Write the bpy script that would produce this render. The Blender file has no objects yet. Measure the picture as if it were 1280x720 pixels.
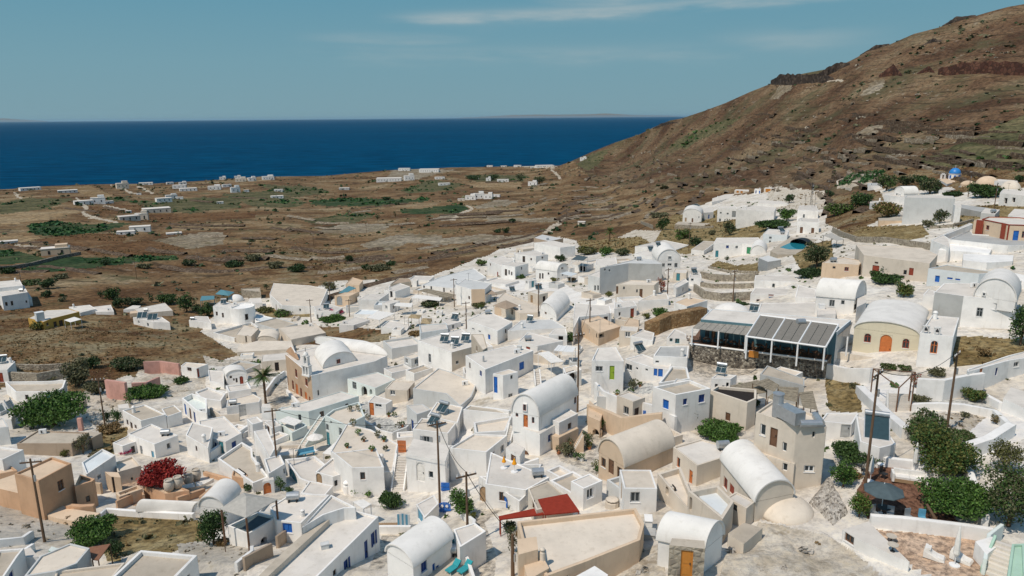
import bpy, math, random
import numpy as np
from mathutils import Vector, Matrix

random.seed(7); RNG = np.random.default_rng(7)
S = bpy.context.scene
COL = S.collection
# ------------------------------------------------------------------ camera, light, exposure
CH = 115.0                                  # camera height above the sea (m)
F = 900.0; PITCH = math.radians(13.335); ROLL = math.radians(0.44)
fwd = np.array([0, math.cos(PITCH), -math.sin(PITCH)])
_r0 = np.array([1., 0, 0]); _u0 = np.array([0, math.sin(PITCH), math.cos(PITCH)])
right = _r0*math.cos(ROLL) - _u0*math.sin(ROLL)
up = _u0*math.cos(ROLL) + _r0*math.sin(ROLL)
EYE = np.array([0, 0, CH])
cam = bpy.data.cameras.new('camera'); camo = bpy.data.objects.new('camera', cam); COL.objects.link(camo)
cam.sensor_width = 36.0; cam.lens = 36.0*F/1280.0; cam.clip_start = 0.5; cam.clip_end = 400000
m = Matrix.Identity(4)
for i in range(3):
    m[i][0] = right[i]; m[i][1] = up[i]; m[i][2] = -fwd[i]; m[i][3] = EYE[i]
camo.matrix_world = m
S.camera = camo
S.view_settings.view_transform = 'Standard'; S.view_settings.look = 'None'
S.view_settings.gamma = 1.0; S.view_settings.exposure = 0.10
S.cycles.max_bounces = 6; S.cycles.diffuse_bounces = 3; S.cycles.use_denoising = True

SUN_EL = math.radians(57); SUN_AZ = math.atan2(-1.0, -0.92)      # compass bearing from +Y towards +X
sv = Vector((math.sin(SUN_AZ)*math.cos(SUN_EL), math.cos(SUN_AZ)*math.cos(SUN_EL), math.sin(SUN_EL)))
sl = bpy.data.lights.new('sun', 'SUN'); sl.energy = 3.15; sl.angle = math.radians(0.5); sl.color = (1.0, 0.90, 0.775)
so = bpy.data.objects.new('sun', sl); COL.objects.link(so)
so.rotation_euler = sv.to_track_quat('Z', 'Y').to_euler(); so.location = (0, 0, 300)

def NT(nt):
    def N(t, **kw):
        n = nt.nodes.new(t)
        for k, v in kw.items():
            if hasattr(n, k): setattr(n, k, v)
            else: n.inputs[k].default_value = v
        return n
    return N, nt.links.new

W = bpy.data.worlds.new('World'); S.world = W; W.use_nodes = True
nt = W.node_tree; nt.nodes.clear(); N, L = NT(nt)
sky = N('ShaderNodeTexSky', sky_type='NISHITA', sun_disc=False, sun_elevation=SUN_EL, sun_rotation=SUN_AZ % (2*math.pi),
        altitude=100, air_density=1.0, dust_density=0.2, ozone_density=3.0)
bgn = N('ShaderNodeBackground', Strength=0.145)
tc = N('ShaderNodeTexCoord')
tint = N('ShaderNodeMix', data_type='RGBA', blend_type='MULTIPLY'); tint.inputs[0].default_value = 1.0
tint.inputs[7].default_value = (0.74, 0.84, 0.80, 1)
L(sky.outputs[0], tint.inputs[6])
# dusty summer air low over the sea, the same all round
sep0 = N('ShaderNodeSeparateXYZ'); L(tc.outputs['Generated'], sep0.inputs[0])
k_ = 1.0/0.145/12
low = N('ShaderNodeValToRGB'); low.color_ramp.elements.new(.08)
for e_, (p_, c_) in zip(low.color_ramp.elements, ((0.0, (0.195, 0.322, 0.372)), (0.07, (0.168, 0.318, 0.385)), (0.19, (0.100, 0.278, 0.385)))):
    e_.position = p_; e_.color = (c_[0]*k_, c_[1]*k_, c_[2]*k_, 1)
L(sep0.outputs[2], low.inputs[0])
lsc = N('ShaderNodeVectorMath', operation='SCALE'); lsc.inputs['Scale'].default_value = 12.0; L(low.outputs[0], lsc.inputs[0])
lw = N('ShaderNodeMapRange', interpolation_type='SMOOTHSTEP'); lw.inputs[1].default_value = 0.18; lw.inputs[2].default_value = 0.75; lw.inputs[3].default_value = 1.0; lw.inputs[4].default_value = 0.0
L(sep0.outputs[2], lw.inputs[0])
lmix = N('ShaderNodeMix', data_type='RGBA'); L(lw.outputs[0], lmix.inputs[0]); L(tint.outputs[2], lmix.inputs[6]); L(lsc.outputs[0], lmix.inputs[7])
# thin cirrus: long wisps (bearing, height, slope, half width, from, to, amount), frayed by noise
sep = sep0
mp = N('ShaderNodeMapping'); mp.inputs['Scale'].default_value = (5.0, 5.0, 34.0); L(tc.outputs['Generated'], mp.inputs[0])
cn = N('ShaderNodeTexNoise', Scale=1.0, Detail=7.0, Roughness=0.6); L(mp.outputs[0], cn.inputs['Vector'])
cr = N('ShaderNodeMapRange'); cr.inputs[1].default_value = 0.36; cr.inputs[2].default_value = 0.66; L(cn.outputs[0], cr.inputs[0])
def MTH(op, a, b=None):
    n = N('ShaderNodeMath', operation=op)
    for k_, v_ in enumerate((a, b)):
        if v_ is None: continue
        if isinstance(v_, (int, float)): n.inputs[k_].default_value = v_
        else: L(v_, n.inputs[k_])
    return n.outputs[0]
azn = MTH('ARCTAN2', sep.outputs[0], sep.outputs[1]); wisp = None
wob = MTH('MULTIPLY', MTH('SUBTRACT', cn.outputs[0], 0.5), 0.022)
for (a0, e0, sl_, hw, fa, fb, am) in ((0.0, 0.129, 0.030, 0.0075, -0.19, 0.62, 1.05), (0.20, 0.150, 0.02, 0.012, 0.0, 0.9, .7), (-0.13, 0.101, 0.0, 0.006, -0.30, -0.01, .5), (-0.1, 0.080, 0.0, 0.010, -0.30, 0.34, .45), (0.38, 0.092, 0.0, 0.011, 0.22, 0.50, .45), (-1.2, 0.13, 0.02, 0.012, -1.6, -0.8, .6), (1.4, 0.12, 0.0, 0.012, 1.0, 2.0, .6)):
    d_ = MTH('DIVIDE', MTH('SUBTRACT', MTH('ADD', sep.outputs[2], wob), MTH('ADD', MTH('MULTIPLY', MTH('SUBTRACT', azn, a0), sl_), e0)), hw)
    d2 = MTH('MULTIPLY', d_, d_); g_ = MTH('DIVIDE', 1.0, MTH('ADD', MTH('MULTIPLY', d2, d2), 1.0))
    wi = []
    for (lo_, hi_) in ((fa, fa+.12), (fb, fb-.15)):
        r_ = N('ShaderNodeMapRange', interpolation_type='SMOOTHSTEP'); r_.inputs[1].default_value = min(lo_, hi_); r_.inputs[2].default_value = max(lo_, hi_)
        if lo_ > hi_: r_.inputs[3].default_value = 1.0; r_.inputs[4].default_value = 0.0
        L(azn, r_.inputs[0]); wi.append(r_.outputs[0])
    t_ = MTH('MULTIPLY', MTH('MULTIPLY', MTH('MULTIPLY', g_, wi[0]), wi[1]), am); wisp = t_ if wisp is None else MTH('MAXIMUM', wisp, t_)
cm = N('ShaderNodeMath', operation='MULTIPLY'); L(MTH('MULTIPLY', wisp, cr.outputs[0]), cm.inputs[0]); cm.inputs[1].default_value = 0.6
cmix = N('ShaderNodeMix', data_type='RGBA'); L(cm.outputs[0], cmix.inputs[0]); L(lmix.outputs[2], cmix.inputs[6])
cmix.inputs[7].default_value = (3.1, 3.35, 3.3, 1)
L(cmix.outputs[2], bgn.inputs[0])
wo = N('ShaderNodeOutputWorld'); L(bgn.outputs[0], wo.inputs[0])

# ------------------------------------------------------------------ pixels of the survey picture <-> points of the place
def ray(px, py):
    d = fwd + right*((px-640)/F) + up*((360-py)/F)
    return d/np.linalg.norm(d)
def azte(px, py):
    d = ray(px, py); return math.atan2(d[0], d[1]), d[2]/math.hypot(d[0], d[1])
def project(x, y, z):
    v = np.stack([x, y, z-CH], -1); dep = v@fwd
    return 640+F*(v@right)/dep, 360-F*(v@up)/dep, dep
def at_z(px, py, z):
    d = ray(px, py); t = (z-CH)/d[2]
    return EYE+d*t

def pchip(x, y, xq):
    x = np.asarray(x, float); y = np.asarray(y, float); h = np.diff(x); dl = np.diff(y)/h
    mm = np.zeros_like(x)
    for i in range(1, len(x)-1):
        if dl[i-1]*dl[i] > 0:
            w1 = 2*h[i]+h[i-1]; w2 = h[i]+2*h[i-1]; mm[i] = (w1+w2)/(w1/dl[i-1]+w2/dl[i])
    mm[0] = dl[0]; mm[-1] = dl[-1]
    xq = np.clip(xq, x[0], x[-1]); i = np.clip(np.searchsorted(x, xq)-1, 0, len(x)-2)
    t = (xq-x[i])/h[i]
    return ((1+2*t)*(1-t)**2*y[i]+t*(1-t)**2*h[i]*mm[i]+t*t*(3-2*t)*y[i+1]+t*t*(t-1)*h[i]*mm[i+1])

# ------------------------------------------------------------------ terrain: surveyed columns (row, depth in m)
SIL = [(-400,262),(-160,243),(0,237),(40,233.5),(100,231),(180,230),(250,226),(320,221),(400,220),(480,213),(560,209.5),(640,208),(700,207),
       (716,201),(740,190),(770,178),(800,168),(822,157),(838,150.5),(852,148),(880,138.5),(905,129),(935,115),(962,104),(975,97),(1000,92),
       (1040,84),(1060,74),(1075,65),(1100,57),(1130,43),(1160,35),(1190,25),(1215,17),(1240,10),(1280,3),(1440,-45),(1700,-60)]
COLS = {
 -300:[(262,800),(275,600),(300,420),(340,290),(400,200),(440,160),(500,125),(560,98),(600,84),(680,65),(720,57)],
 0:[(237,1000),(245,840),(255,700),(270,570),(290,450),(310,370),(340,290),(370,232),(400,200),(440,160),(500,125),(560,98),(600,84),(680,65),(720,57)],
 320:[(221,1300),(228,1130),(235,1000),(250,800),(270,600),(290,465),(310,385),(340,300),(370,240),(400,200),(430,170),(470,138),(505,115),(560,93),(600,80),(650,66),(720,50)],
 480:[(213,1430),(222,1280),(235,1050),(250,820),(270,610),(290,470),(310,385),(330,310),(350,255),(375,205),(400,172),(430,145),(470,120),(505,104),(560,87),(600,76),(650,64),(720,50)],
 640:[(208,1500),(220,1250),(240,900),(260,660),(280,490),(300,380),(320,300),(335,250),(350,215),(375,175),(400,147),(430,125),(470,104),(505,91),(560,77),(600,68),(650,58),(720,47)],
 700:[(207,1400),(212,1300),(225,1080),(240,830),(260,610),(280,450),(300,350),(320,275),(335,230),(350,200),(375,165),(400,140),(430,120),(470,101),(505,89),(560,75),(600,66),(650,57),(720,46)],
 770:[(178,1330),(195,1260),(212,1150),(225,950),(240,740),(260,550),(280,410),(300,320),(320,250),(335,212),(350,185),(375,155),(400,134),(430,116),(470,98),(505,87),(560,74),(600,65),(650,56),(720,46)],
 852:[(148,1110),(170,1020),(190,920),(210,800),(225,690),(240,570),(260,440),(280,345),(300,275),(320,220),(335,190),(350,168),(375,143),(400,122),(430,104.5),(470,90.5),(505,82),(560,71),(600,63),(650,54),(720,45)],
 962:[(104,880),(130,810),(160,730),(190,640),(210,565),(225,500),(240,430),(260,345),(280,280),(300,230),(320,192),(335,172),(350,156),(375,136),(400,119),(430,104),(470,90),(505,81),(560,69),(600,61),(650,53),(720,45)],
 1075:[(65,770),(80,720),(100,670),(130,600),(160,530),(190,450),(210,395),(230,340),(245,295),(262,250),(280,212),(300,178),(320,153),(350,131),(375,118),(400,107),(440,94),(470,89),(505,79),(560,65),(600,58),(650,52),(720,45)],
 1190:[(25,710),(60,640),(100,560),(130,500),(160,435),(190,370),(210,325),(228,290),(245,255),(262,215),(280,178),(300,155),(320,140),(350,124),(375,112),(400,102),(440,89),(470,82),(505,74),(560,62),(600,56),(650,51),(720,45)],
 1280:[(3,680),(60,580),(100,505),(130,445),(160,385),(190,325),(210,285),(228,255),(245,228),(262,195),(280,165),(300,145),(320,132),(350,118),(375,108),(400,99),(440,87),(470,80),(505,73),(560,62),(600,56),(650,51),(720,45)],
 1600:[(-55,640),(0,560),(60,500),(100,445),(130,400),(160,350),(190,300),(228,240),(262,190),(300,140),(350,115),(400,97),(440,86),(505,73),(560,62),(600,56),(650,51),(720,45)],
}
def az_of(px): return azte(px, 150)[0]
AZ = np.concatenate([np.radians(np.arange(-60, -38, 0.5)), np.radians(np.arange(-38, 38, 0.062)), np.radians(np.arange(38, 60.1, 0.5))])
PXA = np.array([640+F*math.tan(a)*(math.cos(PITCH)) for a in np.clip(AZ, -1.0, 1.0)])   # start guess
_tab = np.arange(-1400, 2700, 4.0); _taz = np.array([az_of(p) for p in _tab]); PXA = np.interp(AZ, _taz, _tab)
silx = [p[0] for p in SIL]; sily = [p[1] for p in SIL]
PY0 = np.interp(PXA, silx, sily)
NS = 430; SG = np.linspace(0, 1, NS)**1.12
cx = sorted(COLS); ctab = []
for c in cx:
    p0 = np.interp(c, silx, sily); e = sorted(COLS[c]); e[0] = (p0, e[0][1])
    ctab.append(pchip([(p-p0)/(720-p0) for p, _ in e], [math.log(y) for _, y in e], SG))
ctab = np.array(ctab)                                  # columns x s : log depth
LY = np.empty((len(AZ), NS))
for j in range(NS): LY[:, j] = pchip(cx, ctab[:, j], PXA)
PYG = PY0[:, None]+(720-PY0[:, None])*SG[None, :]
def te_grid(px, py):
    d = fwd[None, None]+right*((px[..., None]-640)/F)+up*((360-py[..., None])/F)
    return d[..., 2]/np.hypot(d[..., 0], d[..., 1])
TE = te_grid(np.repeat(PXA[:, None], NS, 1), PYG)
RR = np.exp(LY)/np.cos(np.clip(AZ, -1.05, 1.05))[:, None]
for j in range(1, NS): RR[:, j] = np.minimum(RR[:, j], RR[:, j-1]*0.9995)
ZZ = CH+TE*RR
# the ground goes on level from the foot of the picture towards the camera
_fx = np.array([0.986**k for k in range(1, 61)])
RR = np.concatenate([RR, RR[:, -1:]*_fx], 1); ZZ = np.concatenate([ZZ, np.repeat(ZZ[:, -1:], 60, 1)], 1); TE = np.concatenate([TE, (ZZ[:, -60:]-CH)/RR[:, -60:]], 1); SG = np.concatenate([SG, np.ones(60)])
def azi(a):
    f = np.interp(a, AZ, np.arange(len(AZ))); i = int(min(f, len(AZ)-2)); return i, f-i
def hit_te(a, te):
    i, t = azi(a)
    r = [np.interp(te, TE[k][::-1], RR[k][::-1]) for k in (i, i+1)]
    return r[0]*(1-t)+r[1]*t
def ground(x, y):
    a = math.atan2(x, y); R = math.hypot(x, y); i, t = azi(a)
    z = [np.interp(R, RR[k][::-1], ZZ[k][::-1]) for k in (i, i+1)]
    return z[0]*(1-t)+z[1]*t
def on_ground(px, py):
    a, te = azte(px, py); R = hit_te(a, te)
    return np.array([R*math.sin(a), R*math.cos(a), ground(R*math.sin(a), R*math.cos(a))])
def at_R(px, py, R):
    a, te = azte(px, py); return np.array([R*math.sin(a), R*math.cos(a), CH+te*R])
def at_h(px, py, h):
    a, te = azte(px, py); lo = hit_te(a, te); R = lo
    for k in range(400):
        z = CH+te*R
        if z-ground(R*math.sin(a), R*math.cos(a)) >= h: break
        R *= 0.995
    return np.array([R*math.sin(a), R*math.cos(a), CH+te*R])

def vnoise(x, y, seed=0):
    xi = np.floor(x).astype(np.int64); yi = np.floor(y).astype(np.int64); fx = x-xi; fy = y-yi
    fx = fx*fx*(3-2*fx); fy = fy*fy*(3-2*fy)
    def hsh(a, b):
        n = (a*374761393+b*668265263+seed*974634777) & 0x7fffffff
        n = ((n ^ (n >> 13))*1274126177) & 0x7fffffff
        return ((n ^ (n >> 16)) & 0xffff)/65535.0
    return (hsh(xi, yi)*(1-fx)+hsh(xi+1, yi)*fx)*(1-fy)+(hsh(xi, yi+1)*(1-fx)+hsh(xi+1, yi+1)*fx)*fy
def fbm(x, y, o=5, seed=0):
    s = 0; a = .5
    for k in range(o): s = s+a*vnoise(x*2**k, y*2**k, seed+k); a *= .5
    return s

# ------------------------------------------------------------------ materials
MATS = {}
def newmat(name):
    m = bpy.data.materials.new(name); m.use_nodes = True; m.node_tree.nodes.clear(); return m
def principled(m, rough=0.8, spec=0.2):
    N, L = NT(m.node_tree)
    b = N('ShaderNodeBsdfPrincipled', Roughness=rough); b.inputs['Specular IOR Level'].default_value = spec
    o = N('ShaderNodeOutputMaterial'); L(b.outputs[0], o.inputs[0])
    return N, L, b
def c4(c, k=1.0): return (min(1, c[0]*k), min(1, c[1]*k), min(1, c[2]*k), 1)
def ramp(N, stops):
    r = N('ShaderNodeValToRGB'); e = r.color_ramp.elements
    while len(e) < len(stops): e.new(0.5)
    for i, (p, c) in enumerate(stops): e[i].position = p; e[i].color = c
    return r
def plaster(name, col, var=0.16, stain=0.35, bump=0.25, stone=None):
    m = newmat(name); N, L, b = principled(m, 0.88, 0.12)
    g = N('ShaderNodeNewGeometry'); oi = N('ShaderNodeObjectInfo')
    n1 = N('ShaderNodeTexNoise', Scale=0.45, Detail=7.0, Roughness=0.62); L(g.outputs['Position'], n1.inputs['Vector'])
    r1 = ramp(N, [(0.30, c4(col, 1-var)), (0.55, c4(col)), (0.72, c4(col, 1+var*0.25))]); L(n1.outputs[0], r1.inputs[0])
    mp = N('ShaderNodeMapping'); mp.inputs['Scale'].default_value = (2.2, 2.2, 0.35); L(g.outputs['Position'], mp.inputs[0])
    n2 = N('ShaderNodeTexNoise', Scale=1.0, Detail=5.0, Roughness=0.6); L(mp.outputs[0], n2.inputs['Vector'])
    r2 = ramp(N, [(0.56, (0, 0, 0, 1)), (0.78, (1, 1, 1, 1))]); L(n2.outputs[0], r2.inputs[0])
    ms = N('ShaderNodeMath', operation='MULTIPLY'); L(r2.outputs[0], ms.inputs[0]); ms.inputs[1].default_value = stain
    mx = N('ShaderNodeMix', data_type='RGBA'); L(ms.outputs[0], mx.inputs[0]); L(r1.outputs[0], mx.inputs[6])
    mx.inputs[7].default_value = (col[0]*0.55, col[1]*0.50, col[2]*0.42, 1)
    hv = N('ShaderNodeHueSaturation'); L(mx.outputs[2], hv.inputs['Color'])
    mr = N('ShaderNodeMapRange'); L(oi.outputs['Random'], mr.inputs[0]); mr.inputs[3].default_value = 0.90; mr.inputs[4].default_value = 1.05
    L(mr.outputs[0], hv.inputs['Value'])
    L(hv.outputs[0], b.inputs['Base Color'])
    n3 = N('ShaderNodeTexNoise', Scale=1.6, Detail=6.0, Roughness=0.65); L(g.outputs['Position'], n3.inputs['Vector'])
    bp = N('ShaderNodeBump', Strength=bump, Distance=0.12); L(n3.outputs[0], bp.inputs['Height']); L(bp.outputs[0], b.inputs['Normal'])
    bv_ = N('ShaderNodeBevel', samples=3, Radius=0.10); L(bv_.outputs[0], bp.inputs['Normal'])
    return m
def rubble(name, c1, c2, c3, scale=2.2, mortar=(0.32, 0.27, 0.2)):
    m = newmat(name); N, L, b = principled(m, 0.9, 0.1)
    g = N('ShaderNodeNewGeometry')
    v = N('ShaderNodeTexVoronoi', Scale=scale); L(g.outputs['Position'], v.inputs['Vector'])
    v2 = N('ShaderNodeTexVoronoi', Scale=scale, feature='DISTANCE_TO_EDGE'); L(g.outputs['Position'], v2.inputs['Vector'])
    sp = N('ShaderNodeSeparateColor'); L(v.outputs['Color'], sp.inputs[0])
    r = ramp(N, [(0.0, c4(c1)), (0.5, c4(c2)), (1.0, c4(c3))]); L(sp.outputs[0], r.inputs[0])
    e = ramp(N, [(0.0, (1, 1, 1, 1)), (0.12, (0, 0, 0, 1))]); L(v2.outputs['Distance'], e.inputs[0])
    mx = N('ShaderNodeMix', data_type='RGBA'); L(e.outputs[0], mx.inputs[0]); L(r.outputs[0], mx.inputs[6]); mx.inputs[7].default_value = c4(mortar)
    L(mx.outputs[2], b.inputs['Base Color'])
    bp = N('ShaderNodeBump', Strength=0.9, Distance=0.2); L(v2.outputs['Distance'], bp.inputs['Height']); L(bp.outputs[0], b.inputs['Normal'])
    return m
def earth(name, cols, scale=0.05, fine=0.6, bump=0.6, speck=None, con=(.45, 1, 1.45), bands=None):
    m = newmat(name); N, L, b = principled(m, 0.95, 0.05)
    g = N('ShaderNodeNewGeometry')
    n1 = N('ShaderNodeTexNoise', Scale=scale, Detail=9.0, Roughness=0.68); L(g.outputs['Position'], n1.inputs['Vector'])
    k = len(cols); r = ramp(N, [(0.38+0.25*i/(k-1), c4(c)) for i, c in enumerate(cols)]); L(n1.outputs[0], r.inputs[0])
    n2 = N('ShaderNodeTexNoise', Scale=fine, Detail=6.0, Roughness=0.75); L(g.outputs['Position'], n2.inputs['Vector'])
    r2 = ramp(N, [(0.40, (con[0],)*3+(1,)), (0.5, (1, 1, 1, 1)), (0.61, (con[2], con[2]*.98, con[2]*.92, 1))]); L(n2.outputs[0], r2.inputs[0])
    mx = N('ShaderNodeMix', data_type='RGBA', blend_type='MULTIPLY'); mx.inputs[0].default_value = 0.9
    L(r.outputs[0], mx.inputs[6]); L(r2.outputs[0], mx.inputs[7]); out = mx.outputs[2]
    for (sc, lo, hi, c, amt) in (speck or []):
        n = N('ShaderNodeTexNoise', Scale=sc, Detail=5.0, Roughness=0.7); L(g.outputs['Position'], n.inputs['Vector'])
        rr = ramp(N, [(lo, (0, 0, 0, 1)), (hi, (1, 1, 1, 1))]); L(n.outputs[0], rr.inputs[0])
        mu = N('ShaderNodeMath', operation='MULTIPLY'); L(rr.outputs[0], mu.inputs[0]); mu.inputs[1].default_value = amt
        m2 = N('ShaderNodeMix', data_type='RGBA'); L(mu.outputs[0], m2.inputs[0]); L(out, m2.inputs[6]); m2.inputs[7].default_value = c4(c); out = m2.outputs[2]
    if bands:     # thin banks of old terraces, broken up by noise
        sz = N('ShaderNodeSeparateXYZ'); L(g.outputs['Position'], sz.inputs[0])
        nb = N('ShaderNodeTexNoise', Scale=0.02, Detail=4.0); L(g.outputs['Position'], nb.inputs['Vector'])
        a_ = N('ShaderNodeMath', operation='MULTIPLY_ADD'); L(nb.outputs[0], a_.inputs[0]); a_.inputs[1].default_value = 22.0
        m_ = N('ShaderNodeMath', operation='MULTIPLY'); L(sz.outputs[2], m_.inputs[0]); m_.inputs[1].default_value = bands; L(m_.outputs[0], a_.inputs[2])
        si = N('ShaderNodeMath', operation='SINE'); L(a_.outputs[0], si.inputs[0]); rb = ramp(N, [(0.70, (0, 0, 0, 1)), (0.95, (1, 1, 1, 1))]); L(si.outputs[0], rb.inputs[0])
        nm = N('ShaderNodeTexNoise', Scale=0.06, Detail=5.0); L(g.outputs['Position'], nm.inputs['Vector']); rm = ramp(N, [(0.45, (0, 0, 0, 1)), (0.58, (.75, .75, .75, 1))]); L(nm.outputs[0], rm.inputs[0])
        mu = N('ShaderNodeMath', operation='MULTIPLY'); L(rb.outputs[0], mu.inputs[0]); L(rm.outputs[0], mu.inputs[1])
        m3 = N('ShaderNodeMix', data_type='RGBA'); L(mu.outputs[0], m3.inputs[0]); L(out, m3.inputs[6]); m3.inputs[7].default_value = (0.045, 0.032, 0.02, 1); out = m3.outputs[2]
    L(out, b.inputs['Base Color'])
    bp = N('ShaderNodeBump', Strength=bump, Distance=0.5); L(n2.outputs[0], bp.inputs['Height']); L(bp.outputs[0], b.inputs['Normal'])
    return m
def plain(name, col, rough=0.6, spec=0.3, metal=0.0, var=0.12):
    m = newmat(name); N, L, b = principled(m, rough, spec); b.inputs['Metallic'].default_value = metal
    g = N('ShaderNodeNewGeometry')
    n1 = N('ShaderNodeTexNoise', Scale=3.0, Detail=5.0, Roughness=0.6); L(g.outputs['Position'], n1.inputs['Vector'])
    r1 = ramp(N, [(0.3, c4(col, 1-var)), (0.7, c4(col, 1+var))]); L(n1.outputs[0], r1.inputs[0]); L(r1.outputs[0], b.inputs['Base Color'])
    return m
def leafmat(name, c1, c2, c3):
    m = newmat(name); N, L, b = principled(m, 0.6, 0.2)
    g = N('ShaderNodeNewGeometry'); r = ramp(N, [(0.0, c4(c1)), (0.5, c4(c2)), (1.0, c4(c3))])
    L(g.outputs['Random Per Island'], r.inputs[0]); L(r.outputs[0], b.inputs['Base Color'])
    b.inputs['Transmission Weight'].default_value = 0.0
    return m
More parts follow.
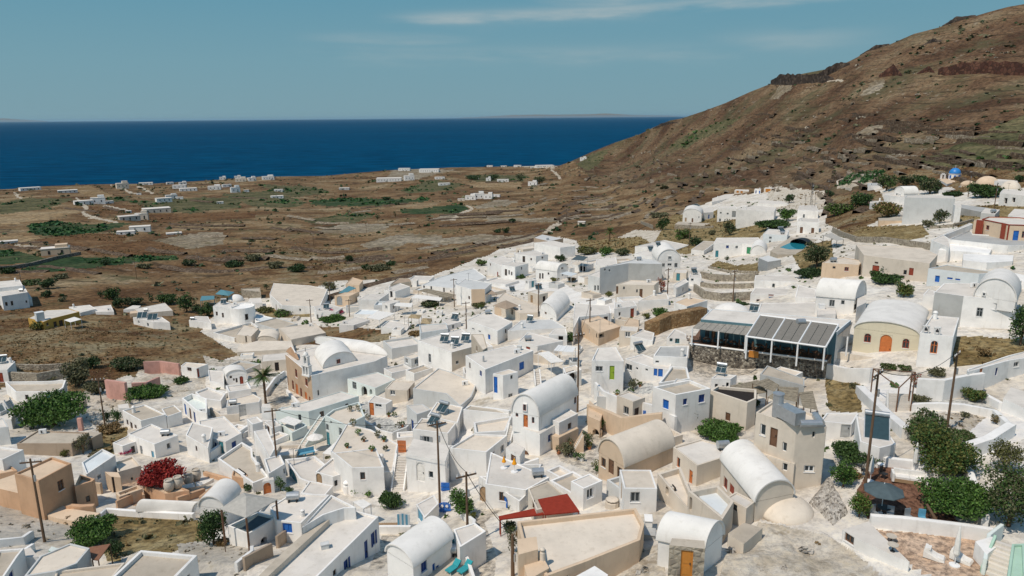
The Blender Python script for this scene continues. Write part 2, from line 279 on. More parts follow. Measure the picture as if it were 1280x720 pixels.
MATDEF = {
 'W': lambda: plaster('white_limewash', (0.86, 0.835, 0.795)),
 'R': lambda: plaster('white_roof_lime', (0.68, 0.63, 0.565), 0.16, 0.35),  # kept darker than the walls to soften the sun on flat tops
 'V': lambda: plaster('white_vault_lime', (0.80, 0.77, 0.72), 0.14, 0.3),
 'C': lambda: plaster('cream_plaster', (0.70, 0.615, 0.51), 0.16, 0.4),
 'T': lambda: plaster('tan_roof_cement', (0.50, 0.435, 0.35), 0.2, 0.5),
 'N': lambda: plaster('brown_cement_wall', (0.40, 0.31, 0.23), 0.2, 0.4),
 'G': lambda: plaster('grey_cement_and_shade', (0.46, 0.46, 0.44), 0.18, 0.4),
 'E': lambda: plaster('pale_grey_paint_and_shade', (0.62, 0.62, 0.60), 0.12, 0.3),
 'A': lambda: plaster('mint_limewash', (0.70, 0.755, 0.715), 0.12, 0.3),
 'U': lambda: plaster('pale_blue_wash', (0.68, 0.715, 0.72), 0.12, 0.3),
 'P': lambda: plaster('ochre_plaster', (0.60, 0.38, 0.235), 0.18, 0.4),
 'O': lambda: plaster('peach_and_lit_ochre_plaster', (0.68, 0.52, 0.37), 0.15, 0.35),  # on ochre houses this paler tone paints the sunlit tops
 'Q': lambda: plaster('tan_church_front', (0.55, 0.40, 0.275), 0.14, 0.3),
 'Y': lambda: plaster('mustard_plaster', (0.60, 0.37, 0.09), 0.15, 0.3),
 'L': lambda: plaster('pale_yellow_plaster', (0.72, 0.645, 0.48), 0.1, 0.2),
 'K': lambda: plaster('pink_ruin_plaster', (0.62, 0.35, 0.29), 0.3, 0.7),
 'M': lambda: plaster('mint_green_paint', (0.42, 0.60, 0.48), 0.12, 0.3),
 'S': lambda: rubble('grey_rubble_stone', (0.20, 0.17, 0.14), (0.32, 0.28, 0.22), (0.45, 0.40, 0.32), 2.4),
 'SL': lambda: rubble('pale_speckled_stone', (0.16, 0.14, 0.12), (0.42, 0.38, 0.33), (0.58, 0.54, 0.48), 4.2, (0.50, 0.46, 0.40)),
 'D': lambda: rubble('dark_lava_stone', (0.05, 0.045, 0.042), (0.14, 0.12, 0.10), (0.42, 0.38, 0.31), 3.2, (0.20, 0.17, 0.13)),
 'B': lambda: rubble('brown_dry_stone', (0.20, 0.11, 0.05), (0.28, 0.17, 0.08), (0.38, 0.26, 0.14), 2.4, (0.2, .13, .07)),
 'wood': lambda: plain('weathered_pole_wood', (0.15, 0.095, 0.06), 0.85, 0.1),
 'deck': lambda: plain('deck_wood', (0.36, 0.24, 0.14), 0.8, 0.1),
 'reed': lambda: plain('reed_matting', (0.27, 0.23, 0.17), 0.95, 0.05, 0, 0.35),
 'shade': lambda: plain('grey_shade_cloth', (0.22, 0.205, 0.18), 0.9, 0.05),
 'sheet': lambda: plain('weathered_grey_sheet', (0.30, 0.28, 0.245), 0.85, 0.05, 0, 0.25),
 'tealshade': lambda: plaster('teal_washed_wall', (0.12, 0.22, 0.25)),  # teal kept dark so the colour carries the interior shade
 'glass': lambda: plain('dark_window_glass', (0.03, 0.04, 0.045), 0.08, 0.5),
 'dark': lambda: plain('dark_interior_shade', (0.035, 0.03, 0.028), 0.9, 0.05),
 'white': lambda: plain('white_paint', (0.80, 0.79, 0.77), 0.5, 0.3, 0, 0.04),
 'blue': lambda: plain('blue_paint', (0.02, 0.13, 0.45), 0.5, 0.3),
 'navy': lambda: plain('dark_blue_paint', (0.02, 0.06, 0.22), 0.5, 0.3),
 'sky': lambda: plain('light_blue_paint', (0.12, 0.33, 0.46), 0.5, 0.3),
 'teal': lambda: plain('teal_paint', (0.05, 0.22, 0.26), 0.5, 0.3),
 'aqua': lambda: plain('aqua_cloth', (0.04, 0.30, 0.33), 0.8, 0.1),
 'orange': lambda: plain('orange_brown_paint', (0.55, 0.17, 0.05), 0.5, 0.3),
 'amber': lambda: plain('amber_wood_door', (0.50, 0.20, 0.035), 0.5, 0.3),
 'red': lambda: plain('red_brown_paint', (0.28, 0.06, 0.035), 0.6, 0.2),
 'canvasred': lambda: plain('red_canvas', (0.27, 0.038, 0.022), 0.8, 0.1),
 'saffron': lambda: plain('saffron_cloth', (0.80, 0.33, 0.02), 0.8, 0.1),
 'brown': lambda: plain('brown_paint', (0.16, 0.085, 0.05), 0.6, 0.2),
 'rust': lambda: plain('rusty_sheet', (0.24, 0.12, 0.075), 0.8, 0.1),
 'lime': lambda: plain('lime_green_paint', (0.30, 0.42, 0.04), 0.5, 0.3),
 'green': lambda: plain('green_paint', (0.05, 0.26, 0.12), 0.5, 0.3),
 'canvas': lambda: plain('white_canvas', (0.76, 0.73, 0.68), 0.9, 0.05),
 'greycloth': lambda: plain('grey_canvas', (0.42, 0.40, 0.36), 0.9, 0.05),
 'slate': lambda: plain('slate_blue_cloth', (0.085, 0.115, 0.125), 0.9, 0.05),
 'tealroof': lambda: plain('teal_sheet_roof', (0.10, 0.24, 0.28), 0.6, 0.2),
 'metal': lambda: plain('grey_metal', (0.45, 0.47, 0.48), 0.4, 0.4, 0.6),
 'iron': lambda: plain('dark_iron', (0.05, 0.05, 0.05), 0.5, 0.3, 0.5),
 'panel': lambda: plain('solar_panel_glass', (0.035, 0.065, 0.075), 0.12, 0.5),
 'clay': lambda: plain('pale_clay_jar', (0.52, 0.46, 0.38), 0.85, 0.1),
 'terracotta': lambda: plain('terracotta', (0.45, 0.18, 0.09), 0.85, 0.1),
 'domeblue': lambda: plain('dome_blue', (0.03, 0.22, 0.58), 0.4, 0.4),
 'rock': lambda: rubble('hill_rock', (0.03, 0.025, 0.022), (0.06, 0.046, 0.038), (0.13, 0.10, 0.075), 0.35, (0.06, .045, .035)),
 'redrock': lambda: rubble('red_rock', (0.06, 0.03, 0.024), (0.11, 0.05, 0.035), (0.17, 0.085, 0.055), 0.35, (0.05, .028, .02)),
 'leaf': lambda: leafmat('leaf_green', (0.030, 0.066, 0.014), (0.050, 0.098, 0.024), (0.085, 0.135, 0.038)),
 'leafd': lambda: leafmat('leaf_dark_green', (0.018, 0.040, 0.012), (0.032, 0.060, 0.020), (0.050, 0.082, 0.028)),
 'leafb': lambda: leafmat('leaf_bright_green', (0.035, 0.085, 0.014), (0.07, 0.15, 0.025), (0.12, 0.20, 0.045)),
 'leafo': lambda: leafmat('leaf_olive', (0.06, 0.065, 0.028), (0.11, 0.11, 0.055), (0.17, 0.16, 0.09)),
 'leafy': lambda: leafmat('leaf_yellow_olive', (0.075, 0.085, 0.018), (0.11, 0.115, 0.028), (0.15, 0.15, 0.045)),
 'leafx': lambda: leafmat('dry_brown_leaf', (0.12, 0.075, 0.03), (0.20, 0.13, 0.055), (0.28, 0.20, 0.10)),
 'flred': lambda: leafmat('bougainvillea_red', (0.15, 0.014, 0.014), (0.25, 0.02, 0.018), (0.34, 0.045, 0.03)),
 'flpink': lambda: leafmat('bougainvillea_magenta', (0.25, 0.01, 0.06), (0.42, 0.025, 0.10), (0.5, 0.06, 0.15)),
 'vine': lambda: leafmat('vine_leaf', (0.014, 0.058, 0.014), (0.030, 0.090, 0.024), (0.065, 0.125, 0.036)),
 'water': lambda: plain('pool_water', (0.02, 0.22, 0.28), 0.05, 0.5),
 'tyre': lambda: plain('tyre_rubber', (0.02, 0.02, 0.02), 0.8, 0.2),
 'carpaint': lambda: plain('grey_blue_car_paint', (0.16, 0.22, 0.25), 0.3, 0.5),
 'straw': lambda: plain('straw_thatch', (0.36, 0.28, 0.17), 0.95, 0.05, 0, 0.3),
}
def MT(k):
    if k not in MATS: MATS[k] = MATDEF[k]()
    return MATS[k]

# ------------------------------------------------------------------ objects
def thing(name, label, cat, loc, group=None):
    o = bpy.data.objects.new(name, None); COL.objects.link(o); o.empty_display_size = 0.3
    o.location = [float(v) for v in loc]; o['label'] = label; o['category'] = cat
    if group: o['group'] = group
    return o
def tag(o, label, cat, group=None):
    o['label'] = label; o['category'] = cat
    if group: o['group'] = group
    return o
def rootloc(p):
    v = np.zeros(3)
    while p is not None: v = v+np.array(p.location); p = p.parent
    return v
def mk(name, vs, fs, mat, parent=None, smooth=False):
    vs = np.asarray(vs, float).reshape(-1, 3)
    if parent is not None: vs = vs-rootloc(parent)
    else:
        pass
    me = bpy.data.meshes.new(name)
    me.from_pydata(vs.tolist(), [], [list(map(int, f)) for f in fs]); me.update()
    if smooth: me.polygons.foreach_set('use_smooth', [True]*len(me.polygons))
    me.materials.append(MT(mat) if isinstance(mat, str) else mat)
    o = bpy.data.objects.new(name, me); COL.objects.link(o)
    if parent is not None: o.parent = parent
    return o
def mk_np(name, V, Q, mat, parent=None):
    """quads from numpy arrays"""
    if parent is not None: V = V-rootloc(parent)
    me = bpy.data.meshes.new(name); n = len(Q); k = Q.shape[1]
    me.vertices.add(len(V)); me.vertices.foreach_set('co', np.ascontiguousarray(V, dtype=np.float32).ravel())
    me.loops.add(n*k); me.loops.foreach_set('vertex_index', np.ascontiguousarray(Q, dtype=np.int32).ravel())
    me.polygons.add(n); me.polygons.foreach_set('loop_start', np.arange(0, n*k, k, dtype=np.int32))
    me.update(calc_edges=True); me.materials.append(MT(mat) if isinstance(mat, str) else mat)
    o = bpy.data.objects.new(name, me); COL.objects.link(o)
    if parent is not None: o.parent = parent
    return o
class MB:
    def __init__(s): s.v = []; s.f = []
    def add(s, vs, fs):
        n = len(s.v); s.v += [tuple(map(float, v)) for v in vs]; s.f += [[i+n for i in f] for f in fs]; return s
    def obox(s, c, ex, ey, ez):
        """box from centre and half-axis vectors"""
        c = np.array(c, float); ex = np.array(ex, float); ey = np.array(ey, float); ez = np.array(ez, float)
        vs = [c+sx*ex+sy*ey+sz*ez for sz in (-1, 1) for sy in (-1, 1) for sx in (-1, 1)]
        return s.add(vs, [(0,2,3,1),(4,5,7,6),(0,1,5,4),(2,6,7,3),(0,4,6,2),(1,3,7,5)])
    def box(s, c, size, rz=0.0):
        a = math.cos(rz); b = math.sin(rz)
        return s.obox(c, (a*size[0]/2, b*size[0]/2, 0), (-b*size[1]/2, a*size[1]/2, 0), (0, 0, size[2]/2))
    def bar(s, p, q, r, n=6, r2=None):
        p = np.array(p, float); q = np.array(q, float); d = q-p; L_ = np.linalg.norm(d)
        if L_ < 1e-6: return s
        d = d/L_; a = np.cross(d, (0, 0, 1) if abs(d[2]) < 0.9 else (1, 0, 0)); a /= np.linalg.norm(a); b = np.cross(d, a); r2 = r if r2 is None else r2
        vs = [p+r*(math.cos(t)*a+math.sin(t)*b) for t in np.linspace(0, 2*math.pi, n, endpoint=False)]+[q+r2*(math.cos(t)*a+math.sin(t)*b) for t in np.linspace(0, 2*math.pi, n, endpoint=False)]
        fs = [(i, (i+1) % n, n+(i+1) % n, n+i) for i in range(n)]+[tuple(range(n-1, -1, -1)), tuple(range(n, 2*n))]
        return s.add(vs, fs)
    def lathe(s, c, prof, n=16):
        c = np.array(c, float); vs = []; fs = []
        for (r, z) in prof:
            vs += [c+np.array([r*math.cos(t), r*math.sin(t), z]) for t in np.linspace(0, 2*math.pi, n, endpoint=False)]
        for k in range(len(prof)-1):
            for i in range(n): fs.append((k*n+i, k*n+(i+1) % n, (k+1)*n+(i+1) % n, (k+1)*n+i))
        fs.append(tuple(range(n-1, -1, -1))); fs.append(tuple(range((len(prof)-1)*n, len(prof)*n)))
        return s.add(vs, fs)
    def prism(s, xy, z0, z1):
        n = len(xy); z0 = [z0]*n if np.isscalar(z0) else z0; z1 = [z1]*n if np.isscalar(z1) else z1
        vs = [(p[0], p[1], z0[i]) for i, p in enumerate(xy)]+[(p[0], p[1], z1[i]) for i, p in enumerate(xy)]
        fs = [(i, (i+1) % n, n+(i+1) % n, n+i) for i in range(n)]+[tuple(range(n-1, -1, -1)), tuple(range(n, 2*n))]
        return s.add(vs, fs)
    def build(s, name, mat, parent=None, smooth=False): return mk(name, s.v, s.f, mat, parent, smooth)

# tile frame: survey coordinates inside an enlarged crop
TX, TY, TS = 0.0, 0.0, 1.0
def T(x, y, s=5.0):
    global TX, TY, TS
    TX, TY, TS = x, y, s
def P2(x, y): return TX+x/TS, TY+y/TS
def PL(s): return [P2(*map(float, p.split(','))) for p in s.split()]
# ------------------------------------------------------------------ buildings
BLD = []
def area2(p): return sum(p[i][0]*p[(i+1) % len(p)][1]-p[(i+1) % len(p)][0]*p[i][1] for i in range(len(p)))
def solve_top(p0, b, h, on):
    """height of the roof edge: from the foot of the wall seen below the corner, or from a wall height"""
    if on is not None: return on['zt']+h
    if b is not None:
        base = on_ground(p0[0], b); R = math.hypot(base[0], base[1]); q = at_R(p0[0], p0[1], R)
        hh = q[2]-ground(q[0], q[1])
        if hh < 0.3 or hh > 14: print('HEIGHT', round(hh, 1), p0)
        return q[2]
    return at_h(p0[0], p0[1], h)[2]
def H(label, pts, b=None, h=None, w='W', r='R', par=0.22, name='house', cat='house', fc=None, on=None, group=None):
    px = PL(pts); p0 = px[0]
    zt = solve_top(p0, P2(0, b)[1] if b is not None else None, h, on)
    xy = [tuple(at_z(x, y, zt)[:2]) for x, y in px]
    mats = [(fc or {}).get(i, w) for i in range(len(xy))]
    if area2(xy) < 0:
        n = len(xy); xy = xy[::-1]; mats = [mats[(n-2-i) % n] for i in range(n)]
    if on is None: zb = min(ground(*p) for p in xy)-1.2
    else: zb = on['zt']-0.6
    zb = min(zb, zt-0.6)
    d = dict(kind='flat', label=label, name=name, cat=cat, xy=xy, mats=mats, zt=zt, zb=zb, w=w, r=r, par=par, group=group, holes=[[] for _ in xy], items=[], rise=0)
    BLD.append(d); return d
def V(label, A, B, ax, rise, b=None, h=None, w='W', r='V', name='house', cat='house', side='A', fw=None, on=None, group=None, seg=26, pk=None):
    """barrel vault: A,B front eave corners, ax the far end of the eave that starts at A (or B); rise in m, or pk = (x,y) of the crown"""
    a = P2(*A); bb = P2(*B); c = P2(*ax); p0 = a if side == 'A' else bb
    zt = solve_top(p0, P2(0, b)[1] if b is not None else None, h, on)
    A3 = at_z(*a, zt)[:2]; B3 = at_z(*bb, zt)[:2]; C3 = at_z(*c, zt)[:2]
    v = C3-(A3 if side == 'A' else B3)
    if rise is None:
        mid = (A3+B3)/2; q = at_R(*P2(*pk), math.hypot(*mid)); rise = max(0.3, q[2]-zt)
    xy = [tuple(A3), tuple(B3), tuple(B3+v), tuple(A3+v)]; mats = [fw or w, w, w, w]
    fi = 0
    if area2(xy) < 0: xy = [xy[1], xy[0], xy[3], xy[2]]; mats = [fw or w, w, w, w]
    zb = min(ground(*p) for p in xy)-1.2 if on is None else on['zt']-0.6
    zb = min(zb, zt-0.5)
    d = dict(kind='vault', label=label, name=name, cat=cat, xy=xy, mats=mats, zt=zt, zb=zb, w=w, r=r, par=0, group=group, holes=[[] for _ in xy], items=[], rise=rise, seg=seg, fw=fw or w)
    BLD.append(d); return d
def D(label, x, y, wpx, hpx, on=None, h=0, r='V', name='dome', cat='dome', drum=0.0, w='W', flat=1.0):
    """dome: centre foot pixel, width and height in crop pixels"""
    px, py = P2(x, y); sn = -ray(px, py)[2]; hpx = max(hpx*.45, (hpx-wpx*.5*sn)/math.sqrt(1-sn*sn)); py -= wpx/TS*.5*sn*.9
    c = at_z(px, py, on['zt']+h) if on is not None else (at_h(px, py, h) if h else on_ground(px, py))
    s = np.linalg.norm(c-EYE)/F/TS; rad = wpx*s/2; hh = hpx*s*1.05
    root = thing(name, label, cat, c)
    prof = [(rad*1.02, -1.5), (rad*1.02, 0)]+[(rad*math.cos(t), hh*math.sin(t)) for t in np.linspace(0, math.pi/2*0.97, 8)]
    MB().lathe(c, prof[:3], 24).build('wall', w, root)
    MB().lathe(c, prof[2:], 24).build('roof', r, root, True)
    BLD.append(dict(kind='pt', xy=[(c[0]+rad*math.cos(t), c[1]+rad*math.sin(t)) for t in np.linspace(0, 6.28, 9)[:-1]], zt=c[2]+hh*0.6, zb=c[2], holes=[[]]*8, rise=0, root=root))
    return root

def surf(px, py):
    """highest thing the sight line meets: a roof or the ground"""
    best = None; d = ray(px, py)
    g = on_ground(px, py); tg = np.linalg.norm(g-EYE); best = (tg, g, None)
    for B_ in BLD:
        z = B_['zt']-B_.get('par', 0)+(B_['rise']*0.75 if B_['kind'] == 'vault' else 0); t = (z-CH)/d[2]
        if t <= 0 or t >= best[0]: continue
        p = EYE+d*t; ins = False; q = B_['xy']; n = len(q); j = n-1
        for i in range(n):
            if (q[i][1] > p[1]) != (q[j][1] > p[1]) and p[0] < (q[j][0]-q[i][0])*(p[1]-q[i][1])/(q[j][1]-q[i][1])+q[i][0]: ins = not ins
            j = i
        if ins: best = (t, p, B_)
    return best[1]
def SP(x, y): return surf(*P2(x, y))
def mpp(p): return np.linalg.norm(np.array(p)-EYE)/F       # metres per photo pixel at a point

MISS = []; OPX = []
def O(kind, spec):
    """openings: 'x,y,w,h; ...' in crop pixels, set into whichever wall faces the viewer there"""
    for s in spec.split(';'):
        x, y, w, h = map(float, s.split(',')); px, py = P2(x, y); w /= TS; h /= TS; OPX.append((px, py))
        d = ray(px, py); best = None
        for B_ in BLD:
            if B_['kind'] == 'pt': continue
            q = B_['xy']; n = len(q)
            for i in range(n):
                a = np.array(q[i]); b2 = np.array(q[(i+1) % n]); e = b2-a; Lw = np.linalg.norm(e)
                if Lw < .3: continue
                e = e/Lw; nn = np.array([e[1], -e[0]])
                den = d[:2]@nn
                if den >= -0.02: continue
                t = ((a-EYE[:2])@nn)/den
                p = EYE+d*t; u = (p[:2]-a)@e
                top = B_['zt']+(B_['rise'] if B_['kind'] == 'vault' and i in (0, 2) else 0)
                if 0 <= u <= Lw and B_['zb'] <= p[2] <= top and t > 0 and (best is None or t < best[0]): best = (t, B_, i, u, p[2], Lw, a, e, nn)
        if best is None: MISS.append((kind, round(px), round(py))); continue
        t, B_, i, u, z, Lw, a, e, nn = best
        def uz(qx, qy):
            dd = ray(qx, qy); tt = ((a-EYE[:2])@nn)/(dd[:2]@nn); pp = EYE+dd*tt; return (pp[:2]-a)@e, pp[2]
        u0 = uz(px-w/2, py)[0]; u1 = uz(px+w/2, py)[0]; z0 = uz(px, py+h/2)[1]; z1 = uz(px, py-h/2)[1]
        u0, u1 = sorted((u0, u1)); u1 = min(u1, u0+2.6*(z1-z0)+0.6)
        u0 = max(0.08, u0); u1 = min(Lw-0.08, u1)
        if u1-u0 < 0.15: u0 = max(.08, u-.2); u1 = min(Lw-.08, u+.2)
        if z0 >= B_['zt']-0.15: B_['items'].append((kind, i, u0, u1, z0, z1)); continue      # above the springing of a vault: set proud
        z1 = min(z1, B_['zt']-0.06)
        if u1-u0 < 0.1 or z1-z0 < 0.15: MISS.append((kind, round(px), round(py), 'small')); continue
        if any(not (u1 < h_[1] or u0 > h_[2] or z1 < h_[3] or z0 > h_[4]) for h_ in B_['holes'][i]): continue
        B_['holes'][i].append((kind, u0, u1, z0, z1))

# kind code: [a]rch + w(indow)/d(oor)/h(ole) + colour of leaf or frame, e.g. 'wW', 'adO', 'wbS' (S = shutters)
PAINT = {'W': 'white', 'B': 'blue', 'N': 'navy', 'T': 'teal', 'O': 'orange', 'A': 'amber', 'R': 'red', 'K': 'brown', 'G': 'green', 'L': 'lime', 'Y': 'sky', 'D': 'dark', 'E': 'metal', 'H': 'deck', 'C': 'canvas'}
DEP = 0.16
def fill_opening(root, kind, a, e, nn, u0, u1, z0, z1, proud=False):
    arch = kind[0] == 'a'; k = kind[1:] if arch else kind; typ = k[0]; col = PAINT[k[1]]; sh = len(k) > 2 and k[2] == 'S'
    off = 0.05 if proud else -DEP
    def pt(u, z, o): return (a[0]+e[0]*u+nn[0]*o, a[1]+e[1]*u+nn[1]*o, z)
    ez = np.array([0, 0, 1.]); e3 = np.array([e[0], e[1], 0]); n3 = np.array([nn[0], nn[1], 0])
    w = u1-u0; h = z1-z0
    def bx(mb, ua, ub, za, zb, o0, o1):
        c = np.array(pt((ua+ub)/2, (za+zb)/2, (o0+o1)/2)); mb.obox(c, e3*(ub-ua)/2, n3*(o1-o0)/2, ez*(zb-za)/2)
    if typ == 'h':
        mb = MB(); bx(mb, u0-.01, u1+.01, z0-.01, z1+.01, off-0.5, off-0.42 if not proud else off); mb.build('opening', 'dark', root); return  # near-black panel stands in for the unlit room behind
    fw = min(0.09, w*0.12)
    if typ == 'w':
        fr = MB()
        for (ua, ub, za, zb) in ((u0, u0+fw, z0, z1), (u1-fw, u1, z0, z1), (u0+fw, u1-fw, z0, z0+fw), (u0+fw, u1-fw, z1-fw, z1)): bx(fr, ua, ub, za, zb, off, off+0.07)
        if w > 0.6: bx(fr, (u0+u1)/2-fw/2, (u0+u1)/2+fw/2, z0+fw, z1-fw, off, off+0.06)
        if h > 1.1: bx(fr, u0+fw, u1-fw, z0+h*.62, z0+h*.62+fw*.8, off, off+0.055)
        f = fr.build('window', col, root)
        pn = MB(); bx(pn, u0, u1, z0, z1, off-0.03, off+0.02); pn.build('pane', 'glass' if col not in ('blue', 'navy', 'sky') or w > 1.5 else col, f)
        if w > 0.5 and not proud:
            sl = MB(); bx(sl, u0-.06, u1+.06, z0-.07, z0-.005, -0.05, 0.05); sl.build('sill', 'white', f)
        if sh:
            for (ua, ub) in ((u0-w*.45, u0-.02), (u1+.02, u1+w*.45)):
                s_ = MB(); bx(s_, ua, ub, z0, z1, 0.01, 0.06)
                for q in range(4): bx(s_, ua+.05, ub-.05, z0+h*(.1+.22*q), z0+h*(.22+.22*q), 0.06, 0.085)
                s_.build('shutter', col, f)
    else:
        lf = MB(); bx(lf, u0+fw*.6, u1-fw*.6, z0, z1-fw*.6, off, off+0.06)
        nleaf = 2 if w > 1.0 else 1
        for q in range(nleaf):
            ua = u0+fw+(w-2*fw)*q/nleaf+.05; ub = u0+fw+(w-2*fw)*(q+1)/nleaf-.05
            if ub-ua > .15:
                bx(lf, ua, ub, z0+h*.08, z0+h*.42, off+.06, off+.085); bx(lf, ua, ub, z0+h*.50, z0+h*(.72 if arch else .92), off+.06, off+.085)
        d = lf.build('door', col, root)
        fr = MB()
        for (ua, ub, za, zb) in ((u0, u0+fw*.6, z0, z1), (u1-fw*.6, u1, z0, z1), (u0+fw*.6, u1-fw*.6, z1-fw*.6, z1)): bx(fr, ua, ub, za, zb, off, off+0.10)
        fr.build('frame', col if col != 'dark' else 'brown', d)
        if w > .5: hd = MB(); bx(hd, u1-fw-.12, u1-fw-.06, z0+.95, z0+1.1, off+.085, off+.14); hd.build('handle', 'iron', d)
    if proud:   # painted surround so that it reads as set into the vault wall
        sr = MB()
        for (ua, ub, za, zb) in ((u0-.1, u0, z0-.1, z1+.1), (u1, u1+.1, z0-.1, z1+.1), (u0, u1, z0-.1, z0), (u0, u1, z1, z1+.1)): bx(sr, ua, ub, za, zb, 0.0, 0.14)
        sr.build('surround', 'W', root)

def wall_edge(V_, F_, a, e, nn, Lw, zb, zt, holes):
    us = sorted({0.0, Lw, *[h[1] for h in holes], *[h[2] for h in holes]}); zs = sorted({zb, zt, *[h[3] for h in holes], *[h[4] for h in holes]})
    def P(u, z, o=0.0): return (a[0]+e[0]*u+nn[0]*o, a[1]+e[1]*u+nn[1]*o, z)
    def quad(*p): n = len(V_); V_.extend(p); F_.append(tuple(range(n, n+len(p))))
    for i in range(len(us)-1):
        if us[i+1]-us[i] < 1e-5: continue
        for j in range(len(zs)-1):
            if zs[j+1]-zs[j] < 1e-5: continue
            um = (us[i]+us[i+1])/2; zm = (zs[j]+zs[j+1])/2
            if any(h[1] < um < h[2] and h[3] < zm < h[4] for h in holes): continue
            quad(P(us[i], zs[j]), P(us[i+1], zs[j]), P(us[i+1], zs[j+1]), P(us[i], zs[j+1]))
    for (k, u0, u1, z0, z1) in holes:
        dp = -0.5 if (k[1:] if k[0] == 'a' else k)[0] == 'h' else -DEP-.03
        quad(P(u0, z0), P(u0, z0, dp), P(u0, z1, dp), P(u0, z1)); quad(P(u1, z0), P(u1, z1), P(u1, z1, dp), P(u1, z0, dp))
        quad(P(u0, z0), P(u1, z0), P(u1, z0, dp), P(u0, z0, dp)); quad(P(u0, z1), P(u0, z1, dp), P(u1, z1, dp), P(u1, z1))
        if k[0] == 'a':
            r = (u1-u0)/2; um = (u0+u1)/2; rz = min(r, (z1-z0)*.6); zs_ = z1-rz; ar = [(um-r*math.cos(t), zs_+rz*math.sin(t)) for t in np.linspace(0, math.pi, 13)]
            for t in range(12):
                cu = u0 if t < 6 else u1
                quad(P(cu, z1, -.004), P(ar[t][0], ar[t][1], -.004), P(ar[t+1][0], ar[t+1][1], -.004))
                quad(P(ar[t][0], ar[t][1], -.004), P(ar[t+1][0], ar[t+1][1], -.004), P(ar[t+1][0], ar[t+1][1], dp+.07), P(ar[t][0], ar[t][1], dp+.07))

def inset(xy, d):
    n = len(xy); out = []
    for i in range(n):
        p = np.array(xy[i-1]); c = np.array(xy[i]); q = np.array(xy[(i+1) % n])
        e1 = c-p; e1 = e1/(np.linalg.norm(e1)+1e-9); e2 = q-c; e2 = e2/(np.linalg.norm(e2)+1e-9)
        n1 = np.array([-e1[1], e1[0]]); n2 = np.array([-e2[1], e2[0]]); b = n1+n2; k = 1+n1@n2
        b = b/max(k, 0.35); out.append(tuple(c+b*d))
    return out
def build_all():
    for B_ in BLD:
        if B_['kind'] == 'pt' or 'root' in B_: continue
        xy = B_['xy']; n = len(xy); c = np.mean(np.array(xy), axis=0); zg = max(B_['zb'], min(B_['zt']-.5, ground(c[0], c[1])))
        root = thing(B_['name'], B_['label'], B_['cat'], (c[0], c[1], zg), B_['group']); B_['root'] = root
        groups = {}
        for i in range(n):
            a = np.array(xy[i]); e = np.array(xy[(i+1) % n])-a; Lw = np.linalg.norm(e)
            if Lw < 1e-4: continue
            e = e/Lw; nn = np.array([e[1], -e[0]])
            g = groups.setdefault(B_['mats'][i] if B_['mats'][i] == B_['w'] else (B_['mats'][i], i), ([], []))
            wall_edge(g[0], g[1], a, e, nn, Lw, B_['zb'], B_['zt'], B_['holes'][i])
            for hh in B_['holes'][i]: fill_opening(root, hh[0], a, e, nn, *hh[1:])
            for (k, j, u0, u1, z0, z1) in B_['items']:
                if j == i: fill_opening(root, k, a, e, nn, u0, u1, z0, z1, True)
        zt = B_['zt']
        if B_['kind'] == 'flat':
            par = B_['par']
            if par > 0.01:
                iw = inset(xy, 0.16 if par < .3 else 0.24)
                if area2(iw) <= 0 or area2(iw) > area2(xy): par = 0; 
            if par > 0.01:
                vs = [(*p, zt) for p in xy]+[(*p, zt) for p in iw]+[(*p, zt-par) for p in iw]
                fs = []
                for i in range(n):
                    j = (i+1) % n; fs += [(i, j, n+j, n+i), (n+i, n+j, 2*n+j, 2*n+i)]
                mk('parapet', vs, fs, B_['w'], root); mk('roof', [(*p, zt-par) for p in iw], [tuple(range(n))], B_['r'], root)
            else: mk('roof', [(*p, zt) for p in xy], [tuple(range(n))], B_['r'], root)
        else:
            rise = B_['rise']; sg = B_['seg']; A, Bq, C, Dq = [np.array(p) for p in xy]
            ax = (C-Bq); L_ = np.linalg.norm(ax); ax = ax/L_
            ts = np.linspace(0, math.pi, sg+1); prof = [(.5-.5*math.cos(t), rise*math.sin(t)) for t in ts]
            g = groups.setdefault(B_['fw'] if B_['fw'] == B_['w'] else (B_['fw'], 0), ([], []))
            for (p, q) in ((A, Bq), (Dq, C)):
                if p is Dq: g = groups.setdefault(B_['w'], ([], []))
                k0 = len(g[0]); g[0].extend([(*(p+(q-p)*u), zt+z) for u, z in prof]); g[1].append(tuple(range(k0, k0+sg+1)))
            th = 0.14; ov = 0.12; W_ = np.linalg.norm(Bq-A); vs = []; fs = []
            # shell with thickness, running a little past both gables
            for (s0, dz) in ((-ov, th), (-ov, 0.0)):
                for end in (0, 1):
                    for u, z in prof:
                        uu = .5+(u-.5)*(1+2*dz/W_); p = A+(Bq-A)*uu+ax*(s0 if end == 0 else L_-s0); vs.append((p[0], p[1], zt+z*(1+dz/max(rise, .4))+(0.02 if dz == 0 else 0)))
            m_ = sg+1
            for i in range(sg):
                fs += [(i, i+1, m_+i+1, m_+i), (2*m_+i, 3*m_+i, 3*m_+i+1, 2*m_+i+1), (i, 2*m_+i, 2*m_+i+1, i+1), (m_+i, m_+i+1, 3*m_+i+1, 3*m_+i)]
            fs += [(0, m_, 3*m_, 2*m_), (sg, 2*m_+sg, 3*m_+sg, m_+sg)]
            mk('roof', vs, fs, B_['r'], root)
        for k, (vv, ff) in groups.items(): mk('wall' if k == B_['w'] else 'facade', vv, ff, k if isinstance(k, str) else k[0], root)

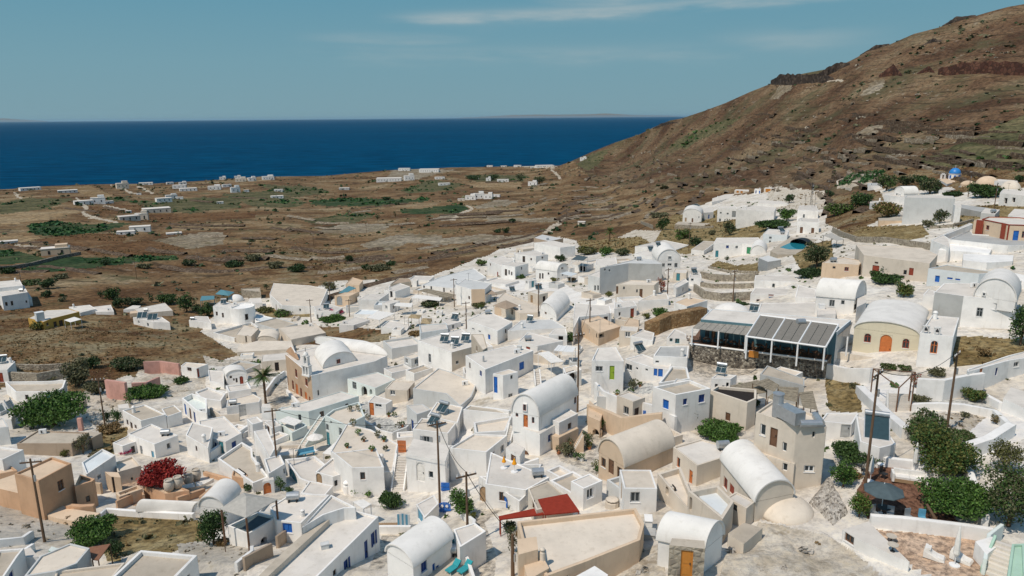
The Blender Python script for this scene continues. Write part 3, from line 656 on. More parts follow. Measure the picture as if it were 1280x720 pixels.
# ------------------------------------------------------------------ walls, canopies and smaller things
def Wl(label, pts, h=1.0, t=0.3, w='W', name='wall', cat='wall', closed=False, cap=None):
    P = [on_ground(*p) for p in PL(pts)]; n = len(P); mb = MB()
    XY = [p[:2] for p in P]; nr = []
    for i in range(n):
        a = XY[max(0, i-1)]; b = XY[min(n-1, i+1)]; d = b-a; d = d/np.linalg.norm(d); nr.append(np.array([-d[1], d[0]]))
    rings = []
    for i in range(n):
        o = nr[i]*t/2; z = P[i][2]
        rings.append([(*(XY[i]-o), z-1.0), (*(XY[i]+o), z-1.0), (*(XY[i]+o), z+h), (*(XY[i]-o), z+h)])
    vs = [v for r in rings for v in r]; fs = []
    for i in range(n-1):
        for k in range(4): fs.append((4*i+k, 4*i+(k+1) % 4, 4*i+4+(k+1) % 4, 4*i+4+k))
    fs += [(3, 2, 1, 0), tuple(4*(n-1)+k for k in range(4))]
    o = mk(name, vs, fs, w); tag(o, label, cat); return o
def Cn(label, pts, h=2.3, col='canvas', posts='white', peak=0.0, th=0.06, name='canopy', cat='canopy', zfrom=None, nslat=0, slat=None, pr=0.05):
    """canopy: corner pixels of the cloth, height over what is below"""
    px = PL(pts); cxp = sum(p[0] for p in px)/len(px); cyp = sum(p[1] for p in px)/len(px)
    if zfrom is None:
        g = at_h(cxp, cyp, h); z = g[2]
    else: z = zfrom+h
    P = [at_z(*p, z) for p in px]; c = np.mean(P, axis=0); n = len(P)
    root = thing(name, label, cat, (c[0], c[1], z-h))
    if peak > 0:
        vs = [tuple(p) for p in P]+[(c[0], c[1], z+peak)]+[(p[0], p[1], p[2]-th) for p in P]+[(c[0], c[1], z+peak-th)]
        fs = [(i, (i+1) % n, n) for i in range(n)]+[(n+1+i, n+1+n, n+1+(i+1) % n) for i in range(n)]+[(i, n+1+i, n+1+(i+1) % n, (i+1) % n) for i in range(n)]
        mk('cloth', vs, fs, col, root)
    elif nslat:
        a, b_, c_, d_ = P[0], P[1], P[2], P[3]
        for k in range(nslat):
            u0 = (k+.04)/nslat; u1 = (k+.96)/nslat; dz = RNG.uniform(-.03, .03)
            q = [a+(b_-a)*u0, a+(b_-a)*u1, d_+(c_-d_)*u1, d_+(c_-d_)*u0]
            MB().prism([v[:2] for v in q], z-th+dz, z+dz).build('slat', slat or col, root)
    else: MB().prism([p[:2] for p in P], z-th, z).build('cloth', col, root)
    if posts:
        for p in P:
            q = p+(c-p)*0.05; MB().bar((q[0], q[1], z-h-1.0), (q[0], q[1], z-th), pr).build('post', posts, root)
    return root
def Box(name, label, cat, x, y, wpx, dm, hpx, mat, rz=None, parts=None, at=None):
    """small plain-walled block standing on roof or ground (foot pixel, width and height in crop px, depth in m) with a capping slab"""
    p = SP(x, y) if at is None else at; s = mpp(p)/TS; w = wpx*s; h = hpx*s; rz = math.atan2(-p[0], p[1])*1.0+RNG.uniform(-.35, .35) if rz is None else rz
    root = thing(name, label, cat, p)
    MB().box((p[0], p[1], p[2]+h/2-.05), (w, dm, h+.1), rz).build('body', mat, root)
    MB().box((p[0], p[1], p[2]+h+.03), (w*1.12, dm*1.12, .06), rz).build('cap', mat, root)
    return root
def Chim(label, x, y, wpx, hpx, mat='W', pot=True):
    p = SP(x, y); s = mpp(p)/TS; w = max(.3, wpx*s); h = hpx*s; root = thing('chimney', label, 'chimney', p)
    MB().lathe(p, [(w/2, -.1), (w/2, h*.62), (w*.42, h*.7)], 10).build('stack', mat, root)
    MB().lathe(p+np.array([0, 0, h*.70]), [(w*.3, 0), (w*.3, h*.14), (w*.5, h*.15), (w*.38, h*.24), (w*.12, h*.32)], 10).build('cap', mat, root)
def Sol(label, x, y, wpx, az=-0.35, tank=True):
    p = SP(x, y); s = mpp(p)/TS; w = max(.8, wpx*s*.85); root = thing('solar_heater', label, 'solar heater', p)
    ca, sa = math.cos(az), math.sin(az); ex = np.array([ca, sa, 0]); ey = np.array([-sa, ca, 0]); ez = np.array([0, 0, 1.])
    tilt = math.radians(35); py_ = ey*math.cos(tilt)+ez*math.sin(tilt); pn = np.cross(ex, py_)
    c = p+ez*.75; L_ = w*.85
    MB().obox(c, ex*w/2, py_*L_/2, pn*.04).build('frame', 'metal', root)
    for k in (-1, 1): MB().obox(c+pn*.05+ex*k*w*.245, ex*w*.225, py_*(L_/2-.06), pn*.012).build('panel', 'panel', root)
    st = MB()
    for k in (-1, 1):
        st.bar(p+ex*k*w*.42-ey*L_*.38, c+ex*k*w*.42-py_*L_*.45, .025); st.bar(p+ex*k*w*.42+ey*L_*.42, c+ex*k*w*.42+py_*L_*.48, .025)
    st.build('stand', 'iron', root)
    if tank: MB().bar(c+py_*L_*.5+ez*.25-ex*w*.5, c+py_*L_*.5+ez*.25+ex*w*.5, .24, 12).build('tank', 'metal', root)
POLES = []
def Po(label, xb, yb, xt, yt, arm=0.9, base=None, r=0.13, at_surf=False):
    g = on_ground(*P2(xb, yb)) if not at_surf else SP(xb, yb); R = math.hypot(g[0], g[1]); a, te = azte(*P2(xt, yt)); z = CH+te*R
    root = thing('utility_pole', label, 'pole', g, None)
    MB().bar(g-np.array([0, 0, 1.0]), (g[0], g[1], z), r, 8, r*.65).build('post', 'wood', root)
    t = az_dir = math.atan2(g[0], g[1]); ex = np.array([math.cos(t*.5+.5), math.sin(t*.5+.5), 0])
    if arm:
        MB().obox((g[0], g[1], z-.35), ex*arm, np.cross(ex, (0, 0, 1))*.05, (0, 0, .06)).build('crossarm', 'wood', root)
        for k in (-.9, -.35, .35, .9):
            q = np.array([g[0], g[1], z-.28])+ex*arm*k; MB().lathe(q, [(.03, 0), (.06, .05), (.03, .16), (.05, .2)], 6).build('insulator', 'white', root)
    MB().bar((g[0]+.16, g[1]-.05, z-2.2), (g[0]+.16, g[1]-.05, z-1.6), .1, 8).build('junction_box', 'metal', root)
    POLES.append(np.array([g[0], g[1], z])); return POLES[-1]
def Wire(label, p, q, sag=0.6, n=14, r=0.028):
    p = np.array(p, float); q = np.array(q, float); mb = MB(); pr = None
    for t in np.linspace(0, 1, n):
        c = p+(q-p)*t-np.array([0, 0, sag*4*t*(1-t)])
        if pr is not None: mb.bar(pr, c, r, 4)
        pr = c
    tag(mb.build('power_line', 'iron'), label, 'cable')
def leafcloud(lobes, n, size, flat=0.0):
    L_ = np.array([[*c, *( (r, r, r) if np.isscalar(r) else r)] for c, r in lobes]); wt = (L_[:, 3]*L_[:, 5]); wt = wt/wt.sum()
    k = RNG.choice(len(L_), n, p=wt); d = RNG.normal(size=(n, 3)); d /= np.linalg.norm(d, axis=1)[:, None]
    rr = RNG.uniform(0.55, 1.06, n)[:, None]; rr = np.where(RNG.random((n, 1)) < .25, rr*.8, rr)
    lump = 0.82+0.36*vnoise(d[:, 0]*2.3+k*7.1+9, d[:, 2]*2.3+d[:, 1]*1.7+5, 3)[:, None]
    c = L_[k, :3]+d*L_[k, 3:6]*rr*lump
    a = RNG.normal(size=(n, 3))+d*0.6; a /= np.linalg.norm(a, axis=1)[:, None]
    b = np.cross(a, RNG.normal(size=(n, 3))); b /= np.linalg.norm(b, axis=1)[:, None]
    sz = (size*RNG.uniform(.6, 1.35, n))[:, None]; a = a*sz; b = b*sz*.6
    Vv = np.stack([c-a, c+b*.9, c+a, c-b*.9], 1).reshape(-1, 3); Q = np.arange(4*n).reshape(n, 4)
    return Vv, Q
def Tr(label, x, y, wpx, hpx, mat='leaf', name='tree', cat='tree', trunk=0.25, dens=1.0, lift=None, group=None, mat2=None, at=None, surf_=False, leaf=None, deep=None):
    """tree or bush: foot pixel, crown width, total height in crop px"""
    sn = -ray(*P2(x, y))[2]; OPX.extend(P2(x+wpx*k_, y-hpx*q_) for k_, q_ in ((0, .1), (-.35, .35), (.35, .35), (0, .6))); y = y-.36*wpx*sn; hpx = max(hpx*.52, (hpx-.62*wpx*sn)/math.sqrt(1-sn*sn))
    p = (SP(x, y) if surf_ else on_ground(*P2(x, y))) if at is None else at
    s = mpp(p)/TS; w = wpx*s; h = max(hpx*s*1.06, .25); root = thing(name, label, cat, p, group)
    px_w = wpx/TS
    n = int(np.clip(px_w*px_w*2.2, 90, 9000)*dens); size = leaf or np.clip(w/(6+0.62*px_w), .08, .9)
    z0 = h*trunk; ch = h-z0; dp = deep or w
    nl = 7 if px_w > 14 else 4; lobes = [((p[0], p[1], p[2]+z0+ch*.45), (w*.34, dp*.34, ch*.42))]
    for i in range(nl):
        t = 2*math.pi*i/nl+RNG.uniform(-.4, .4); q = RNG.uniform(.45, .75); r = RNG.uniform(.18, .30)
        lobes.append(((p[0]+math.cos(t)*w*.5*q*.78, p[1]+math.sin(t)*dp*.5*q*.78, p[2]+z0+ch*RNG.uniform(.30, .78)), (w*r, dp*r, ch*RNG.uniform(.2, .32))))
    Vv, Q = leafcloud(lobes, n, size)
    Vv[:, 2] = np.maximum(Vv[:, 2], p[2]+0.02)
    if mat2:
        k = RNG.random(len(Q)) < .5
        mk_np('crown', *sub(Vv, Q, k), mat, root); mk_np('blossom' if mat2.startswith('fl') else 'foliage', *sub(Vv, Q, ~k), mat2, root)
    else: mk_np('crown', Vv, Q, mat, root)
    mb = MB(); tr = max(.04, w*.03)
    mb.bar(p-np.array([0, 0, .4]), p+np.array([w*.03, 0, z0+ch*.35]), tr*1.3, 6, tr*.8)
    for i in range(4):
        l = lobes[1+i % nl][0]; mb.bar(p+np.array([w*.02, 0, z0*.7+ch*.08]), l, tr*.7, 5, tr*.25)
    mb.build('trunk', 'wood', root); return root
def sub(Vv, Q, k):
    q = Q[k]; idx = q.ravel(); return Vv[idx], np.arange(len(idx)).reshape(-1, 4)
def Stairs(label, x0, y0, x1, y1, wpx, rise=None, w='W', n=12, name='stairs'):
    """flight from foot pixel to head pixel"""
    a = on_ground(*P2(x0, y0)); s = mpp(a)/TS; wd = wpx*s
    b = at_z(*P2(x1, y1), a[2]+(rise if rise else 2.6)); d = b[:2]-a[:2]; L_ = np.linalg.norm(d); d = d/L_; nn = np.array([-d[1], d[0]])
    root = thing(name, label, 'stairs', a); H_ = b[2]-a[2]
    for k in range(n):
        z = a[2]+H_*(k+1)/n; c = a[:2]+d*L_*(k+.5)/n
        MB().obox((*c, (z+a[2]-.8)/2), (*(d*L_/n/2), 0), (*(nn*wd/2), 0), (0, 0, (z-a[2]+.8)/2)).build('step', 'R', root)
    for sgn in (-1, 1):
        o = nn*(wd/2+.1)*sgn; vs = []; 
        for (q, z) in ((a[:2], a[2]), (b[:2], b[2])):
            for oo in (-.09, .09): vs += [(*(q+o+nn*oo), a[2]-.9), (*(q+o+nn*oo), z+.35)]
        mk('side_wall', vs, [(0, 1, 3, 2), (4, 6, 7, 5), (0, 4, 5, 1), (2, 3, 7, 6), (1, 5, 7, 3), (0, 2, 6, 4)], w, root)
    return root
# ------------------------------------------------------------------ ground sheet, fields, sea
def struct(o): o['kind'] = 'structure'; return o
def stuff(o): o['kind'] = 'stuff'; return o
BR = [(0.085, 0.047, 0.026), (0.155, 0.090, 0.046), (0.215, 0.135, 0.072), (0.26, 0.185, 0.11)]
PALE = (0.36, 0.31, 0.24); OL = (0.095, 0.092, 0.045)
MATDEF.update({
 'g_plain': lambda: earth('dry_scrub_earth', [(0.095, 0.053, 0.027), (0.155, 0.093, 0.048), (0.21, 0.140, 0.075), (0.28, 0.213, 0.130)], 0.018, 0.6, 0.6, [(0.035, .56, .68, OL, .75), (0.16, .60, .68, PALE, .55)], bands=2.6),
 'g_hill': lambda: earth('hillside_earth', [(0.076, 0.044, 0.027), (0.122, 0.074, 0.044), (0.165, 0.110, 0.065), (0.21, 0.158, 0.097)], 0.014, 0.42, 1.0, [(0.020, .50, .64, (0.085, 0.080, 0.042), .8), (0.11, .62, .69, PALE, .55), (0.05, .60, .70, (0.24, 0.20, 0.14), .45)], bands=1.6),
 'g_vill': lambda: earth('pale_trodden_ground', [(0.52, 0.465, 0.39), (0.64, 0.59, 0.52), (0.70, 0.665, 0.61)], 0.10, 0.9, 0.3, [(0.35, .58, .66, (0.28, 0.22, 0.14), .5)], (.75, 1, 1.15)),
 'g_scrub': lambda: earth('dry_grass_scrub', [(0.088, 0.048, 0.025), (0.15, 0.088, 0.043), (0.215, 0.150, 0.080), (0.25, 0.205, 0.125)], 0.07, 0.9, 0.8, [(0.09, .56, .64, (0.22, 0.19, 0.12), .7), (0.4, .64, .70, (0.40, 0.35, 0.27), .6)]),
 'g_brown': lambda: earth('brown_field', [(0.095, 0.048, 0.024), (0.135, 0.074, 0.036), (0.185, 0.112, 0.058)], 0.03, 0.35, 0.4),
 'g_tan': lambda: earth('tan_field', [(0.19, 0.125, 0.062), (0.26, 0.185, 0.105), (0.30, 0.23, 0.14)], 0.02, 0.3, 0.4),
 'g_pale': lambda: earth('pale_fallow_field', [(0.18, 0.14, 0.09), (0.24, 0.20, 0.145), (0.30, 0.26, 0.20)], 0.04, 0.35, 0.4, [(0.12, .54, .62, (0.12, 0.10, 0.055), .7)]),
 'g_green': lambda: earth('vineyard_soil', [(0.020, 0.045, 0.018), (0.04, 0.064, 0.028), (0.08, 0.085, 0.042)], 0.05, 0.35, 0.5),
 'g_olive': lambda: earth('olive_green_field', [(0.065, 0.065, 0.032), (0.10, 0.095, 0.048), (0.15, 0.128, 0.07)], 0.05, 0.35, 0.5),
 'g_grass': lambda: earth('yellow_dry_grass', [(0.16, 0.115, 0.05), (0.27, 0.20, 0.095), (0.36, 0.29, 0.16)], 0.25, 1.4, 0.8, [(0.5, .58, .66, (0.14, 0.12, 0.06), .7)]),
 'g_gravel': lambda: earth('grey_gravel', [(0.38, 0.35, 0.30), (0.46, 0.425, 0.37), (0.52, 0.48, 0.42)], 0.2, 1.8, 0.4, [(0.9, .60, .68, (0.27, 0.23, 0.17), .5)], (.75, 1, 1.12)),
 'g_rubble': lambda: earth('rubble_ground', [(0.47, 0.405, 0.315), (0.57, 0.51, 0.425), (0.63, 0.58, 0.50)], 0.3, 1.6, .6, [(0.5, .58, .66, (0.22, 0.165, 0.10), .55), (1.2, .60, .66, (0.62, 0.58, 0.52), .5)], (.72, 1, 1.15)),
 'g_white': lambda: earth('whitewashed_paving', [(0.66, 0.63, 0.59), (0.74, 0.71, 0.67), (0.78, 0.76, 0.72)], 0.2, 1.1, 0.2, None, (.88, 1, 1.05)),
 'g_grey': lambda: earth('grey_paving', [(0.36, 0.36, 0.34), (0.44, 0.435, 0.41), (0.50, 0.49, 0.46)], 0.3, 1.5, 0.3),
 'g_patio': lambda: earth('brown_brick_paving', [(0.12, 0.062, 0.042), (0.16, 0.085, 0.056), (0.20, 0.11, 0.075)], 0.8, 3.0, 0.4),
 'g_terra': lambda: earth('terracotta_paving', [(0.40, 0.28, 0.20), (0.45, 0.325, 0.235), (0.49, 0.37, 0.28)], 0.5, 2.4, 0.3),
 'g_lane': lambda: earth('cobbled_lane', [(0.44, 0.385, 0.315), (0.52, 0.465, 0.39), (0.57, 0.52, 0.45)], 0.3, 1.5, 0.5),
 'g_road': lambda: earth('dirt_road', [(0.40, 0.34, 0.26), (0.47, 0.41, 0.33)], 0.1, 0.6, 0.3),
})
REG = []          # (name, material key, polygon in survey pixels); later ones win
def R_(name, key, pts): REG.append((name, key, PL(pts)))
T(0, 0, 1)
R_('hillside', 'g_hill', '700,207 716,200 740,225 800,238 860,240 900,232 960,236 1040,246 1130,235 1210,225 1300,215 1500,200 1700,-200 1280,-60 1075,40 850,120 700,190')
R_('scrubland', 'g_scrub', '-300,395 60,385 120,395 200,400 290,405 300,450 240,462 150,468 90,462 0,500 -300,500')
R_('village_ground', 'g_vill', '-400,520 0,485 90,468 200,468 262,455 300,444 250,415 262,398 300,372 340,372 420,352 500,348 540,345 600,322 640,305 700,296 760,312 800,302 840,300 850,268 900,246 960,240 1000,246 1040,258 1075,250 1100,232 1160,222 1310,222 1350,300 1390,560 1420,1000 -140,1000 -110,700')
# coastal plain
T(0, 200)
R_('pale_field', 'g_tan', '-200,345 0,340 470,300 520,322 300,372 0,410 -200,420')
R_('green_field', 'g_green', '160,410 330,385 520,402 840,392 700,430 560,462 400,480 220,470')
R_('green_field', 'g_green', '-300,560 0,562 120,575 330,620 190,645 0,655 -300,680')
R_('green_field', 'g_green', '130,690 380,600 540,610 1100,597 1110,622 700,655 420,690 260,700')
R_('olive_field', 'g_olive', '-200,280 0,268 180,235 470,240 350,288 250,310 60,335 -200,340')
R_('olive_field', 'g_olive', '640,240 780,225 830,250 700,262')
R_('olive_field', 'g_olive', '830,262 1280,232 1500,238 1500,300 1280,320 1180,335 960,312')
R_('bare_field', 'g_pale', '960,500 1280,448 1400,452 1400,530 1160,556')
R_('brown_field', 'g_brown', '190,505 560,455 800,468 770,520 520,545 320,525')
R_('brown_field', 'g_brown', '500,560 900,500 1190,558 1050,600 620,606')
R_('brown_field', 'g_brown', '530,290 900,280 900,320 620,352')
R_('brown_field', 'g_brown', '860,340 1280,330 1600,330 1600,360 1000,392')
R_('tan_field', 'g_tan', '-100,480 200,470 270,490 120,520 -100,530')
R_('tan_field', 'g_tan', '380,170 560,162 700,220 640,245 520,215')
T(256, 200)
R_('green_field', 'g_green', '650,258 900,235 1280,248 1400,240 1400,258 1000,290 690,285')
R_('olive_field', 'g_olive', '100,215 420,190 640,268 560,300 300,290')
R_('olive_field', 'g_olive', '300,150 640,165 800,200 560,235 420,185')
R_('pale_field', 'g_pale', '655,455 860,402 1200,393 1110,440 960,462')
R_('pale_field', 'g_pale', '970,530 1150,475 1280,460 1480,470 1480,500 1280,515 1160,562 1060,567')
R_('pale_field', 'g_pale', '720,550 910,550 880,575 740,572')
R_('pale_field', 'g_pale', '945,615 1160,618 1180,640 1040,668')
R_('olive_field', 'g_olive', '600,380 960,325 1060,345 940,395 700,405')
R_('scrubland', 'g_scrub', '200,600 560,540 900,560 1180,650 1400,640 1400,720 1180,740 700,720 300,720')
T(512, 200)
R_('green_field', 'g_green', '-60,315 330,275 372,300 300,335 -40,338')
R_('olive_field', 'g_olive', '60,150 120,125 345,150 250,190 0,208 -60,190')
R_('olive_field', 'g_olive', '340,95 560,90 740,100 700,140 420,135')
R_('pale_field', 'g_pale', '400,295 560,245 684,255 620,282 430,305')
R_('pale_field', 'g_tan', '350,145 700,138 690,168 520,182 400,172')
R_('pale_field', 'g_pale', '480,362 930,362 940,386 480,386')
R_('pale_field', 'g_pale', '120,370 240,340 300,345 250,380')
R_('pale_field', 'g_pale', '0,515 200,490 460,462 610,478 470,500 350,522 160,530')
R_('pale_field', 'g_pale', '495,540 640,468 800,470 780,492 620,520')
R_('pale_field', 'g_pale', '-100,55 0,50 300,62 160,90 0,130 -160,135')
R_('dirt_road', 'g_road', '830,458 870,412 960,378 968,384 910,420 905,450')
R_('dirt_road', 'g_road', '240,378 300,338 385,300 350,284 375,284 402,302 320,345 275,380')
R_('dirt_road', 'g_road', '880,66 890,55 905,70 940,98 942,122 925,118 925,104')
R_('dirt_road', 'g_road', '620,40 720,30 820,28 930,40 900,52 780,46')
T(0, 200)
R_('dirt_road', 'g_road', '72,200 90,198 145,238 125,242')
R_('dirt_road', 'g_road', '470,238 488,238 552,298 528,325 560,345 745,388 720,392 540,358 505,330 525,300')
R_('dirt_road', 'g_road', '95,522 270,545 335,572 300,582 250,560 100,535')
R_('dirt_road', 'g_road', '660,280 810,315 800,322 650,286')
R_('dirt_road', 'g_road', '680,152 750,172 860,212 845,216 740,182')
R_('dirt_road', 'g_road', '870,160 970,210 955,214 850,164')
# hill
T(1024, 200)
R_('terraced_vineyard', 'g_road', '108,140 190,92 400,68 400,112 345,145 250,162 170,182 118,176')
T(0, 0, 1)
R_('green_slope', 'g_olive', '836,184 852,172 880,160 905,150 925,148 905,162 880,172 858,186')
R_('green_slope', 'g_olive', '1150,200 1200,180 1240,160 1290,140 1400,120 1400,215 1290,214 1220,222 1160,226')
R_('green_slope', 'g_olive', '720,205 740,192 762,186 750,204 735,214')
R_('pale_scar', 'g_pale', '962,124 975,108 992,104 988,112 972,124')
R_('pale_scar', 'g_pale', '1074,120 1092,102 1106,98 1104,108 1088,118')
R_('pale_scar', 'g_pale', '1066,170 1085,158 1105,155 1098,166 1080,172')
T(1024, 200)
R_('hill_road', 'g_road', '-120,-497 150,-503 150,-491 -120,-486')
R_('brown_field', 'g_grass', '110,440 300,415 640,405 690,470 520,512 400,515 240,505')
T(768, 288)
R_('dry_terrace', 'g_grass', '590,225 640,190 760,215 890,205 900,255 760,260')
R_('pale_path', 'g_rubble', '-40,120 0,60 120,0 640,0 640,60 470,120 120,60')
# village
T(0, 0, 1)
R_('dry_yard', 'g_grass', '838,270 905,262 960,285 942,306 860,318 812,312')
R_('dry_yard', 'g_grass', '985,308 1040,300 1046,345 1004,342')
R_('scrub_slope', 'g_scrub', '1036,246 1100,238 1112,268 1064,292 1030,280')
R_('scrub_slope', 'g_scrub', '1098,212 1200,208 1300,216 1300,234 1200,240 1104,236')
R_('dry_yard', 'g_grass', '1180,262 1280,252 1290,276 1200,288')
R_('dry_yard', 'g_rubble', '960,232 1040,240 1030,262 960,262')
R_('dry_yard', 'g_grass', '720,302 800,296 830,312 800,318 730,314')
T(256, 288)
R_('scrubland', 'g_scrub', '540,692 700,600 900,608 1165,622 1150,690 1000,702 860,720 700,715 600,716')
R_('scrubland', 'g_grass', '312,500 420,480 650,482 650,540 560,548 400,540')
T(512, 288)
R_('white_lane', 'g_white', '300,300 500,300 790,320 960,320 1040,380 1280,430 1280,520 1020,450 1000,430 820,380 560,370')
T(0, 432)
R_('scrub_slope', 'g_scrub', '420,60 1130,90 1130,200 1000,290 800,180 560,270 420,330')
R_('rubble_yard', 'g_rubble', '430,330 560,270 680,300 860,300 800,400 760,520 620,520 500,420')
R_('dry_slope', 'g_grass', '630,510 790,510 790,580 700,690 560,700 580,640')
R_('rocky_ground', 'g_rubble', '870,150 1280,150 1280,330 900,310 820,230')
T(0, 576)
R_('gravel_lot', 'g_gravel', '-200,215 0,212 120,255 420,358 470,440 290,515 0,500 -200,500')
R_('dry_grass_plot', 'g_grass', '600,410 660,335 900,352 1220,370 1300,400 1280,500 1060,575 870,565 690,640 600,480')
T(200, 480, 3)
R_('stone_court', 'g_gravel', '60,600 220,580 350,600 330,700 300,760 100,760')
T(256, 432)
R_('lane', 'g_lane', '390,330 440,200 500,180 520,280 600,370 590,400 430,400')
R_('lane', 'g_lane', '-20,60 100,90 400,80 480,110 340,110 100,130 0,120')
R_('courtyard', 'g_grey', '780,420 920,370 1010,350 1040,440 1170,460 1230,520 1160,560 900,450')
T(420, 480, 3)
R_('courtyard', 'g_lane', '170,570 240,560 230,640 160,700 120,690')
R_('lane', 'g_lane', '460,470 620,470 560,520 600,640 590,760 540,760 530,640')
R_('courtyard', 'g_white', '400,100 480,80 640,110 640,180 560,260 430,230')
T(620, 480, 3)
R_('courtyard', 'g_lane', '220,250 330,180 420,200 400,320 380,340 250,290')
R_('rubble_yard', 'g_rubble', '190,740 340,670 620,600 640,760')
T(768, 432)
R_('terrace', 'g_lane', '470,80 900,150 880,180 600,200 510,190')
R_('courtyard', 'g_grey', '0,225 70,215 240,240 230,300 60,300 0,320')
R_('rubble_yard', 'g_rubble', '400,460 620,440 640,500 520,560 440,520')
T(820, 480, 3)
R_('rubble_plot', 'g_rubble', '260,640 390,515 620,560 760,640 860,740 860,900 200,900')
R_('rubble_plot', 'g_grass', '635,0 760,0 760,90 660,100')
T(1024, 432)
R_('dry_grass_plot', 'g_grass', '45,200 150,210 250,240 262,420 120,415 60,400 40,260')
R_('pebble_plot', 'g_rubble', '560,440 700,420 900,420 1090,455 1140,480 1080,560 940,610 760,520 600,560')
R_('dry_grass_plot', 'g_grass', '850,-60 980,-60 1290,-40 1290,80 840,135 830,60')
R_('paved_lane', 'g_grey', '560,360 700,340 920,330 1030,350 1130,410 1290,470 1290,560 1200,530 1180,450 1090,400 900,378 570,385')
R_('white_steps_ground', 'g_white', '60,110 320,170 560,190 640,330 560,360 480,420 330,330 250,240')
T(1020, 480, 3)
R_('brick_patio', 'g_patio', '190,330 250,295 400,330 440,420 560,540 330,520 190,505 150,400')
R_('terracotta_terrace', 'g_terra', '222,545 400,562 610,578 655,640 640,725 470,740 365,690 285,640')
R_('white_ledge', 'g_white', '545,200 640,120 780,60 800,200 640,260 580,330')
T(0, 0, 1)
R_('terracotta_court', 'g_terra', '150,600 200,590 250,600 230,625 190,640 160,630')

def pip(px, py, poly):
    ins = np.zeros(px.shape, bool); j = len(poly)-1
    for i in range(len(poly)):
        xi, yi = poly[i]; xj, yj = poly[j]
        if yi != yj:
            c = ((yi > py) != (yj > py)) & (px < (xj-xi)*(py-yi)/(yj-yi)+xi); ins ^= c
        j = i
    return ins
def build_terrain():
    na = len(AZ)
    X = RR*np.sin(AZ)[:, None]; Y = RR*np.cos(AZ)[:, None]; Z = ZZ.copy(); PX, PY, DEPTH = project(X, Y, Z)
    # relief too fine for the survey: lumps and old terrace steps, fading in beyond the village
    far = np.clip((RR-190)/350, 0, 1)
    lump = (fbm(X/38, Y/38, 5, 11)-.48)*7.0+(fbm(X/9, Y/9, 3, 5)-.45)*1.8
    hill = pip(PX, PY, REG[0][2])
    hw = np.where(hill, 1.0, .35)
    ter = Z/3.2+fbm(X/90, Y/90, 3, 3)*1.6; fr = ter-np.floor(ter); st = (np.clip((fr-.5)/.22, 0, 1)-fr)*3.2
    tw = np.clip((PY-120)/60, 0, 1)*np.where(hill, .75, .16)
    edge = np.clip(SG[None, :]*40, 0, 1)
    near = (fbm(X/4, Y/4, 4, 21)-.47)*0.22*np.clip((RR-35)/30, 0, 1)
    for r in REG:
        if r[0] in ('rubble_plot', 'rubble_yard', 'rocky_ground'): near = near+np.where(pip(PX, PY, r[2]), (fbm(X/2.2, Y/2.2, 4, 33)-.42)*1.0, 0)
    Zd = Z+(far*(lump*hw+st*tw))*edge*.9+near
    # nearer and farther continuations
    Rn = [RR[:, -1]*k for k in (.8, .6, .4, .2, .1)]; Zn = [Zd[:, -1]-0.02*k for k in range(5)]
    R0 = RR[:, 0]; z0 = Zd[:, 0]; hillc = PXA > 700
    Rf = []; Zf = []
    for k, d in enumerate((15, 40, 90, 200, 420, 800)):
        Rf.append(R0+d); Zf.append(np.where(hillc, np.maximum(z0-(d*.22+d*d*.0009), -8), np.maximum(z0-(2, 12, 40, 60, 80, 90)[k]*.9, -8-k)))
    Rall = np.concatenate([np.stack(Rf[::-1], 1), RR, np.stack(Rn, 1)], 1); Zall = np.concatenate([np.stack(Zf[::-1], 1), Zd, np.stack(Zn, 1)], 1)
    nr = Rall.shape[1]; XA = Rall*np.sin(AZ)[:, None]; YA = Rall*np.cos(AZ)[:, None]
    Vv = np.stack([XA, YA, Zall], -1).reshape(-1, 3)
    i, j = np.meshgrid(np.arange(na-1), np.arange(nr-1), indexing='ij'); i = i.ravel(); j = j.ravel()
    Q = np.stack([i*nr+j, i*nr+j+1, (i+1)*nr+j+1, (i+1)*nr+j], 1)
    C = Vv[Q].mean(1); cz = np.interp(np.zeros(1), [0, 1], [0, 1])
    px, py, dep = project(C[:, 0], C[:, 1], C[:, 2])
    wob = np.clip(dep/60, .6, 6)
    px = px+(fbm(C[:, 0]/wob, C[:, 1]/wob, 3, 31)-.45)*7; py = py+(fbm(C[:, 0]/wob, C[:, 1]/wob, 3, 41)-.45)*3
    reg = np.full(len(Q), -1); inview = (j >= 6)
    for k, (nm, key, poly) in enumerate(REG): reg[pip(px, py, poly) & (inview | (k == 0)) & (dep > 1)] = k
    behind = (~inview) & (np.repeat(hillc[:-1], nr-1)); reg[behind] = 0
    order = [-1]+list(range(len(REG)))
    for k in order:
        s = reg == k
        if not s.any(): continue
        q = Q[s]; u, inv = np.unique(q.ravel(), return_inverse=True)
        o = mk_np('ground' if k < 0 else REG[k][0], Vv[u], inv.reshape(-1, 4), 'g_plain' if k < 0 else REG[k][1])
        o.data.polygons.foreach_set('use_smooth', np.ones(len(q), bool)); struct(o)
    return Vv, Q, reg, C, dep
TERR = build_terrain()

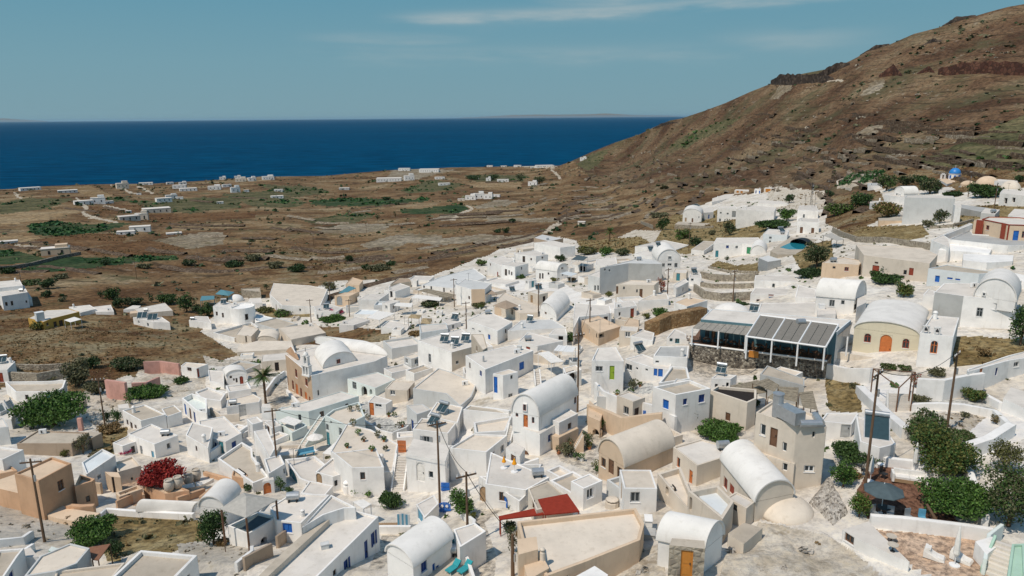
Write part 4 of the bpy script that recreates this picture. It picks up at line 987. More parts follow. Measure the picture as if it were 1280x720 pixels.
# scattered low scrub, dry bushes and vines: real clumps of small leaves on the ground
def scatter(name, key, regs, dens, size, hgt, seed, maxn, mask=None, rmax=1400, rmin=0):
    Vv, Q, reg, C, dep = TERR; rng = np.random.default_rng(seed)
    A = np.linalg.norm(np.cross(Vv[Q[:, 1]]-Vv[Q[:, 0]], Vv[Q[:, 3]]-Vv[Q[:, 0]]), axis=1)
    ok = np.isin(reg, regs) & (dep > 20) & (dep < rmax) & (dep > rmin) & (np.abs(C[:, 0]) < dep*.80)
    cl = fbm(C[:, 0]/35, C[:, 1]/35, 4, seed); cl = np.clip((cl-.42)*6, 0.03, 1.6)
    if mask is not None: cl = cl*mask(C, dep)
    lam = np.where(ok, A*dens*cl, 0)
    # fewer but larger clumps farther away
    ls = np.clip(dep/180, 1, 4.5); lam = lam/ls**2
    cnt = rng.poisson(lam); idx = np.repeat(np.arange(len(Q)), cnt)
    if len(idx) > maxn: idx = rng.choice(idx, maxn, replace=False)
    n = len(idx); k = 7
    jit = rng.uniform(-.5, .5, (n, 2)); e1 = Vv[Q[idx, 1]]-Vv[Q[idx, 0]]; e2 = Vv[Q[idx, 3]]-Vv[Q[idx, 0]]
    p = C[idx]+e1*jit[:, :1]+e2*jit[:, 1:]
    s = size*rng.lognormal(0, .38, n)*ls[idx]**.8
    d = rng.normal(size=(n, k, 3)); d[..., 2] = np.abs(d[..., 2]); d /= np.linalg.norm(d, axis=2)[..., None]
    c = p[:, None]+d*np.stack([s, s, s*hgt], 1)[:, None]*rng.uniform(.4, 1, (n, k, 1))
    a = rng.normal(size=(n, k, 3)); a /= np.linalg.norm(a, axis=2)[..., None]; b = np.cross(a, rng.normal(size=(n, k, 3))); b /= np.linalg.norm(b, axis=2)[..., None]
    q = (s[:, None]*rng.uniform(.45, .8, (n, k)))[..., None]; a = a*q; b = b*q*.75; b[..., 2] *= hgt*1.2; a[..., 2] *= hgt*1.2
    VV = np.stack([c-a, c-b, c+a, c+b], 2).reshape(-1, 3); QQ = np.arange(len(VV)).reshape(-1, 4)
    o = mk_np(name, VV, QQ, key); stuff(o); return o
def regs(*names): return [i for i, r in enumerate(REG) if r[0] in names]
scatter('scrub_bushes', 'leafo', [-1], .045, .5, .6, 1, 26000)
scatter('dark_scrub', 'leafd', [-1], .007, .7, .7, 2, 9000)
scatter('hill_scrub', 'leafo', regs('hillside'), .055, .7, .6, 3, 30000, lambda C, d: np.clip((C[:, 0]-200)/200, .35, 1.8))
scatter('hill_stones', 'S', regs('hillside'), .02, .5, .6, 14, 9000)
scatter('hill_dark_scrub', 'leafd', regs('hillside'), .035, .55, .6, 4, 18000, lambda C, d: np.clip((C[:, 0]-100)/250, .3, 1.8))
scatter('dry_tufts', 'leafx', regs('scrubland', 'dry_grass_plot', 'dry_slope', 'scrub_slope', 'dry_terrace', 'brown_field', 'dry_yard', 'rubble_plot', 'pebble_plot'), .7, .17, .9, 5, 20000)
scatter('olive_tufts', 'leafo', regs('scrubland', 'scrub_slope', 'dry_slope', 'dry_grass_plot', 'dry_yard'), .16, .26, .8, 6, 7000)
scatter('slope_bushes', 'leaf', regs('green_slope'), .05, .9, .6, 10, 5000)
scatter('weeds', 'leafo', regs('village_ground', 'lane', 'courtyard', 'white_steps_ground', 'rocky_ground'), .06, .24, .8, 23, 5000, None, 1400, 62)
scatter('green_weeds', 'leaf', regs('village_ground', 'lane', 'courtyard', 'white_steps_ground'), .035, .3, .9, 24, 4000)
scatter('vine_plants', 'vine', regs('green_field'), .30, .62, .6, 7, 26000, lambda C, d: 1.6+0*d)
scatter('field_plants', 'vine', regs('olive_field'), .10, .6, .6, 8, 14000, lambda C, d: 1.4+0*d)
scatter('rubble_stones', 'S', regs('rubble_plot', 'rubble_yard', 'pebble_plot', 'rocky_ground', 'gravel_lot', 'stone_court'), .8, .16, .7, 9, 9000)

# old terrace walls: short dry stone steps following the contours of the slope
def terrace_walls(name, key, n, boxpx, seed, L0, L1, hgt):
    rng = np.random.default_rng(seed); vs = []; fs = []
    for _ in range(n):
        px = rng.uniform(boxpx[0], boxpx[1]); py = boxpx[2]+(boxpx[3]-boxpx[2])*rng.beta(1.6, 1.2)
        if py < np.interp(px, silx, sily)+14 or any(pip(np.array([px]), np.array([py]), r[2])[0] for r in REG if r[0] in ('village_ground', 'green_field', 'pale_field', 'bare_field', 'dirt_road')): continue
        p = on_ground(px, py); Ln = rng.uniform(L0, L1); st = 4.0; k = int(Ln/st)+2; q = p[:2].copy(); hh = hgt*rng.uniform(.6, 1.4); b0 = len(vs); sg = 1 if rng.random() < .5 else -1
        for i in range(k):
            e = 1.5; gx = (ground(q[0]+e, q[1])-ground(q[0]-e, q[1])); gy = (ground(q[0], q[1]+e)-ground(q[0], q[1]-e)); g = np.array([gx, gy]); g = g/(np.linalg.norm(g)+1e-6); z = ground(*q)
            j = hh*rng.uniform(.7, 1.2); lump = rng.uniform(-.5, 1.0)
            vs += [(q[0]-g[0]*.9, q[1]-g[1]*.9, z-1.5), (q[0]-g[0]*.5, q[1]-g[1]*.5, z+lump*.3+j), (q[0]+g[0]*.4, q[1]+g[1]*.4, z+lump*.3+j), (q[0]+g[0]*3.2, q[1]+g[1]*3.2, z+.3)]
            q = q+np.array([-g[1], g[0]])*st*sg+rng.normal(0, .5, 2)
        for i in range(k-1):
            a = b0+4*i
            for r in range(3): fs.append((a+r, a+r+1, a+r+5, a+r+4))
    stuff(mk(name, vs, fs, key))
MATDEF['tw1'] = lambda: rubble('old_terrace_stone', (0.075, 0.048, 0.031), (0.12, 0.082, 0.054), (0.19, 0.14, 0.095), .9, (0.05, 0.038, 0.028))
MATDEF['tw2'] = lambda: rubble('pale_terrace_stone', (0.18, 0.135, 0.09), (0.25, 0.205, 0.145), (0.36, 0.31, 0.24), .9, (0.14, 0.11, 0.08))
scatter('boulders', 'SL', regs('rubble_plot', 'rubble_yard', 'pebble_plot'), .45, .30, .6, 19, 2600, lambda C, d: .6+0*d)
terrace_walls('terrace_walls', 'tw1', 300, (600, 1290, 130, 275), 5, 10, 55, .9)
terrace_walls('pale_terrace_walls', 'tw2', 130, (640, 1250, 165, 280), 6, 8, 40, .9)
terrace_walls('field_walls', 'tw1', 45, (-20, 640, 245, 350), 7, 15, 60, .9)
terrace_walls('pale_field_walls', 'tw2', 22, (250, 700, 255, 345), 8, 8, 40, .9)

# vine rows on the hill terrace
T(1024, 200); mbv = []
for (x0, y0, x1, y1) in ((135, 165, 215, 92), (190, 160, 265, 84), (262, 152, 318, 80), (308, 140, 365, 74), (362, 118, 395, 76)):
    a = on_ground(*P2(x0, y0)); b = on_ground(*P2(x1, y1)); lob = []
    n = 14
    for k in range(n):
        q = a+(b-a)*(k+.5)/n; lob.append(((q[0], q[1], ground(q[0], q[1])+.6), (2.0, 2.0, .9)))
    Vq, Qq = leafcloud(lob, 420, .55); o = mk_np('vine_row', Vq, Qq, 'vine')
    tag(o, ['first', 'second', 'third', 'fourth', 'last'][len(mbv)]+' green vine row from the left on the terraced hill vineyard', 'vine row', 'vine rows on the hill terrace'); mbv.append(o)

# sea
def build_sea():
    m = newmat('deep_blue_sea'); N, L = NT(m.node_tree); b = N('ShaderNodeBsdfDiffuse', Roughness=0.3); gl = N('ShaderNodeBsdfGlossy', Roughness=0.35); ms_ = N('ShaderNodeMixShader'); ms_.inputs[0].default_value = 0.012; L(b.outputs[0], ms_.inputs[1]); L(gl.outputs[0], ms_.inputs[2]); mo_ = N('ShaderNodeOutputMaterial'); L(ms_.outputs[0], mo_.inputs[0])
    g = N('ShaderNodeNewGeometry')
    mp = N('ShaderNodeMapping'); mp.inputs['Scale'].default_value = (0.010, 0.028, 0.02); L(g.outputs['Position'], mp.inputs[0])
    n = N('ShaderNodeTexNoise', Scale=1.0, Detail=9.0, Roughness=0.7); L(mp.outputs[0], n.inputs['Vector'])
    mp2 = N('ShaderNodeMapping'); mp2.inputs['Scale'].default_value = (0.0006, 0.0012, 0.001); L(g.outputs['Position'], mp2.inputs[0])
    n2 = N('ShaderNodeTexNoise', Scale=1.0, Detail=5.0, Roughness=0.55); L(mp2.outputs[0], n2.inputs['Vector'])
    r = ramp(N, [(0.36, (0.0001, 0.033, 0.078, 1)), (0.5, (0.0001, 0.048, 0.110, 1)), (0.64, (0.0002, 0.068, 0.148, 1))]); L(n.outputs[0], r.inputs[0])
    r2 = ramp(N, [(0.35, (0.86, .88, .9, 1)), (0.65, (1.10, 1.08, 1.06, 1))]); L(n2.outputs[0], r2.inputs[0])
    mx = N('ShaderNodeMix', data_type='RGBA', blend_type='MULTIPLY'); mx.inputs[0].default_value = 1; L(r.outputs[0], mx.inputs[6]); L(r2.outputs[0], mx.inputs[7])
    L(mx.outputs[2], b.inputs['Color'])
    bp = N('ShaderNodeBump', Strength=0.35, Distance=1.5); L(n.outputs[0], bp.inputs['Height']); L(bp.outputs[0], b.inputs['Normal'])
    rs = [0, 400, 1000, 2000, 5000, 15000, 40000, 150000]; n_ = 96; vs = [(0, 0, 0)]; fs = []
    for r_ in rs[1:]: vs += [(r_*math.sin(t), r_*math.cos(t), 0) for t in np.linspace(0, 2*math.pi, n_, endpoint=False)]
    for i in range(n_): fs.append((0, 1+(i+1) % n_, 1+i))
    for k in range(len(rs)-2):
        for i in range(n_): a = 1+k*n_; fs.append((a+i, a+(i+1) % n_, a+n_+(i+1) % n_, a+n_+i))
    struct(mk('sea', vs, fs, m))
build_sea()
def island(px0, px1, hpx, dist, seed):
    n = 60; vs = []; fs = []; P = np.linspace(px0, px1, n); az = np.array([az_of(p) for p in P])
    env = np.sin(np.linspace(0, math.pi, n))**.7; hh = env*(.45+.9*fbm(np.linspace(0, 6, n)+seed*10, np.zeros(n)+seed, 4, seed))*hpx/F*dist
    for i in range(n):
        for (rr, k) in ((dist*.97, 0), (dist, 1), (dist*1.06, 0)): vs.append((rr*math.sin(az[i]), rr*math.cos(az[i]), hh[i] if k else -5))
    for i in range(n-1):
        for k in (0, 1): fs.append((3*i+k, 3*i+k+1, 3*i+k+4, 3*i+k+3))
    MATDEF['island'] = lambda: plain('distant_island_rock', (0.20, 0.17, 0.13), 0.95, 0.0)
    struct(mk('island', vs, fs, 'island', None, True))
island(570, 850, 5, 146000, 1); island(-120, 60, 4.5, 147000, 2)
# ------------------------------------------------------------------ the village, house by house
# bottom left
T(0, 576)
och = H('tall ochre house with a brown shaded wall behind the slanted ochre lane wall', '240,125 445,15 325,-25 90,80', h=4.4, w='P', r='O')
H('low peach roof terrace left of the tall ochre house', '243,232 322,165 238,130 90,85 -70,140 0,175', h=1.9, w='P', r='O', par=0)  # lighter top than walls, sunlight put into the roof colour
H('lower ochre block with one square window, joined to the tall ochre house', '575,128 465,160 500,85 592,112', b=295, w='P', r='O', par=.35)
H('shallow ochre planter box at the foot of the tall ochre house', '340,225 402,212 310,165 238,195', b=268, w='P', r='G', par=.6, name='planter', cat='planter')
H('ochre gatehouse with a dark doorway facing the paved court', '692,98 755,104 738,72 655,68', b=200, w='O', r='O', par=0)
H('stepped ochre garden block between gatehouse and clay jar terrace', '745,225 890,175 862,150 722,200', b=290, w='O', r='O', par=.3)
jart = H('ochre terrace block carrying the large clay jars', '1030,208 893,152 980,105 1185,185', b=268, w='P', r='O', par=.15)
V('low white barrel vault beside the yellow dry grass plot', (1200,335), (1285,318), (865,318), None, b=352, pk=(1240,262), name='house')
H('flat tan roofed house with a pale rim, at the bottom edge beside dry grass', '1090,735 1232,590 880,558 690,735', h=3.2, w='W', r='T', par=.3)
H('cream roofed house with shaded end wall under the rusty lean-to', '480,640 560,545 440,515 250,595 150,722 350,690', h=3.0, w='E', r='C', par=.12)  # grey walls carry the end wall's shade in their colour
H('long low cream roof along the bottom edge left of the tan roof', '350,690 780,635 700,728 330,760', h=2.6, w='C', r='T', par=.2)
H('tan cement roof in the bottom left corner below the planter wall', '110,595 150,545 -20,560 -60,730 20,730', h=2.4, w='W', r='T', par=.2)
H('mint green stairhead hut on the bottom left roofs', '302,560 345,572 366,548 322,535', b=640, w='M', r='A', par=0, name='stair_hut', cat='hut')
H('white wedge block right of the bottom left corner roof', '150,600 240,600 190,540 130,560', h=1.6, w='W', r='R', par=0)
H('pale blue roof terrace between the ochre house and the tan flat roof', '540,85 720,-35 640,-75 510,10', h=2.4, w='W', r='U', par=.2)
H('cream house with two small windows behind the ochre gatehouse', '735,70 880,30 830,-30 720,10', b=150, w='C', r='C', par=.25)
H('small ochre end house at the left edge of the picture, beside the ochre lane', '-20,85 108,60 60,25 -40,40', b=140, w='P', r='O', par=.2)
# bottom left of centre
T(256, 576)
longh = H('long white flat roofed house with blue doors and shutters along its right side', '1085,348 870,292 335,735 690,735', b=562, w='W', r='R', par=.14)
H('tan roof terrace strip left of the long blue shuttered house', '500,560 745,340 800,348 380,735 320,735', h=1.5, w='C', r='T', par=0)
H('white flat roof behind the long blue shuttered house', '607,418 790,212 945,292 868,296 740,338', h=2.9, w='W', r='R', par=.15)
H('large white roof house with one blue square window', '448,372 602,388 780,212 545,202 405,290', b=512, w='W', r='R', par=.1)
H('small white cube with a recessed window on the large white roof', '745,222 802,155 655,125 600,200', b=262, w='W', r='R', par=.1)
pav = H('white room under the grey pavilion canopy with a railed roof', '270,458 452,350 330,318 143,405', b=548, w='W', r='slate', par=.25)
V('rounded white vault roof behind the grey pavilion canopy', (-35,285), (120,300), (70,178), None, h=2.2, pk=(40,225))
H('ochre terrace room with a dark doorway right of the clay jars', '168,95 252,112 268,85 180,45', b=165, w='P', r='O', par=.2)
H('white gate block with an arched brown door beside a green bush', '358,132 432,116 425,95 372,110', b=212, w='W', r='R', par=0)
# bottom centre
T(420, 480, 3)
bv = V('white vaulted house with blue windows at the bottom centre', (190,628), (290,690), (435,580), 1.0, side='B', h=3.3)
H('railed roof terrace with dark chairs and turquoise loungers', '290,695 372,632 395,575 440,578 498,650 535,760 330,780', h=2.2, w='W', r='T', par=.5)
H('white flat block behind the chair terrace, grey shaded front', '465,612 562,552 520,520 440,545', h=2.6, w='W', r='R', par=.1)
H('small white house with a light blue door beside stairs', '332,502 385,448 368,416 300,452', b=546, w='W', r='R', par=.05)
H('white terrace house with arched brown door and blue door in its long wall', '535,345 688,440 740,390 770,300 640,300 560,345', b=440, w='W', r='G', par=.25)
H('bright white flat house left of the tan vault', '560,375 580,255 800,350 712,398', h=2.6, w='W', r='R', par=.05)
H('narrow cream house with dark slit openings behind the red canopies', '720,392 795,362 888,440 752,472', b=480, w='C', r='T', par=.08)
H('white lower storey with an arched white door beneath the shuttered house', '410,290 262,262 290,205 428,232', b=402, w='W', r='R', par=0)
# big flat cream roof
T(620, 480, 3)
bigc = H('big flat cream roofed building with a peach parapet, bottom centre', '80,515 525,465 556,525 540,585 340,665 190,720 110,640', h=3.4, w='O', r='C', par=.35)
H('peach stepped block with a flat cap at the left end of the big cream roof', '80,582 152,572 158,620 85,640', h=3.9, w='O', r='O', par=0)
H('lower peach stepped block below the flat capped one', '95,640 165,630 200,690 120,735', h=3.0, w='O', r='O', par=0)
H('small white gabled block at the bottom edge below the big cream roof', '300,720 370,682 420,715 400,760 300,760', h=2.2, w='W', r='W', par=0)
# bottom right of centre
T(820, 480, 3)
V('white vault with a rough stone porch and orange door', (182,622), (250,566), (8,585), 1.5, h=1.7)
H('rough stone porch block with an orange door', '50,604 184,618 182,588 60,578', h=2.9, w='S', r='T', par=0, name='porch', cat='porch')
V('long white barrel vault house with a cream gable end', (372,442), (515,412), (245,285), None, b=520, pk=(440,362), w='C', r='V')
H('flat white roofed house with cream wall and brown door, left of the long vault', '65,236 155,306 262,272 290,238 170,206', b=335, w='C', r='R', par=.12)
H('small cream cube with one dark window in front of the long vault', '340,466 372,440 300,404 264,425', b=545, w='C', r='R', par=.08)
H('pale blue grey roof terrace below the long vault windows', '122,402 250,506 292,440 232,380', h=2.8, w='C', r='U', par=.5)
H('upper cream terrace with a tall plant and dark arched niche', '6,336 122,470 130,400 92,310', h=2.2, w='C', r='C', par=.5)
D('squat cream dome with an arched opening below the long vault', 482, 522, 190, 92, r='C', w='C')
blk = H('beige three storey block with silver ducts on its roof', '527,156 375,106 440,62 622,122 640,160', b=398, w='C', r='C', par=.2)
H('curved beige lower storey in front of the three storey block', '520,300 300,238 345,205 540,250', b=402, w='C', r='C', par=.1)
H('small cream plastered storage block at the foot of the rubble plot', '270,560 330,520 400,540 330,600', h=1.0, w='C', r='T', par=0)
T(1020, 480, 3)
H('low white wedge house with a dark window by the terracotta terrace', '100,546 198,515 240,560 352,668 305,650 150,578', b=594, w='W', r='R', par=0)
H('white block at the right end of the terracotta terrace', '597,590 660,572 690,600 640,640', h=1.2, w='W', r='W', par=0)
H('mint green stair tower with cream winding steps at the bottom right corner', '735,600 782,598 790,740 715,740', h=1.8, w='M', r='M', par=.15)
H('white block with sloping skylight glass behind the oleander hedge', '165,215 240,240 300,225 240,140 150,120', h=2.2, w='W', r='R', par=.1)
H('white low house with a grey framed door below the lane wall', '15,140 135,150 160,110 40,108', b=215, w='W', r='R', par=.1)
# left middle
T(0, 432)
tb = H('white terrace building with a beige roof deck and a rounded shaded end wall', '350,288 395,262 412,215 290,222 30,225 95,290', b=355, w='W', r='T', par=.55, fc={0: 'E', 1: 'E'})  # grey of the rounded end paints its shade
H('white roof with a solar panel at the left edge above the beige roof deck', '45,150 95,100 0,55 -60,80 -40,150', h=2.6, w='W', r='R', par=.15)
H('pale grey white house at the left edge beside the outside stairs', '52,508 20,452 -80,470 -60,520', b=620, w='E', r='R', par=.1)
H('dark roofed small house at the left edge above the pale grey house', '0,420 42,400 20,360 -50,370', h=2.2, w='E', r='slate', par=.2)
H('white flat roofed house in front of the tan roofed block, left edge', '15,712 146,650 -10,632 -80,700', h=2.6, w='W', r='R', par=.2)
H('wide tan cement house with a dark brown right wall', '445,612 556,542 235,530 104,612', b=692, w='N', r='T', par=.15)
H('small brown annex right of the wide tan cement house', '572,578 636,545 562,535 545,560', b=650, w='N', r='T', par=0)
H('ruined hut with two dark doorways behind the fig tree', '505,366 425,368 420,345 540,335', b=405, w='T', r='N', par=0, name='ruin', cat='ruin')
H('tiny white house with a brown door right of the pink ruin', '1228,142 1130,126 1160,104 1300,115', b=205, w='W', r='C', par=.12)
H('white house with three slim windows behind the dark green bush', '880,470 1036,430 905,368 764,405', b=548, w='W', r='T', par=.2)
H('white house with a solar heater and slim dark door, left of the red bougainvillea', '965,616 1112,560 945,488 800,552', b=705, w='W', r='R', par=.15)
H('lower white porch block with a window, left of the solar heater house', '765,628 868,592 805,560 704,608', b=690, w='W', r='R', par=.12)
H('white walled roof box with pale green cushions', '1226,405 1292,420 1292,330 1200,298 1136,328', b=490, w='W', r='A', par=.8)
H('broad white roof behind the red bougainvillea', '1160,560 1300,640 1330,510 1200,478', h=2.8, w='W', r='R', par=.1)
H('small white kiosk roof by the pink ruin hedge', '745,392 808,390 800,362 735,370', h=1.8, w='W', r='R', par=0)
H('low white yard house with a tan roof behind the three window house', '1040,445 1135,412 1090,372 1010,395', h=1.8, w='W', r='T', par=.1)
H('white pale house with stairs of the upper left corner terrace', '-30,470 70,460 90,415 30,380', h=1.4, w='W', r='R', par=.1)
# centre left: church quarter
T(256, 432)
ch = H('ochre fronted church hall with white side walls and a bell tower', '665,188 1062,98 1140,62 985,-30 690,10 503,55', b=362, w='W', r='R', par=.12, name='church', cat='church', fc={5: 'Q'})
V('white cross vault with one brown window on the church roof', (742,140), (942,92), (690,62), None, on=ch, h=0.0, pk=(845,44), w='W', name='vault')
V('raised white rear vault of the church roof', (905,-10), (1140,62), (690,-35), None, on=ch, h=0.0, pk=(1010,-20), w='W', name='vault')
H('pair of low white box rooms left of the palm', '30,222 120,238 118,160 20,150', b=262, w='W', r='R', par=.1)
V('white vaulted cottage with a red door and three small windows', (135,190), (262,178), (118,160), 1.0, b=250)
H('low white terrace wall house below the red door cottage', '150,290 290,270 270,235 130,250', b=340, w='W', r='R', par=.3)
H('cream white cube with a grey green door left of the palm', '135,382 340,352 352,328 300,300 140,340', b=458, w='W', r='C', par=.1)
H('white pier block at the foot of the palm', '352,386 412,388 406,364 360,364', b=495, w='W', r='R', par=0)
H('pebble roofed white house with rimmed edge in front of the skylight block', '80,705 232,602 296,640 300,690 400,820 300,860', h=2.4, w='W', r='T', par=.35)
H('white skylight block with eight grey roof panes', '405,700 440,640 390,520 305,535', h=2.9, w='W', r='R', par=.05)
H('white round cornered house with a dark doorway at the left lane', '-20,560 130,600 230,545 120,440 -40,470', h=2.2, w='W', r='R', par=.15)
H('white walled yard house below the lane wall, left of the village centre', '-20,330 100,345 130,300 20,260 -60,290', h=1.5, w='W', r='R', par=.3)
H('long white gallery with a mint green side wall above the steps', '650,412 962,316 850,285 600,360 440,402', b=505, w='A', r='R', par=.1)
H('mint green house with dark green door and roof garden', '750,438 882,500 1000,440 965,350 800,400', b=622, w='A', r='C', par=.3)
H('white cube with an orange door in the grey courtyard', '1020,352 1132,366 1172,342 1060,310', b=445, w='W', r='R', par=.06)
H('mint house with two dark arched doorways behind the courtyard', '890,208 1065,266 1190,210 1080,165', b=310, w='A', r='R', par=.1)
H('low white terrace block with table and jars at the foot of the mint stairs', '545,545 640,500 590,462 450,470', b=600, w='A', r='R', par=.3)
# house between stairs and gate: cream roof
T(420, 480, 3)
H('wide cream white house with terrace pots and two small windows', '60,320 212,330 232,225 130,170 40,150 -20,250', b=398, w='W', r='C', par=.1)
H('raised cream upper storey with one window on the pot terrace house', '60,315 180,312 150,240 -10,258', h=3.4, w='W', r='C', par=.1)
T(256, 576)
H('white arcade house with a teal arched door and a brown arched door', '590,110 690,150 800,60 690,-30 500,-10', b=160, w='W', r='R', par=.3)
H('white terrace front with small window right of the brown arched door', '690,70 800,100 925,60 800,-20', b=180, w='W', r='R', par=.2)
H('white corner house beside the light blue chairs terrace', '400,80 500,20 470,-40 370,-10', h=2.2, w='W', r='R', par=.2)
# centre
T(500, 340, 4.5)
solh = H('white house with three solar panels and a grey right wall', '290,452 465,405 345,318 98,385', b=562, w='W', r='R', par=.1, fc={0: 'C'})
H('tan block stepping up behind the three solar panel house', '465,440 492,425 470,350 400,350', h=4.6, w='T', r='C', par=.05)
cen = H('big white cube with a blue square window, village centre', '480,548 750,442 640,410 368,470', b=690, w='W', r='R', par=.08)
H('white annex with a tall blue door on the big white cube', '580,582 665,562 612,546 522,572', b=718, w='W', r='C', par=.05)
T(512, 432)
H('cream terrace with a rounded blue grey side wall', '315,378 230,300 20,268 180,140 260,165 420,232 385,320', b=420, w='E', r='C', par=.12)
H('white house with a shuttered window and one solar heater', '240,548 18,522 75,452 300,472', b=662, w='W', r='C', par=.1)
H('white house behind it with a solar panel on its cream roof', '110,440 300,482 332,382 170,352', h=3.6, w='W', r='C', par=.1)
H('small pale house with blue grey shutters, left of the solar houses', '45,430 135,400 80,365 -20,372', h=3.0, w='E', r='R', par=.1)
lower = H('white lower storey with an arched door beneath the red door vault', '815,552 645,497 700,430 800,440 940,480', b=690, w='W', r='R', par=0)
V('white barrel vault house with a red door and three small windows', (642,415), (808,445), (1045,310), None, on=lower, h=1.7, side='B', pk=(722,308))
tanb = H('tan base storey below the white flat annex', '935,575 1056,516 1000,480 815,545', b=655, w='O', r='O', par=0)
H('white flat annex right of the red door vault', '935,482 1052,425 960,375 808,430', on=tanb, h=1.5, w='W', r='R', par=.05)
H('white roofless yard house with cream inner wall', '600,535 640,440 400,480 410,545', h=2.2, w='W', r='C', par=.35)
H('long white yard block with rubble on top, left of the village stairs', '335,400 640,430 625,405 380,372', h=2.8, w='W', r='T', par=.1)
H('white boxed skylight house with framed roof panes', '480,665 610,560 400,550 250,640', h=2.6, w='W', r='C', par=.2)
H('white low arched porch beside the orange cushions', '690,690 720,640 650,600 600,640', h=2.0, w='W', r='R', par=0)
H('white house with a lime green door and cream flat roof', '1340,98 1138,92 1175,15 1290,10', b=285, w='W', r='R', par=.12)
H('white rounded gate house with a green arched passage', '1075,150 975,180 960,140 1040,120', b=250, w='W', r='C', par=.1)
# tan terrace house with the vault
T(620, 480, 3)
V('tan barrel vault house with tall dark windows in its arched front', (386,255), (482,312), (665,235), None, side='B', b=388, w='O', r='C', pk=(428,212))
Wl('tan courtyard wall with green arches below the white garden wall', '345,150 420,180 470,205 560,195 620,190', h=2.6, t=.5, w='O')
H('tan stepped block with jars beside the vertical pole', '345,120 390,140 400,110 350,60', h=2.2, w='O', r='O', par=0)
# right of centre
T(768, 432)
H('white cube house with blue windows and a tan roof', '385,308 602,268 470,213 240,258', b=558, w='W', r='T', par=.35)
T(750, 340, 4.5)
H('white house with blue door and small blue window behind the courtyard', '300,540 392,548 400,520 240,462 140,488', b=612, w='W', r='R', par=.12)
H('white curved parapet roof with a tan floor, beside the courtyard house', '330,625 505,600 490,535 400,530', h=2.6, w='W', r='T', par=.3)
H('flat grey roofed white house left of the lava stone wall', '300,472 492,482 500,415 338,418', h=2.8, w='W', r='G', par=.1)
H('white hut with three small dark windows under a solar heater', '625,598 735,602 770,580 660,572', b=690, w='W', r='R', par=.08)
H('cream house with a railed dark terrace above the vine', '830,735 880,712 880,660 660,640 620,665', h=3.2, w='C', r='dark', par=.3)
H('small white house with teal windows below the brown dry wall', '375,370 500,375 480,345 420,320', b=412, w='W', r='R', par=.1)
H('grey arched wall house with reed shade awnings', '900,575 1000,600 1150,640 1150,600 940,525', h=2.6, w='G', r='T', par=.1)
H('tan roofed triangular white house left of the blue half dome', '490,195 415,170 500,138 605,160', h=2.6, w='W', r='O', par=.05)
H('wide white roof behind the white pergola', '880,240 1290,300 1290,170 905,175', h=2.7, w='W', r='R', par=.1)
D('white dome roof behind the lava stone restaurant', 740, 265, 200, 85)
D('smaller white dome left of the big white dome', 570, 250, 130, 62)
D('little white dome with a blue lunette', 455, 195, 40, 18)
rest = None
T(0, 0, 1)
rest = H('restaurant terrace on a long dark lava stone base', '1034,452 862,430 886,396 1062,412', b=472, w='D', r='brown', par=0, name='restaurant_terrace', cat='restaurant')  # dark brown floor paints the shade under the roofs
backr = H('white back rooms of the lava stone restaurant', '876,399 1046,415 1064,400 890,386', h=5.6, w='U', r='R', par=0.05, fc={0: 'tealshade'})  # dark teal front stands in for the shaded interior
V('yellow chapel with a wavy white vault and orange arched door', (1068,410), (1149.5,420.5), (1086,383), None, b=442, pk=(1109,403), w='W', fw='L', name='chapel', cat='chapel')
H('white plinth terrace in front of the yellow chapel', '1046,440 1194,462 1204,448 1150,440 1066,428', h=0.9, w='C', r='R', par=0, name='plinth', cat='terrace')
H('white chapel annex with one orange half arch window', '1192,421 1150,416 1165,394 1199,397', b=459, w='W', r='R', par=.12)
T(1024, 432)
H('white stepped house with orange shutters at the right edge', '930,163 1060,128 1190,92 1310,74 1310,30 1180,62 925,148', b=318, w='W', r='R', par=.15)
H('white gabled low wall house right of the yucca', '1150,330 1300,400 1320,300 1200,260', h=1.3, w='W', r='R', par=0)
# right upper
T(1024, 288)
H('blue washed white house with three blue windows', '682,238 1000,272 1120,262 800,214', b=348, w='U', r='T', par=.1)
gg = H('white house with a grey cement gable side and plain right wall', '903,410 722,385 780,330 1000,330 1240,442', b=602, w='W', r='R', par=.05, fc={0: 'G'})
V('broad cream white vault with a fan unit on its arched front', (968,410), (1228,448), (1010,345), None, on=gg, h=0.0, pk=(1100,303), w='W', r='V', name='vault')
H('small white block left of the grey gable side', '650,402 725,405 722,378 682,366', b=500, w='W', r='R', par=.05)
D('flat white dome roof behind the cream white vault', 1150, 320, 280, 46)
H('long beige farmhouse with a dark red door and bushes', '280,155 692,206 740,152 640,108 230,88', b=290, w='C', r='C', par=.08)
H('low peach cottage at the left end of the beige farmhouse', '250,216 18,202 60,180 150,168 275,190', b=286, w='O', r='C', par=.08)
V('white vaulted house with two windows left of the yellow chapel', (222,432), (288,402), (-20,412), None, b=520, pk=(255,318))
H('white porch block at the right end of the two window vault', '235,480 295,450 290,405 240,400', h=2.4, w='W', r='R', par=0)
H('white lower roof in front of the two window vault', '-10,530 105,520 100,485 -10,480', h=2.2, w='W', r='R', par=0)
wt = H('top terrace of the white stepped retaining walls below the pink house', '810,496 1180,532 1310,530 1310,470 960,462 780,478', b=566, w='W', r='G', par=.12) if False else None
T(1024, 200)
wt = H('top white terrace wall carrying the pink house', '808,495 1180,535 1320,530 1320,480 960,462 940,440', b=575, w='W', r='G', par=.2, name='terrace_wall', cat='terrace')
H('middle step of the white terrace walls below the pink house', '745,562 1065,582 1085,545 1320,560 1320,535 810,505', b=640, w='W', r='W', par=0, name='terrace_wall', cat='terrace')
H('lowest white step of the terrace walls with a small bulge', '900,626 1050,642 1210,632 1215,596 900,585', b=690, w='W', r='W', par=0, name='terrace_wall', cat='terrace')
